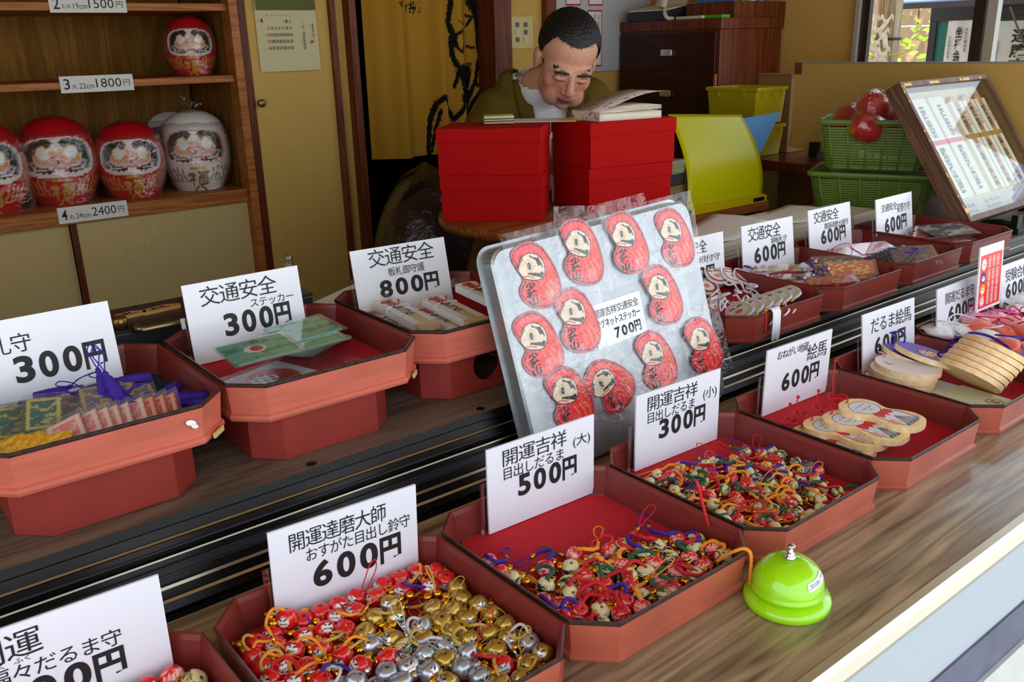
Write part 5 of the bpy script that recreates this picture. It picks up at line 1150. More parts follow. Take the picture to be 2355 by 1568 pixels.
def charm(name, kind, r, pos, yaw, strapc, sv, label, group, tray_, spin, nb=1, cr=.0016, ln=.040, bell=True):
    k = ('b', kind, round(r,4))
    if k not in _CH: _CH[k] = bead_mesh(r, kind)
    kb = ('bell', kind == 'silver', r > .009)
    if kb not in _CH: _CH[kb] = bell_mesh(.0046 if r > .009 else .0036, M_silver if kind == 'silver' else M_gold)
    ks = None
    if False: _CH[ks] = strap_mesh(sv*7+len(strapc), CORD[strapc], cr, ln, r, M_silver if strapc == 'silver' else M_gold, ks)
    yaw, ks = best_strap(pos, strapc, sv, r, cr, ln, tray_, yaw)
    t = thing(name, label, 'charm', tuple(pos), yaw, group)
    part('bead', _CH[k], t, (0,0,0), (Matrix.Rotation(-yaw, 4, 'Z') @ Matrix.Rotation(spin[2], 4, 'Z') @ Matrix.Rotation(spin[0], 4, 'X') @ Matrix.Rotation(spin[1], 4, 'Y')).to_euler())
    for q in range(nb): part('bell', _CH[kb], t, (r*1.25+q*.003, r*(.55-1.1*q), max(-r*.35, .0)), (.6*q+.4, .5, q))
    part('strap', _CH[ks], t)
    return t
def relax(P, r, x0, x1, y0, y1, z0, it=160):
    P = np.array(P, float); n = len(P); P += np.random.RandomState(1).uniform(-.0015, .0015, P.shape)
    for _ in range(it):
        d = P[:,None]-P[None]; L_ = np.sqrt((d**2).sum(2))+np.eye(n)*9; o = np.clip(2.04*r-L_, 0, None); d[:,:,2] *= .6
        P += (d/L_[:,:,None]*o[:,:,None]*.25).sum(1); P[:,2] -= .00035
        P[:,0] = np.clip(P[:,0], x0+r, x1-r); P[:,1] = np.clip(P[:,1], y0+r, y1-r); P[:,2] = np.maximum(P[:,2], z0+r)
        cx_, cy_ = (x0+x1)/2, (y0+y1)/2; ax, ay = (x1-x0)/2, (y1-y0)/2       # keep out of the chamfered corners
        over = (np.abs(P[:,0]-cx_)+np.abs(P[:,1]-cy_))-(ax+ay-.030-r*.4); k = over > 0
        P[k,0] -= np.sign(P[k,0]-cx_)*over[k]/2; P[k,1] -= np.sign(P[k,1]-cy_)*over[k]/2
    return P
def zone(x, y, tx):
    h = 'front' if y < FY-.04 else ('middle' if y < FY+.04 else 'back')
    s = ' right' if x > tx+.035 else (' left' if x < tx-.035 else '')
    return h, s
def spread(tray_, tx, r, items, tname, grp, strapf, nb, cr, ln, seed, ztop=.03, lowf=.6):
    R = random.Random(seed); P = [tuple(on_z(px, py, ztop*.55+.008)) for px, py, _ in items]
    P = relax(P, r*.98, tx-.111, tx+.111, FY-.120, FY+.100, .0107)
    for i, (p, (_, _, kind)) in enumerate(zip(P, items)):
        to = math.atan2(FY-p[1], tx-p[0]); edge = max(abs(p[0]-tx)/.11, abs(p[1]-FY)/.12); yaw = to+R.uniform(-1,1)*(.7 if edge > .25 else 3.1)
        sc = strapf(kind, R); h, s = zone(p[0], p[1], tx)
        nm = {'red':'glossy red','gold':'gold','silver':'silver','redline':'white-lined red','cream':'ink-drawn cream','plain':'plain cream'}[kind]
        spin = (R.uniform(-.95,.25), R.uniform(-.6,.6), R.uniform(-.9,.9)-.75)
        charm('bell_charm', kind, r, p, yaw, sc, (R.randrange(6) if R.random() > lowf else R.randrange(6, 10)), '%s bell charm with %s cord, %s%s of the %s' % (nm, sc, h, s, tname), grp, tray_, spin, nb, cr, ln)
Z8 = lambda L_, k: [(450+x*.3303, 1050+y*.3303, k) for x, y in L_]; R8 = lambda L_, k: [(780+x*.3368, 1040+y*.3368, k) for x, y in L_]; Z7 = lambda L_, k: [(1000+x*.3623, 1000+y*.3623, k) for x, y in L_]
I1 = Z8([(350,1145),(497,1105),(575,1180),(290,1260),(470,1255),(365,1330),(680,1035),(875,970),(1000,1010),(1120,1050),(870,1075),(690,1115),(925,1150),(1030,1190),(760,1240),(885,1320),(1020,1355),(560,1430),(760,1450),(510,1515),(1150,1440),(1330,1390),(1245,840),(1250,930),(640,1340),(700,1540),(900,1560)], 'red')
I1 += R8([(540,710),(670,720),(750,790),(660,875),(425,750),(420,855),(1110,1440)], 'red')
I1 += R8([(315,1005),(240,1105),(380,1105),(865,875),(810,945),(1005,985),(1090,1050),(660,1050),(795,1030),(870,1110),(690,1125),(800,1205),(150,1215),(370,1250),(1190,1140),(1000,1225),(1165,1240),(880,1310),(1080,1325),(720,1410),(1400,1380),(1310,1425),(1230,1510),(1085,1530),(580,1265),(740,1545)], 'gold')
I1 += R8([(575,1165),(230,1285),(1305,1280),(595,1355),(700,1335),(635,1450),(480,1455),(340,1485),(960,1490),(420,1550),(90,1548),(860,1400),(890,1335),(-30,1570)], 'silver')+R8([(455,1310)], 'cream')
spread(F1, .330, .0099, I1, '600 yen tray', 'bell charms in the 600 yen tray', lambda k, R: {'gold':'gold','silver':'silver'}.get(k) or R.choice(('orange','purple','red','orange','gold')), 2, .0015, .034, 11, lowf=.62)
I2 = Z7([(340,785),(405,850),(705,820),(890,745),(1110,720),(690,1040),(805,1060),(940,880),(955,960),(1115,1010),(1190,1110),(1200,1040),(1180,830),(1430,920),(1555,865),(1700,815),(1555,640),(1780,695),(1310,1075),(1260,945),(1480,950),(950,1100),(810,1150),(1400,800),(1080,930),(1640,760)], 'redline')
I2 += Z7([(700,945),(865,830),(1030,785),(1095,845),(860,925),(850,1005),(870,1180),(1045,1170),(1190,690),(1410,690),(1765,605),(1330,740),(1480,1010),(1870,755),(1660,700),(1310,1000),(1010,1110),(490,900),(1620,870),(1500,760),(1230,880),(1360,870)], 'cream')
spread(F2, .581, .0096, I2, '500 yen tray', 'bell charms in the 500 yen tray', lambda k, R: R.choice(('red','purple','green','orange','red','purple')), 2, .0021, .036, 5, lowf=.35)
RR = random.Random(21); I3 = []; tries = 0
while len(I3) < 92 and tries < 9000:
    tries += 1; x = RR.uniform(-.108,.108); y = RR.uniform(-.120,.075)
    if abs(x)+abs(y) > .195 or (x > .03 and y > .05) or (x > .07 and y < -.06 and RR.random() < .7): continue
    if any((x-a)**2+(y-b_)**2 < .0138**2 for a, b_, _ in I3): continue
    I3.append((x, y, 'redline' if RR.random() < .36 else 'cream'))
P3 = relax([(.832+x, FY+y, .024) for x, y, _ in I3], .0076, .832-.111, .832+.111, FY-.120, FY+.092, .0107, 60)
for p, (_, _, kind) in zip(P3, I3):
    to = math.atan2(FY-p[1], .832-p[0]); edge = max(abs(p[0]-.832)/.11, abs(p[1]-FY)/.12); yaw = to+RR.uniform(-1,1)*(.7 if edge > .25 else 3.1); sc = RR.choice(('orange','orange','red','purple','green','orange','red','green')); h, s = zone(p[0], p[1], .832)
    charm('bead_charm', kind, .0076, p, yaw, sc, (RR.randrange(6) if RR.random() > .3 else RR.randrange(6, 10)), 'small %s bead charm with %s cord, %s%s of the 300 yen tray' % ('white-lined red' if kind == 'redline' else 'ink-drawn cream', sc, h, s), 'small bead charms in the 300 yen tray', F3, (RR.uniform(-1.2,1.2), RR.uniform(-1,1), RR.uniform(-3,3)), 1, .0017, .036)
I0 = [(275,1556,'plain'),(336,1545,'red'),(411,1518,'redline'),(470,1533,'cream'),(409,1561,'redline'),(505,1567,'redline'),(240,1600,'red'),(320,1605,'cream'),(450,1600,'redline')]
spread(bpy.data.objects['lacquer_tray'], .075, .0112, I0, 'leftmost 500 yen tray', 'bell charms in the leftmost tray', lambda k, R: R.choice(('gold','green','gold')), 1, .0014, .036, 3)
# a few charms whose straps stand up or hang out of their trays
def loose_strap(name, pts, colr, label, r_=.0013, loop=None):
    b = MB(); P = catmull(pts, 7); b.tube(P, [r_*(1+.1*(i % 2)) for i in range(len(P))], 7); o = b.obj(name, CORD[colr], None); tag(o, label, 'cord'); return o
T2 = Vector((.581, FY, 0))
loose_strap('strap', [(.655,.500,.030),(.662,.487,.044),(.668,.4772,.0505),(.671,.4712,.046),(.672,.4705,.030),(.671,.4700,.012),(.668,.4690,.002)], 'orange', 'orange charm cord hanging over the front rim of the 500 yen tray', .0018)
loose_strap('strap', [(.697,.545,.035),(.699,.555,.052),(.698,.562,.074),(.697,.566,.083)], 'red', 'red charm cord standing up at the right corner of the 500 yen tray', .0017)
loose_strap('strap', [(.400,.640,.034),(.400,.642,.050),(.395,.640,.064),(.391,.639,.068),(.394,.643,.060),(.401,.643,.042)], 'gold', 'gold loop standing up among gold charms in the 600 yen tray', .0009)
loose_strap('strap', [(.345,.690,.030),(.352,.690,.046),(.360,.692,.058),(.366,.692,.060),(.364,.690,.050),(.350,.688,.032)], 'red', 'thin red loop leaning against the 600 yen card', .0006)
# ------------------------------------------------------------------ wooden plaques with a smiling monk
M_plaq = painted('plaque_print', .55); M_pine = wood('pine_edge', c(236,200,140), c(248,224,176), 'Y', 26, .6, 0, 30)
M_redcord = CORD['red']
def outline_plate(name, pts, th, colf, res=46, mats=None, rot=0):
    """flat plate with a printed face; pts in metres"""
    mb = MB(); dense = []; N0 = len(pts)
    for i in range(N0):
        for q in range(2): f = q/2; dense.append((pts[i][0]+(pts[(i+1) % N0][0]-pts[i][0])*f, pts[i][1]+(pts[(i+1) % N0][1]-pts[i][1])*f))
    N = len(dense); cx_ = sum(p[0] for p in dense)/N; cy_ = sum(p[1] for p in dense)/N; vs = [(cx_,cy_,th)]; fs = []
    for k in range(1, res+1):
        for p in dense: vs.append((cx_+(p[0]-cx_)*k/res, cy_+(p[1]-cy_)*k/res, th))
    for i in range(N): fs.append((0,1+i,1+(i+1) % N))
    for k in range(res-1):
        for i in range(N): a0 = 1+k*N+i; a1 = 1+k*N+(i+1) % N; fs.append((a0,a0+N,a1+N,a1))
    mb.add(vs, fs, 0, False); sv = [(p[0],p[1],th) for p in dense]+[(p[0],p[1],0) for p in dense]
    mb.add(sv, [(i,N+i,N+(i+1) % N,(i+1) % N) for i in range(N)], 1, False); mb.add([(p[0],p[1],0) for p in dense], [tuple(range(N-1,-1,-1))], 1)
    me = mb.mesh(name, mats or [M_plaq, M_pine]); paint(me, colf); return me
MONK = [(p.x*.058, p.y*.058) for p in catmull([(-1.0,.0,0),(-.94,.28,0),(-.72,.50,0),(-.42,.53,0),(-.16,.40,0),(.02,.37,0),(.22,.47,0),(.55,.53,0),(.84,.42,0),(.99,.18,0),(.99,-.18,0),(.84,-.42,0),(.55,-.53,0),(.22,-.47,0),(.02,-.37,0),(-.16,-.40,0),(-.42,-.53,0),(-.72,-.50,0),(-.94,-.28,0)], 5, True)]
def monk_col(P):
    x = P[:,0]/.058; y = P[:,1]/.058; C = np.tile(np.array([246,216,156.]), (len(x),1)); C += (np.sin(x*14+np.sin(y*5)*2)*7)[:,None]
    body = inside(x, y, [(-.05,.27),(.3,.36),(.74,.34),(.8,.2),(.8,-.26),(.6,-.36),(.1,-.33),(-.08,-.24)]); C[body] = (226,226,234); C[seg_d(x, y, [(-.05,.27),(.3,.36),(.74,.34),(.8,.2),(.8,-.26),(.6,-.36),(.1,-.33)]) < .016] = (50,46,50)
    robe = inside(x, y, [(.30,.02),(.74,.34),(.8,.2),(.8,-.26)]); C[robe] = (172,172,184); 
    for e in ((.74,.34),(.79,.12),(.8,-.06),(.8,-.26)): C[seg_d(x, y, [(.30,.03),e]) < .012] = (60,58,64)
    for q in (-.16,-.02,.12,.26): C[body & (np.abs(np.hypot(x-.78, y-q)-.06) < .012)] = (60,58,64)
    bib = inside(x, y, [(-.08,.26),(.10,.30),(.20,.20),(.12,.08),(.24,.0),(.12,-.06),(.22,-.22),(.05,-.30),(-.1,-.24)]); C[bib] = (212,44,30)
    h = ell(x, y, -.42, 0, .36, .36); C[(ell(x, y, -.42,.37,.13,.06) < 1) | (ell(x, y, -.42,-.37,.13,.06) < 1)] = (228,228,236)
    C[h < 1.1] = (50,46,50); C[h < .98] = (226,226,236)
    for s in (-1,1):
        C[(np.abs(ell(x, y, -.42, s*.13, .06, .075)-1) < .35) & (x > -.42)] = (40,36,40); C[(np.abs(ell(x, y, -.52, s*.15, .04, .05)-1) < .35) & (x < -.52)] = (40,36,40)
    C[ell(x, y, -.36, 0, .022, .03) < 1] = (40,36,40); C[(np.abs(ell(x, y, -.29, 0, .05, .07)-1) < .3) & (x > -.29)] = (40,36,40); C[ell(x, y, -.55, 0, .03, .03) < 1] = (40,36,40)
    st = (x > .36) & (x < .62) & (y < -.22) & (y > -.42); C[st & ((np.sin(x*90)*np.sin(y*80) > .1) | (x < .385) | (x > .6) | (y > -.245) | (y < -.40))] = (232,112,84)
    C[(np.abs(y-.42) < .035) & (x > .0) & (x < .74) & (np.sin(x*85)*np.sin(y*120) > .15)] = (206,90,60)
    C[ell(x, y, -.88, 0, .035, .05) < 1] = (90,60,40)
    return C
MME = outline_plate('plaque', MONK, .0085, monk_col)
Z5 = lambda zx, zy: (1740+zx*.2123, 840+zy*.2123)
a_, b_ = on_z(*Z5(780,335), .035), on_z(*Z5(1930,660), .035); YM = math.atan2(b_.y-a_.y, b_.x-a_.x)
for k, (zx, zy, dz, lb) in enumerate(((830,800,.0108,'lowest of the smiling-monk wooden plaques, mostly covered'),(965,705,.0196,'second smiling-monk plaque from the bottom of the pile'),(1175,640,.0284,'smiling-monk plaque just under the topmost one'),(1350,510,.0372,'topmost smiling-monk wooden plaque of the pile'))):
    q = on_z(*Z5(zx,zy), dz+.0085); t = thing('wooden_plaque', lb, 'plaque', (q.x,q.y,dz), YM+(-.05,.03,-.02,.0)[k], 'monk plaques')
    part('plaque', MME, t); cb = MB()
    cb.tube(catmull([(-.050,.002,.009),(-.054,.004,.016),(-.064,.006,.016),(-.074,.016,.009-dz*.3),(-.080,.006,.014),(-.074,-.008,.010),(-.062,-.004,.013),(-.052,-.002,.013)], 6), .0011, 6)
    cb.tube(catmull([(-.076,.008,.012),(-.084,.018,.018+.012*(k == 3)),(-.088,.028,.024+.03*(k == 3))], 5), .0010, 6); cb.sphere(.0026, 10, 6, ctr=(-.088,.028,.0255+.03*(k == 3))); cb.obj('cord', M_redcord, t)

# ------------------------------------------------------------------ round wish-doll plaques
OV = [(.052*math.cos(a), .043*math.sin(a)) for a in np.linspace(0, 2*PI, 72, endpoint=False)]
def white_col(P):
    x = P[:,0]/.052; y = P[:,1]/.043; C = np.tile(np.array([240,232,236.]), (len(x),1)); R = random.Random(4)
    for k in range(26):
        a_, b_ = R.uniform(-.6,.75), R.uniform(-.5,.5); C[seg_d(x, y, [(a_,b_),(a_+R.uniform(-.25,.25),b_+R.uniform(-.2,.2)),(a_+R.uniform(-.3,.3),b_+R.uniform(-.25,.25))]) < R.uniform(.012,.035)] = (70,64,70) if k % 4 else (230,90,120); C[ell(x, y, -.86,0,.04,.06) < 1] = (120,80,60); return C
def purple_col(P):
    x = P[:,0]/.052; y = P[:,1]/.043; C = np.tile(np.array([108,84,190.]), (len(x),1))
    f = (np.abs((x-.18)/.42)**3+np.abs(y/.56)**3); C[f < 1] = (246,160,176)
    for s in (-1,1):
        C[ell(x, y, .06, s*.27, .17, .23) < 1] = (240,196,50); C[ell(x, y, .06, s*.27, .11, .15) < 1] = (250,250,250); C[ell(x, y, .06, s*.27, .06, .085) < 1] = (40,46,60)
        C[seg_d(x, y, [(-.12,s*.12),(-.18,s*.3),(-.08,s*.5),(.1,s*.55)]) < .035] = (44,36,40); C[seg_d(x, y, [(.34,s*.14),(.46,s*.24),(.42,s*.42),(.3,s*.44)]) < .04] = (44,36,40)
    C[(np.abs(ell(x, y, .26,0,.09,.14)-1) < .25) & (x > .26)] = (220,70,90)
    C[(np.abs(np.abs(y)-.72) < .06) & (np.abs(x) < .5) & (np.sin(x*34) > .1)] = (170,120,110); C[ell(x, y, -.86,0,.04,.06) < 1] = (60,40,110); return C
def redface_col(P):
    x = P[:,0]/.052; y = P[:,1]/.043; C = np.tile(np.array([232,60,44.]), (len(x),1)); C[ell(x, y, .1,0,.5,.55) < 1] = (246,190,180); return C
WME = outline_plate('plaque', OV, .0088, white_col, 40); PME = outline_plate('plaque', OV, .0088, purple_col, 40); RME = outline_plate('plaque', OV, .0088, redface_col, 24)
Z6 = lambda zx, zy: (1930+zx*.18046, 720+zy*.18046)
a_, b_ = on_z(*Z6(310,470), .05), on_z(*Z6(1360,810), .05); YW = math.atan2(b_.y-a_.y, b_.x-a_.x)
M_pinkc = mat('pink_cord', c(240,150,186), .6, noise=.3, nscale=500)
def plaque(me, loc, rot, lb, grp, cord, cpts, r_=.0014):
    t = thing('round_plaque', lb, 'plaque', loc, 0, grp, rot=rot); part('plaque', me, t)
    cb = MB(); cb.tube(catmull(cpts, 6), r_, 6); cb.obj('cord', cord, t); return t
PT0 = .0118
q = on_z(*Z6(838,650), .048)
for k in range(4):
    dx = (-.004,.001,-.002,.004)[k]; plaque(WME, (q.x+dx, q.y-.003*k+.006, PT0+.0090*k), (0,0,YW+(.06,-.05,.03,0)[k]), ('bottom','second from bottom','third from bottom','topmost')[k]+' white-faced round wooden plaque of the stack of four', 'white round plaques', M_pinkc,
           [(-.045,0,.009),(-.049,.002,.013),(-.060,.006,.011),(-.068,.012+.003*k,.004),(-.070,.016+.004*k,-.006)] if k else [(-.045,0,.009),(-.05,-.004,.012),(-.062,-.006,.008),(-.066,-.004,.0)])
lay = MB(); 
for k, (zx, zy, rr_, lb) in enumerate(((1560,1030,.034,'white round-printed leaflet lying in the plaque tray under the wooden plaques'),(1880,1110,.030,'second white printed leaflet at the front corner of the plaque tray'))):
    p = on_z(*Z6(zx,zy), .0112); b = MB(); w_ = .055; b.prism([(-w_,-.028),(w_*.7,-.030),(w_*.75,.028),(-w_,.030)], 0, .0005, 0)
    for rr2 in (.013,.0115): b.rings([[(.012+rr2*math.cos(a), rr2*math.sin(a), .0008) for a in np.linspace(0, 2*PI, 24, endpoint=False)], [(.012+(rr2-.0006)*math.cos(a), (rr2-.0006)*math.sin(a), .0008) for a in np.linspace(0, 2*PI, 24, endpoint=False)]], 1, False, False, False)
    put_text(b, '達磨', .005, -.006, .019, .006, z=.0008, m=1); o = b.obj('leaflet', [mat('leaflet%d' % k, [c(238,238,226), c(228,236,200)][k], .6), mat('leaflet_red%d' % k, c(150,50,60), .6)], None, (min(p.x, 1.40), max(p.y, .525), .0110+.0007*k), (0,0,YW+.1)); tag(o, lb, 'leaflet')
for k in range(2):
    p = on_z(*Z6((940,1120)[k], (470,440)[k]), .052+.012*k)
    plaque(PME, (p.x, p.y, (.036,.047)[k]), (-.22,.10,YW-.12+.1*k), ('purple round plaque tucked beneath another purple one','purple round plaque with a pink cartoon face on top')[k], 'purple round plaques', CORD['purple'],
           [(-.045,0,.009),(-.050,.004,.018),(-.062,.008,.022),(-.074,.004,.016),(-.084,-.004,.008),(-.090,-.006,.010)], .0016)
a_, b_ = on_z(*Z6(1300,690), .03), on_z(*Z6(2100,1110), .012); YR = math.atan2(b_.y-a_.y, b_.x-a_.x)
for k in range(6):
    p = on_z(*Z6(1720+62*k, 905-52*k), .030+.0042*k)
    plaque(RME, (p.x+.004, p.y+.012, .036+.0058*k), (-.62+.012*k, .03, YR-.015*k), ('frontmost','second','third','fourth','fifth','rearmost')[k]+' of six leaning red-faced round plaques with bare wood edges', 'red round plaques', CORD['purple'],
           [(-.045,0,.009),(-.050,.002,.016),(-.060,-.004,.014),(-.062,-.010,.006),(-.054,-.008,.004)] if k < 5 else [(-.050,-.004,.004),(-.056,.004,.018),(-.036,.020,.026),(-.006,.028,.022),(.012,.030,.012)], .0018 if k < 5 else .0024)

# ------------------------------------------------------------------ cloth pouches and white corded charms
SATIN = {k: mat('satin_'+k, v, .4, sheen=.4, noise=.25, nscale=160, dark=d) for k, v, d in (('white', c(236,236,244), c(214,212,214)),('pink', c(240,160,204), c(232,190,180)),('red', c(214,50,40), c(224,110,70)),('purple', c(78,40,150), c(170,160,150)))}
def pouch_mesh(seed, m):
    f1 = crumple(seed, 1.0); mb = MB()
    def fn(u, v):
        a = u*2*PI; s_ = math.sin(v*PI)**.6; nk = 1-.62*math.exp(-((v-.80)/.07)**2)
        w_ = .026*(.35+.65*math.sin(min(1,v*1.12)*PI)**.5 if v < .86 else .35+.3*(v-.86)/.14)*nk; n_ = 1+.12*f1((math.cos(a),math.sin(a),v*2))
        th = .0125*(math.sin(min(1,v*1.15)*PI)**.6 if v < .84 else .25)+.0015
        return (-.036+.072*v, w_*math.cos(a)*n_, th*math.sin(a)*n_+.003*f1((v*2,u,.3)))
    mb.grid(fn, 30, 30, 0); return mb.mesh('pouch', [m])
_PM = {}
def pouch(px, py, z, colr, yaw, tilt, cord, lb, grp, seed, loop=True, roll=0):
    k = (colr, seed % 3)
    if k not in _PM: _PM[k] = pouch_mesh(seed % 3+60, SATIN[colr])
    p = on_z(px, py, z); t = thing('cloth_pouch', lb, 'pouch', (p.x,p.y,z), 0, grp, rot=(roll,tilt,yaw)); part('pouch', _PM[k], t); R = random.Random(seed)
    if loop:
        cb = MB(); s = R.choice((-1,1)); cb.tube(catmull([(.022,0,.007),(.028,s*.006,.014),(.014,s*.022,.022),(-.010,s*.020,.024),(-.018,s*.004,.021),(-.004,-s*.008,.016),(.018,-s*.004,.009)], 6), .0013, 6); cb.tube(catmull([(.020,-.009,.0),(.021,0,.006),(.020,.009,.0),(.021,0,-.006),(.020,-.009,.0)], 4), .0016, 6); cb.obj('cord', cord, t)
    return t
M_wc = mat('white_cord', c(240,240,248), .6, bump=.5, bscale=900); M_pc = mat('bright_pink_cord', c(244,110,190), .6)
ZP = lambda zx, zy: (2130+zx*.15306, 620+zy*.15306); G6 = 'cloth pouches'
for i, (zx, zy, z, colr, yaw, tilt, cord, lb) in enumerate(((215,925,.034,'white',-.5,.1,M_wc,'white cloth pouch at the left corner of the pouch tray'),(540,925,.034,'white',2.2,-.3,M_wc,'white cloth pouch tied with long white strings'),(900,1015,.034,'white',.4,.1,M_wc,'white cloth pouch lying nearest the leaning plaques'),(820,860,.040,'red',-.4,.1,M_redcord,'red cloth pouch with a red cord loop behind the white pouches'),
  (1230,965,.034,'red',-.4,.1,M_redcord,'red cloth pouch in the middle of the pouch tray'),(1460,930,.038,'red',.8,.2,M_redcord,'red cloth pouch at the right edge of the picture'),(760,755,.040,'pink',-.6,.1,M_pc,'pink cloth pouch right under the red-and-white card'),(1070,745,.036,'pink',-.3,.05,M_pc,'long pink cloth pouch at the back of the pouch tray'),(1300,800,.040,'pink',1.2,.1,M_pc,'pink cloth pouch with frilled mouth near the white corded charms'),
  (1200,1140,.046,'red',-.9,-.1,CORD['purple'],'round red pouch with a double purple cord'),(1200,1290,.028,'purple',-.3,.1,CORD['purple'],'purple cloth pouch in front beside the leaning plaques'),(1420,1290,.028,'purple',-.2,.1,CORD['purple'],'dark purple cloth pouch at the front right of the pouch tray'))):
    pouch(*ZP(zx,zy), z, colr, yaw, tilt, cord, lb, G6, i+1)
for i, (zx, zy, lb) in enumerate(((1440,520,'white pouch with white loops in the farthest tray'),(1400,640,'white pouch nearest the red cords in the farthest tray'),(1520,600,'white pouch at the frame edge in the farthest tray'))):
    pouch(*ZP(zx,zy), .036, 'white', -.5+.6*i, .1, M_wc, lb, 'white pouches in the farthest tray', i+31)
loose_strap('cord_loop', [tuple(on_z(*ZP(x,y), z)) for x, y, z in ((1440,760,.052),(1330,700,.060),(1250,600,.066),(1300,550,.070),(1400,620,.068),(1440,720,.058),(1400,640,.064),(1450,560,.070),(1520,600,.066))], 'red', 'red cord loops between the pouch tray and the farthest tray', .0011)
# red card with small coloured dolls, clipped between two price cards
rc = sign(1.604, .685, .062, 0, 4, [], 'tall white-bordered red card picturing four small coloured dolls', .092, .118, 'info_card', False, 'info card')
g = math.radians(4); M = Matrix.Rotation(PI/2-g, 4, 'X'); b = MB()
b.box(.005,.005,0,.087,.102,.0004,0,M)
for k, (v, mi) in enumerate(((.080,1),(.056,2),(.034,3),(.013,4))):
    el_ = [(.017+.009*math.cos(a), v+.005+.0105*math.sin(a)) for a in np.linspace(0, 2*PI, 24, endpoint=False)]; b.prism(el_, .0004, .0007, mi, False, M); fe = [(.017+.006*math.cos(a), v+.003+.005*math.sin(a)) for a in np.linspace(0, 2*PI, 16, endpoint=False)]; b.prism(fe, .0007, .0009, 5, False, M)
    for s in (-1,1): b.prism([(.017+s*.0025+.0011*math.cos(a), v+.0045+.0014*math.sin(a)) for a in np.linspace(0, 2*PI, 8, endpoint=False)], .0009, .0011, 6, False, M)
    for q, tx_ in enumerate(('災難除家内安全','学業成就合格','金運上昇商売','恋愛成就良縁')[k:k+1]*3): put_column(b, tx_[:4+q % 2], .034+.016*q, v-.004, .044+.016*q, v+.017, z=.0006, m=5, M=M)
b.obj('print', [mat('card_red', c(232,40,34), .3)]+[mat('mini%d' % k, q, .4) for k, q in enumerate((c(244,240,220),c(60,36,130),c(244,160,30),c(246,150,190)))]+[mat('mini_white', c(248,244,240), .4), M_ink], rc)
b = MB(); b.box(.070,.060,-.012,.074,.066,-.0028,0,M); b.box(.066,-.045,-.0052,.078,.066,-.0030,0,M); b.obj('clear_clip', M_acrylic, rc)
# ------------------------------------------------------------------ ledge trays at the left: sleeved cards, tassels, packets, wrapped boards
M_sl = film('card_sleeve', (.97,.97,.98,1), .05, .45, .08, haze=.03)
def pat(name, base, dk, sc, th=.5): return printed(name, base, dk, sc, th)
KM = {'green': pat('green_brocade', c(60,110,100), c(190,180,110), 260, .55), 'mauve': pat('mauve_brocade', c(120,112,140), c(196,170,110), 260, .54), 'pink': pat('pink_brocade', c(236,130,130), c(240,180,160), 240, .52), 'red': pat('red_brocade', c(206,60,50), c(230,120,90), 240, .55), 'gold': pat('gold_brocade', c(232,164,20), c(248,206,80), 200, .52)}
KB = {'green': mat('yellow_border', c(206,190,100), .6), 'mauve': mat('tan_border', c(196,170,120), .6), 'pink': mat('cream_border', c(240,206,180), .6), 'red': mat('cream_border2', c(226,160,130), .6), 'gold': mat('gold_edge', c(222,150,30), .6)}
def amulet(px, py, z, kind, yaw, tx, ty, lb, grp, w=.034, h=.046, th=.0035, sleeve=True):
    p = on_z(px, py, z); t = thing('amulet_card' if sleeve else 'brocade_amulet', lb, 'amulet', (p.x,p.y,z), 0, grp, rot=(tx,ty,yaw))
    b = MB(); b.box(-w/2,-h/2,-th/2,w/2,h/2,th/2,0); k = .10
    if sleeve: b.box(-w*.5+w*k*.3,-h*.5+w*k*.3,th/2,w*.5-w*k*.3,h*.5-w*k*.3,th/2+.0002,1); b.box(-w*.36,-h*.40,th/2+.0002,w*.36,h*.40,th/2+.0004,0)
    b.obj('card', [KM[kind], KB[kind]], t, bevel=0 if sleeve else .0012)
    if sleeve:
        s = MB(); s.box(-w/2-.0035,-h/2-.0035,-th/2-.0006,w/2+.0035,h/2+.006,th/2+.0010); s.obj('sleeve', M_sl, t, bevel=.001)
    return t
ZA = lambda zx, zy: (zx*.2208, 820+zy*.2208); AZ = LZ+.0105
def tassel(px, py, z, yaw, lb, grp, colr=None, L_=.040, tilt=0., loop=True):
    p = on_z(px, py, z); m = colr or CORD['purple']; t = thing('tassel', lb, 'tassel', (p.x,p.y,z), 0, grp, rot=(0,tilt,yaw)); b = MB(); n = 28
    prof = [(0,.0015),(.004,.0026),(.006,.0020),(.009,.0034),(L_*.6,.0060),(L_,.0075)]
    b.rings([[(x, r_*(1+.16*math.cos(9*2*PI*i/n))*math.cos(2*PI*i/n)*1.25, r_*(1+.16*math.cos(9*2*PI*i/n))*math.sin(2*PI*i/n)*.75) for i in range(n)] for x, r_ in prof], 0, True); b.obj('threads', m, t)
    if loop: cb = MB(); cb.tube(catmull([(.001,0,.001),(-.008,.003,.006),(-.020,.006,.008),(-.026,0,.006),(-.020,-.005,.005),(-.008,-.003,.004),(.001,0,.001)], 5), .0007, 5); cb.obj('cord', m, t)
    return t
g1 = 'sleeved cards in the worn orange tray'
for i, (zx, zy, dz) in enumerate(((30,700,.014),(140,690,.018),(300,655,.018),(455,600,.026))): amulet(*ZA(zx,zy), AZ+dz, 'green', -.12-.05*i, .42, .05, ('green sleeved amulet card cut by the frame edge','green sleeved amulet card left of the two upright ones','green sleeved amulet card half behind the front green one','green sleeved amulet card with yellow border facing front')[i], g1)
for i, (zx, zy, dz) in enumerate(((770,545,.020),(1060,590,.012),(1020,455,.026),(1240,430,.020),(1430,385,.016))): amulet(*ZA(zx,zy), AZ+dz, 'mauve', -.2+.02*i, .34, .02, ('mauve sleeved amulet card next to the green ones','mauve sleeved amulet card lying lowest in its pile','mauve sleeved amulet card on top of its pile','mauve sleeved amulet card behind the topmost one','brown-mauve sleeved amulet card at the back')[i], g1)
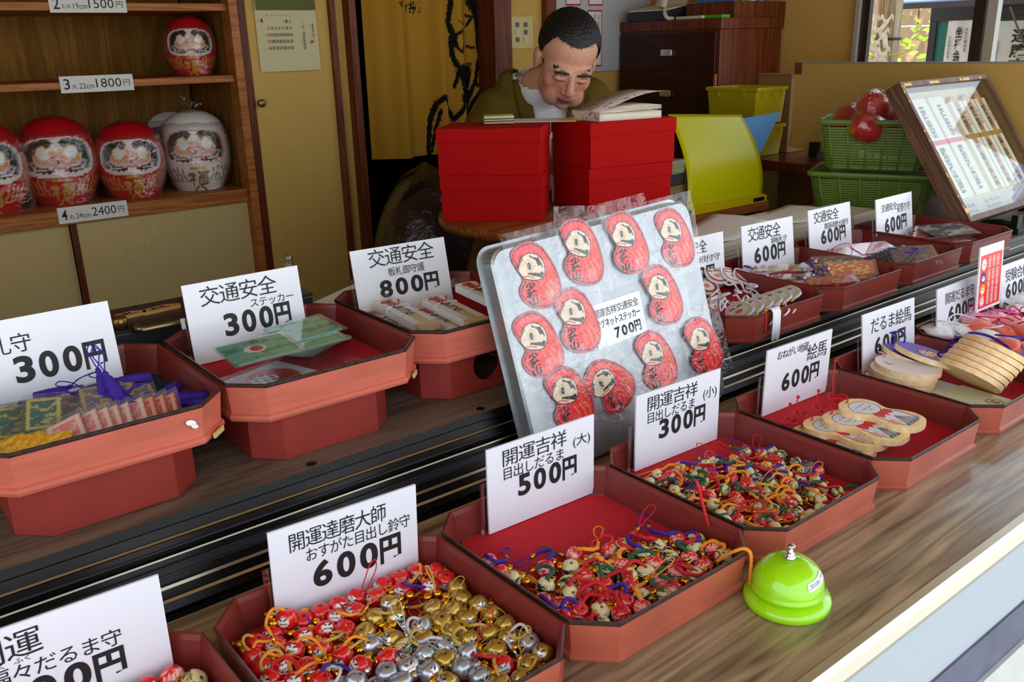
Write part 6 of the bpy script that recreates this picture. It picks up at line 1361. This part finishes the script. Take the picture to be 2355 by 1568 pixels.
for i, (zx, zy) in enumerate(((720,850),(890,800),(1010,780),(1110,755),(1220,725),(1370,670),(1480,655),(1590,635),(1700,615))): amulet(*ZA(zx,zy), AZ+.016, 'pink' if i < 6 else 'red', -.25-.02*i, .55, -.35, ('nearest the gold ones','second','third','fourth','fifth','sixth','seventh','eighth','last, nearest the paint splash')[i].join(('pink sleeved amulet card along the front, ' if i < 6 else 'reddish sleeved amulet card along the front, ','')), g1)
for i, (zx, zy) in enumerate(((20,985),(90,985),(180,985),(290,985),(430,880),(500,930))): amulet(*ZA(zx,zy), AZ+.012+.004*(i == 5), 'gold', -.5-.05*i, .3, -.25, ('golden brocade amulet cut by the frame edge','second golden brocade amulet along the front','third golden brocade amulet along the front','fourth golden brocade amulet along the front','golden brocade amulet lying behind the front one','golden brocade amulet frontmost beside the pink cards')[i], 'golden amulets', .040, .030, .007, False)
for i, (zx, zy, dz, yw_, tl) in enumerate(((1010,120,.055,-1.4,1.1),(1080,150,.055,-1.2,.9),(760,300,.034,2.9,.2),(840,330,.03,.1,.2),(620,420,.03,2.8,.15),(740,390,.032,.2,.1),(1360,360,.034,2.2,.2),(1600,470,.024,.0,.1),(1480,480,.026,.1,.1),(1700,400,.024,.9,.1),(1760,440,.022,-.2,.1),(1850,480,.018,-.4,.1),(1050,610,.018,2.9,.1),(1180,240,.034,.1,.2))):
    tassel(*ZA(zx,zy), AZ+dz, yw_, 'purple silk tassel '+('standing against the 300 yen card','leaning beside the one against the 300 yen card','behind the green cards','draped over the mauve cards','at the card foot above the green cards','lying along the mauve cards','on the brown-mauve card','in the loose bunch at the tray\'s right','in the bunch behind the pink cards','at the back of the right-hand bunch','at the edge of the right-hand bunch','farthest right on the navy felt','between the mauve and pink cards','pointing right at the corner of the 300 yen card')[i], 'purple tassels', tilt=tl)
# green packets and a bagged round sticker
M_gp = pat('green_packet', c(110,190,160), c(46,150,106), 60, .54); M_gpe = mat('green_edge', c(20,140,90), .5)
ZG = lambda zx, zy: (470+zx*.1741, 700+zy*.1741)
a_, b_ = on_z(*ZG(210,780), AZ+.01), on_z(*ZG(900,760), AZ+.01)
def packet(px, py, z, yaw, lb, w=.082, h=.058, logo=False, tx=0., m=None, e=None, grp='green packets', name='packet'):
    p = on_z(px, py, z); t = thing(name, lb, 'packet', (p.x,p.y,z), 0, grp, rot=(tx,0,yaw)); b = MB(); b.box(-w/2,-h/2,-.0008,w/2,h/2,.0008,0)
    if logo: b.prism([(-.004+.014*math.cos(q), .002+.010*math.sin(q)) for q in np.linspace(0,2*PI,24,endpoint=False)], .0008, .0010, 2); b.prism([(-.002+.008*math.cos(q), .002+.0075*math.sin(q)) for q in np.linspace(0,2*PI,24,endpoint=False)], .0010, .0012, 3); put_text(b, '交通安全', -.012, .017, .020, .022, z=.0010, m=4); put_text(b, '少林山', -.03, -.024, .012, -.019, z=.0010, m=4)
    b.obj('paper', [m or M_gp, e or M_gpe, M_paper, M_redink, M_ink], t); s = MB(); s.box(-w/2-.003,-h/2-.003,-.0011,w/2+.006,h/2+.003,.0014); s.obj('sleeve', M_sl, t); return t
for k in range(9): packet(*ZG(1330-30*k*.0+18*(8-k)*.6, 470+10*(8-k)*.5), AZ+.006+.0032*k, .50-.055*k, ('lowest','second','third','fourth','fifth','sixth','seventh','eighth','topmost')[k]+' green packet of the fanned pile in the worn red tray', tx=.05)
packet(*ZG(1300,330), AZ+.037, .12, 'green packet lying across the back of the fanned pile', tx=.10); packet(*ZG(720,590), AZ+.041, .02, 'green packet with a round red emblem lying uppermost in front', logo=True, tx=.12)
p = on_z(*ZG(940,950), AZ+.004); t = thing('round_sticker', 'round red and white sticker in a crinkled clear bag beside the green packets', 'sticker', (p.x,p.y,AZ+.001), .30)
DISC = [(.036*math.cos(a), .036*math.sin(a)) for a in np.linspace(0, 2*PI, 60, endpoint=False)]
def disc_col(P):
    x = P[:,0]/.036; y = P[:,1]/.036; C = np.tile(np.array([222,48,50.]), (len(x),1)); C[np.hypot(x,y) > .93] = (226,214,180); C[ell(x, y, -.25,.12,.5,.42) < 1] = (236,230,228); n = np.sin(x*17+y*6)*np.sin(y*15-x*4); C[(ell(x, y, -.25,.12,.5,.42) < 1) & (n > .2)] = (70,66,70); C[(ell(x, y, .38,-.2,.42,.14,.1) < 1) & (np.sin(x*40) > -.3)] = (60,56,58); return C
part('sticker', outline_plate('sticker', DISC, .0012, disc_col, 34, [M_stick, M_paper]), t, (-.004,0,.0012)); MB().box(-.078,-.047,0,.045,.047,.0009).obj('backing_sheet', mat('pale_sheet', c(226,222,226), .5), t)
f1 = crumple(71, 1.0); b = MB(); b.grid(lambda u, v: (-.085+.185*u, -.052+.104*v, .0034+.003*max(0, f1((u*2,v*2,.3)))+.006*max(0,u-.7)*max(0,f1((u*4,v*3,1)))), 30, 22, 0); b.obj('plastic_bag', M_sleeve, t)
# wrapped prayer boards of the 800 yen tray
ZW = lambda zx, zy: (780+zx*.16985, 600+zy*.16985)
a_, b_ = on_z(*ZW(450,590), AZ+.025), on_z(*ZW(1180,960), AZ+.018); YB = math.atan2(b_.y-a_.y, b_.x-a_.x)
def wrapped(px, py, z, yaw, lb, tx=0.):
    p = on_z(px, py, z); t = thing('wrapped_board', lb, 'prayer board', (p.x,p.y,z), 0, 'wrapped boards in the 800 yen tray', rot=(tx,.06,yaw)); L_, w_ = .128, .034; b = MB(); b.prism([(-L_/2,-w_*.36),(-L_/2+.004,-w_*.5),(L_/2,-w_*.5),(L_/2,w_*.5),(-L_/2+.004,w_*.5),(-L_/2,w_*.36)], -.005, .005, 0)
    Mr = Matrix.Rotation(-PI/2, 4, 'Z'); put_column(b, '交通安全御守護', -.010, -L_/2+.006, .010, L_/2-.050, z=.0054, m=1, bold=.05, M=Mr); b.prism([(-L_/2+.024+.011*math.cos(q), .010*math.sin(q)) for q in np.linspace(0,2*PI,20,endpoint=False)], .005, .0053, 2); b.obj('board', [M_ofwood2, M_ink, M_sealred], t)
    b = MB(); 
    for s in (-1,1): b.rings([[(x, s*w_*.52, -.0055), (x, s*w_*.52, .0058), (x, s*w_*.22, .0062), (x, s*w_*.22, .0057), (x, s*w_*.50, .0052), (x, s*w_*.50, -.0055)] for x in (-L_/2+.006, L_/2-.012)], 0, False)
    b.obj('paper_wrap', M_paper, t); b = MB(); b.tube(catmull([(-.020,-w_*.54,-.003),(-.020,-w_*.5,.0072),(-.020,0,.0085),(-.020,w_*.5,.0072),(-.020,w_*.54,-.003)], 5), .0011, 6)
    for s in (-1,1): b.tube(catmull([(-.020,0,.0085),(-.032,s*.008,.0105),(-.044,s*.014,.0085)], 5), .0013, 6, 1)
    b.tube([(-.020,-.010,.0088),(-.020,-.0055,.0090)], .0018, 8, 1); b.obj('tie', [M_wc, M_redcord], t)
    f1 = crumple(81, 1.0); b = MB(); b.grid(lambda u, v: (-L_/2-.012+(L_+.028)*u, -w_*.62+w_*1.24*v, .0115*(1-abs(v-.5)**3*6.5)+.001*f1((u*4,v*3,0))), 24, 10, 0); b.obj('plastic_bag', M_sleeve, t); return t
M_ofwood2 = mat('pale_board_wood', c(226,194,136), .6, noise=.15, nscale=30); M_sealred = mat('seal_red', c(232,120,110), .6)
wrapped(*ZW(700,870), AZ+.0065, YB+.06, 'wrapped prayer board lying lowest at the left of the 800 yen tray'); wrapped(*ZW(1420,830), AZ+.0065, YB+.02, 'wrapped prayer board lying beneath the two upper ones'); wrapped(*ZW(900,730), AZ+.020, YB, 'wrapped prayer board with a pink bow, uppermost at the left'); wrapped(*ZW(1550,680), AZ+.019, YB-.02, 'wrapped prayer board with a red bow in the middle of its tray'); wrapped(*ZW(2000,480), AZ+.026, YB-.02, 'wrapped prayer board at the back against the metal board')
# ------------------------------------------------------------------ maroon trays: shell charms, bookmarks, packets
QZ = RZ+.0105
SHELL = [(p.x*.024, p.y*.024) for p in catmull([(0,1.05,0),(.5,.95,0),(.78,.5,0),(1.0,-.1,0),(.95,-.6,0),(.5,-.95,0),(0,-1.02,0),(-.5,-.95,0),(-.95,-.6,0),(-1.0,-.1,0),(-.78,.5,0),(-.5,.95,0)], 4, True)]
def shell_col(rim):
    def f_(P):
        x = P[:,0]/.024; y = P[:,1]/.024; C = np.tile(np.array(rim, float), (len(x),1)); C[seg_d(x, y, [(p[0]/.024,p[1]/.024) for p in SHELL+[SHELL[0]]]) < .10] = (238,236,244); q = ell(x, y, 0,.0,.66,.72); C[q < 1] = (230,226,226)
        C[(seg_d(np.abs(x), y, [(.12,.42),(.3,.5),(.42,.4)]) < .07)] = (66,60,62); C[ell(x, y, 0,-.12,.3,.22) < 1] = (214,96,84); C[(ell(x, y, 0,-.12,.3,.22) < 1) & (np.sin(x*40)*np.sin(y*40) > .2)] = (232,170,150); return C
    return f_
SHA = outline_plate('shell', SHELL, .004, shell_col((168,72,58)), 30, [M_stick, M_wc]); SHB = outline_plate('shell', SHELL, .004, shell_col((214,200,176)), 30, [M_stick, M_wc])
ZR = lambda zx, zy: (1590+zx*.14031, 580+zy*.14031)
KB_ = ('bell', False, False)
if KB_ not in _CH: _CH[KB_] = bell_mesh(.0036, M_gold)
def shell(zx, zy, dz, me, yaw, tx, ty, lb, i):
    p = on_z(*ZR(zx,zy), QZ+dz); t = thing('shell_charm', lb, 'charm', (p.x,p.y,QZ+dz), 0, 'white-corded shell charms', rot=(tx,ty,yaw)); part('shell', me, t); part('bell', _CH[KB_], t, (.004,-.028,.002)); R = random.Random(i); cb = MB()
    P = [(0,-.026,.003)]; a = -PI/2
    for k in range(6): a += R.uniform(-.9,.9); P.append((P[-1][0]+.008*math.cos(a), P[-1][1]+.008*math.sin(a), .004+.004*math.sin(k*1.7+i)))
    cb.tube(catmull(P, 5), .0019, 7); e = P[-1]; cb.tube(catmull([e,(e[0]+.008,e[1]+.004,.010),(e[0]+.012,e[1]-.006,.012),(e[0]+.002,e[1]-.010,.009),e], 5), .0016, 7); cb.obj('cord', M_wc, t)
for i, (zx, zy, dz, me, yw_, tx, ty, lb) in enumerate(((390,390,.030,SHA,-.1,.45,.1,'brown-rimmed shell charm facing front at the back of its tray'),(660,400,.026,SHA,-.2,.4,.2,'brown-rimmed shell charm second at the back of its tray'),(860,420,.022,SHA,-.5,.35,.3,'brown-rimmed shell charm leaning third at the back'),(215,560,.02,SHA,.2,.4,-.1,'brown-rimmed shell charm half hidden by the metal board'))): shell(zx,zy,dz,me,yw_,tx,ty,lb,i)
for i in range(6): shell(780+165*i*.95, 985-i*56, .012+.002*i, SHB, -.6-.05*i, .2, -.5+.02*i, ('frontmost','second','third','fourth','fifth','rearmost')[i]+' pale shell charm of the overlapping row near the hanging white tassel', i+9)
loose = random.Random(8)
for i in range(7):
    zx, zy = 480+loose.uniform(-130,520), 700+loose.uniform(-110,160); p = on_z(*ZR(zx,zy), QZ+.020); P = [(p.x+loose.uniform(-.016,.016), p.y+loose.uniform(-.016,.016), QZ+.012+.018*loose.random()) for _ in range(7)]
    b = MB(); b.tube(catmull(P, 6), .0019, 7); o = b.obj('white_cord', M_wc); tag(o, 'white knotted charm cord in the tangle of the shell charm tray', 'cord', 'white cords in the shell tray')
p = on_z(*ZR(1390,960), RZ+.046); t = thing('tassel', 'white tassel hanging over the front edge of the shell charm tray', 'tassel', (p.x, .7925, RZ+.0475)); b = MB(); R = random.Random(3)
for k in range(13):
    x = -.0085+.0175*k/12; b.tube([(x,.010,.001),(x,.001,.0025),(x,-.0028,-.003),(x,-.0035,-.020),(x+R.uniform(-.001,.001),-.0035,-.046-R.uniform(0,.004))], .0012, 6)
b.obj('threads', M_wc, t)
loose_strap('thread', [(p.x-.024,.800,RZ+.048),(p.x-.024,.7945,RZ+.0475),(p.x-.0245,.7905,RZ+.040),(p.x-.025,.7900,RZ+.016)], 'red', 'short red thread hanging over the front edge of the shell charm tray', .0008)
M_broc = pat('orange_brocade', c(206,84,56), c(226,170,90), 210, .52); M_broc2 = pat('cream_brocade', c(216,190,150), c(180,90,70), 200, .54); M_broc3 = pat('dark_brocade', c(70,50,70), c(200,150,70), 210, .56)
ZK = lambda zx, zy: (1580+zx*.23779, 430+zy*.23779)
def bookmark(zx, zy, dz, yaw, tx, ty, m, lb, w=.026, h=.088, th=.003, beads=True):
    p = on_z(*ZK(zx,zy), QZ+dz); t = thing('bookmark_amulet', lb, 'amulet', (p.x,p.y,QZ+dz), 0, 'brocade bookmark amulets', rot=(tx,ty,yaw)); MB().box(-h/2,-w/2,-th/2,h/2,w/2,th/2).obj('brocade', m, t, bevel=.0008); MB().box(-h/2-.006,-w/2-.003,-th/2-.0006,h/2+.006,w/2+.003,th/2+.001).obj('sleeve', M_sl, t)
    if beads: b = MB(); b.tube(catmull([(-h/2,0,.002),(-h/2-.010,.005,.006),(-h/2-.018,0,.008),(-h/2-.012,-.007,.007),(-h/2,0,.003)], 5), .0012, 6); b.sphere(.0028, 10, 7, 1, ctr=(-h/2-.003,0,.006)); b.obj('cord', [CORD['purple'], mat('pearl', c(236,232,244), .2) if 'pearl' not in bpy.data.materials else bpy.data.materials['pearl']], t)
    return t
yb = -.62
for a in ((860,790,.026,yb,.1,0,M_broc2,'cream brocade bookmark lying uppermost at the left of its tray'),(1000,870,.012,yb+.1,0,0,M_broc2,'cream brocade bookmark beneath the clear beads'),(1180,930,.008,yb+.05,.1,0,M_broc,'orange brocade bookmark along the front left'),(1380,900,.024,yb,.15,0,M_broc,'orange brocade bookmark facing up near the front'),(1500,860,.010,yb,.7,0,M_broc,'orange brocade bookmark on edge behind the facing one'),(1560,830,.018,yb,.9,0,M_broc,'orange brocade bookmark standing on edge, middle one'),(1590,790,.026,yb+.05,.9,0,M_broc,'orange brocade bookmark standing on edge, rear one'),(1470,730,.030,yb,.6,0,M_broc3,'dark brocade bookmark at the back by the tray wall'),(1200,760,.012,yb+.8,.2,0,M_broc3,'dark brocade bookmark with pearls below the 600 yen card')): bookmark(*a)
M_rp = pat('red_packet', c(216,60,50), c(236,170,150), 130, .58); M_dp = pat('purple_packet', c(66,58,92), c(110,104,130), 130, .56); M_cp = pat('clear_packet', c(84,82,90), c(176,176,180), 40, .52); M_bp = pat('brick_packet', c(190,84,60), c(90,50,44), 120, .6)
def pk(zx, zy, dz, yaw, tx, lb, m, grp, w=.085, h=.052): packet(*ZK(zx,zy), QZ+dz, yaw, lb, w, h, False, tx, m, m, grp)
for k, (zx, zy, dz) in enumerate(((1530,650,.010),(1600,640,.016),(1720,620,.014),(1800,590,.020))): pk(zx,zy,dz,-.55+.05*k,.15, ('red amulet packet at the left of its tray','red amulet packet second from the left','red amulet packet lying behind the purple ones','red amulet packet rearmost by the tray wall')[k], M_rp, 'red packets')
for k in range(6): pk(1990+40*k, 740-16*k, .010+.004*k, -.62,.45, ('frontmost','second','third','fourth','fifth','rearmost')[k]+' dark purple amulet packet of the leaning row', M_dp, 'purple packets')
loose_strap('cord_loop', [tuple(on_z(*ZK(x,y), QZ+z)) for x, y, z in ((1400,605,.02),(1470,560,.04),(1550,545,.045),(1590,575,.035),(1600,600,.02))], 'red', 'thin red cord arching up from the red packets', .0007)
t = thing('purple_cord', 'purple cord with a turquoise bead on the dark packets', 'cord', (0,0,0)); b = MB(); P = [on_z(*ZK(x,y), QZ+.040) for x, y in ((2090,578),(2160,590),(2240,600),(2200,625),(2110,635),(2180,610),(2230,590))]; b.tube(catmull(P, 5), .0012, 6); b.obj('cord', CORD['purple'], t); MB().sphere(.004, 14, 9, ctr=tuple(P[0])).obj('bead', mat('turquoise', c(80,190,200), .25), t)
Z3 = lambda zx, zy: (2050+zx*.19134, 480+zy*.19134)
for k, (zx, zy, dz, yw_, m, lb) in enumerate(((640,330,.008,-.45,M_cp,'clear-sleeved grey and brick packet lowest in the farthest maroon tray'),(560,340,.014,-.50,M_bp,'clear-sleeved brick-coloured packet in front in the farthest maroon tray'),(600,270,.020,-.45,M_bp,'clear-sleeved packet with a round grey picture, uppermost'),(680,250,.026,-.42,M_cp,'clear-sleeved packet at the back of the farthest maroon tray'))): packet(*Z3(zx,zy), QZ+dz, yw_, lb, .11, .062, k == 2, .18, m, m, 'clear packets')
# ------------------------------------------------------------------ what is seen outdoors through the window
M_bark = wood('weathered_post', c(120,104,82), c(176,160,132), 'Z', 12, .8)
t = thing('wooden_post', 'weathered wooden post outside the window hung with white paper strips', 'post', (3.66, 2.075, -.8)); MB().lathe([(.050,0),(.048,1.3),(.046,2.6)], 20).obj('shaft', M_bark, t)
MB().tube([(.050*math.cos(a), .050*math.sin(a), 1.325) for a in np.linspace(0, 2*PI, 25)], .006, 6).obj('wire', M_black, t)
M_strip = mat('fortune_paper', c(240,240,244), .7)
R = random.Random(12)
def strip(x, y, z, dx, dz, lb, bow=True):
    t = thing('paper_strip', lb, 'paper strip', (x,y,z), 0, 'paper strips tied outside the window'); b = MB()
    b.grid(lambda u, v: (.004*math.sin(v*6), .022*(u-.5)+dx*v, -dz*v), 3, 8, 0); b.grid(lambda u, v: (-.006+.004*math.sin(u*8), -.030+.060*u, .012*math.sin(u*9)+.018*(v-.5)), 10, 3, 0); o = b.obj('strip', M_strip, t); o.modifiers.new('s','SOLIDIFY').thickness = .0008
for i in range(9):
    pz = (.60,.55,.52,.50,.475,.455,.44,.60,.43)[i]; strip(3.585+.01*(i % 2), 2.04+.018*(i % 4)+.012*(i > 5), pz, (.03,-.02,.045,-.03,.02,-.04,.03,.0,-.02)[i], (.05,.06,.05,.045,.05,.04,.04,.05,.05)[i], 'white fortune paper strip tied by the wooden post outside')
b = MB(); b.tube([(3.60,2.10,.455),(3.64,1.98,.468)], .004, 6); tag(b.obj('twig', mat('yellow_twig', c(200,170,80), .6)), 'yellowish twig sticking out beside the paper strips outdoors', 'twig')
M_block = mat('pinkish_blocks', c(206,164,148), .85, noise=.2, nscale=8)
b = MB()
for r_ in range(9):
    for k in range(12):
        y0 = 1.0+.42*k+.21*(r_ % 2); b.box(6.2, y0, -.8+.28*r_, 6.4, y0+.41, -.8+.28*r_+.27)
structure(b.obj('wall_garden', M_block))
def leaves(n, box, sz, seed, m, name, label, dens=None):
    R = random.Random(seed); b = MB()
    for _ in range(n):
        p = Vector([R.uniform(*q) for q in box]); d = Vector((R.uniform(-1,1), R.uniform(-1,1), R.uniform(-.6,.8))).normalized(); s = d.orthogonal().normalized(); L_ = sz*R.uniform(.6,1.3); w_ = L_*.36; nn = d.cross(s)*L_*.08
        b.add([tuple(p), tuple(p+d*L_*.45+s*w_+nn), tuple(p+d*L_), tuple(p+d*L_*.45-s*w_+nn)], [(0,1,2,3)], 0, False)
    o = b.obj(name, m); tag(o, label, 'plant', kind='stuff'); return o
def leafmat(name, c1, c2):
    m, n, bb, L = _mat(name); out = n.nodes['Material Output']; tcn = n.nodes.new('ShaderNodeTexCoord'); nz = n.nodes.new('ShaderNodeTexNoise'); nz.inputs['Scale'].default_value = 9; L.new(tcn.outputs['Object'], nz.inputs['Vector']); mx = n.nodes.new('ShaderNodeMix'); mx.data_type = 'RGBA'; mx.inputs[6].default_value = c1; mx.inputs[7].default_value = c2; L.new(nz.outputs[0], mx.inputs[0]); L.new(mx.outputs[2], bb.inputs['Base Color']); bb.inputs['Roughness'].default_value = .4
    tl = n.nodes.new('ShaderNodeBsdfTranslucent'); L.new(mx.outputs[2], tl.inputs[0]); ms = n.nodes.new('ShaderNodeMixShader'); ms.inputs[0].default_value = .4; L.new(bb.outputs[0], ms.inputs[1]); L.new(tl.outputs[0], ms.inputs[2]); L.new(ms.outputs[0], out.inputs[0]); return m
M_leaf = leafmat('sunlit_leaves', c(150,186,60), c(206,224,110)); M_leaf2 = leafmat('shrub_leaves', c(90,150,50), c(160,190,90))
leaves(2600, ((5.55,6.15),(2.35,4.3),(-.3,2.2)), .075, 3, M_leaf, 'climbing_foliage', 'sunlit yellow-green foliage climbing over pinkish blocks beyond the window')
leaves(420, ((3.75,4.05),(1.20,1.62),(-.2,.66)), .05, 5, M_leaf2, 'shrub_foliage', 'thin green shrub leaves outside the right-hand window pane')
b = MB(); R = random.Random(9)
for k in range(26):
    x, y = 3.9+R.uniform(-.1,.1), 1.40+R.uniform(-.12,.12); P = [(x, y, -.8)]
    for q in range(4): P.append((x+R.uniform(-.10,.10)*q*.4, y+R.uniform(-.18,.18)*q*.5, -.8+.36*(q+1)+R.uniform(-.05,.05)))
    b.tube(catmull(P, 4), .004, 5)
o = b.obj('shrub_stems', mat('twig_brown', c(110,92,70), .8)); tag(o, 'tangle of thin bare shrub stems outside the right-hand window pane', 'shrub', kind='stuff')
t = thing('outdoor_notice_board', 'dark-framed outdoor notice board with a blue-grey roof and teal panel', 'notice board', (4.72, 1.30, -.8))
M_dfr = mat('dark_timber', c(40,34,40), .6); M_teal = mat('teal_board', c(30,104,92), .6); M_roof = mat('blue_sheet_roof', c(120,140,190), .4, .2)
MB().box(0,-.55,.9,.05,1.11,1.45).obj('teal_panel', M_teal, t)
for y in (-.585, 1.11): MB().box(-.01,y,0,.06,y+.035,1.46).obj('post', M_dfr, t)
MB().box(-.012,-.585,1.40,.06,1.145,1.47).obj('top_rail', M_dfr, t)
b = MB()
for k in range(5): b.rings([[(-.42+.13*k, y, 1.475+.055*k), (-.42+.13*(k+1)+.02, y, 1.475+.055*k+.05), (-.42+.13*(k+1)+.02, y, 1.475+.055*k+.062), (-.42+.13*k, y, 1.487+.055*k)] for y in (-.9, 1.14)], 0, False)
b.obj('roof', M_roof, t); MB().box(-.43,-.9,1.455,-.40,1.14,1.48).obj('fascia', M_dfr, t)
M_post2 = mat('poster_paper', c(220,214,206), .8)
def poster(y0, z0, w_, h_, lb, txt, big):
    b = MB(); Mx = Matrix(((0,0,-1,0),(-1,0,0,0),(0,1,0,0),(0,0,0,1))); b.grid(lambda u, v: (w_*u, h_*v, .004+.003*math.sin(u*9+v*5)), 14, 10, 0, True, Mx)
    put_column(b, big, w_*.38, h_*.08, w_*.62, h_*.86, z=.0085, m=1, bold=.02, M=Mx); put_column(b, txt, w_*.74, h_*.3, w_*.84, h_*.84, z=.0085, m=1, M=Mx); put_column(b, txt[::-1], w_*.12, h_*.15, w_*.20, h_*.66, z=.0085, m=1, M=Mx)
    o = b.obj('poster', [M_post2, M_ink], None, (4.716, y0, z0)); tag(o, lb, 'poster')
poster(2.352, .385, .128, .215, 'weathered white poster with black characters on the teal notice board', '本堂内陣参拝', '坐禅会')
poster(2.155, .33, .34, .26, 'large pale poster on the notice board behind the shrub', '年中行事案内', '達磨市')
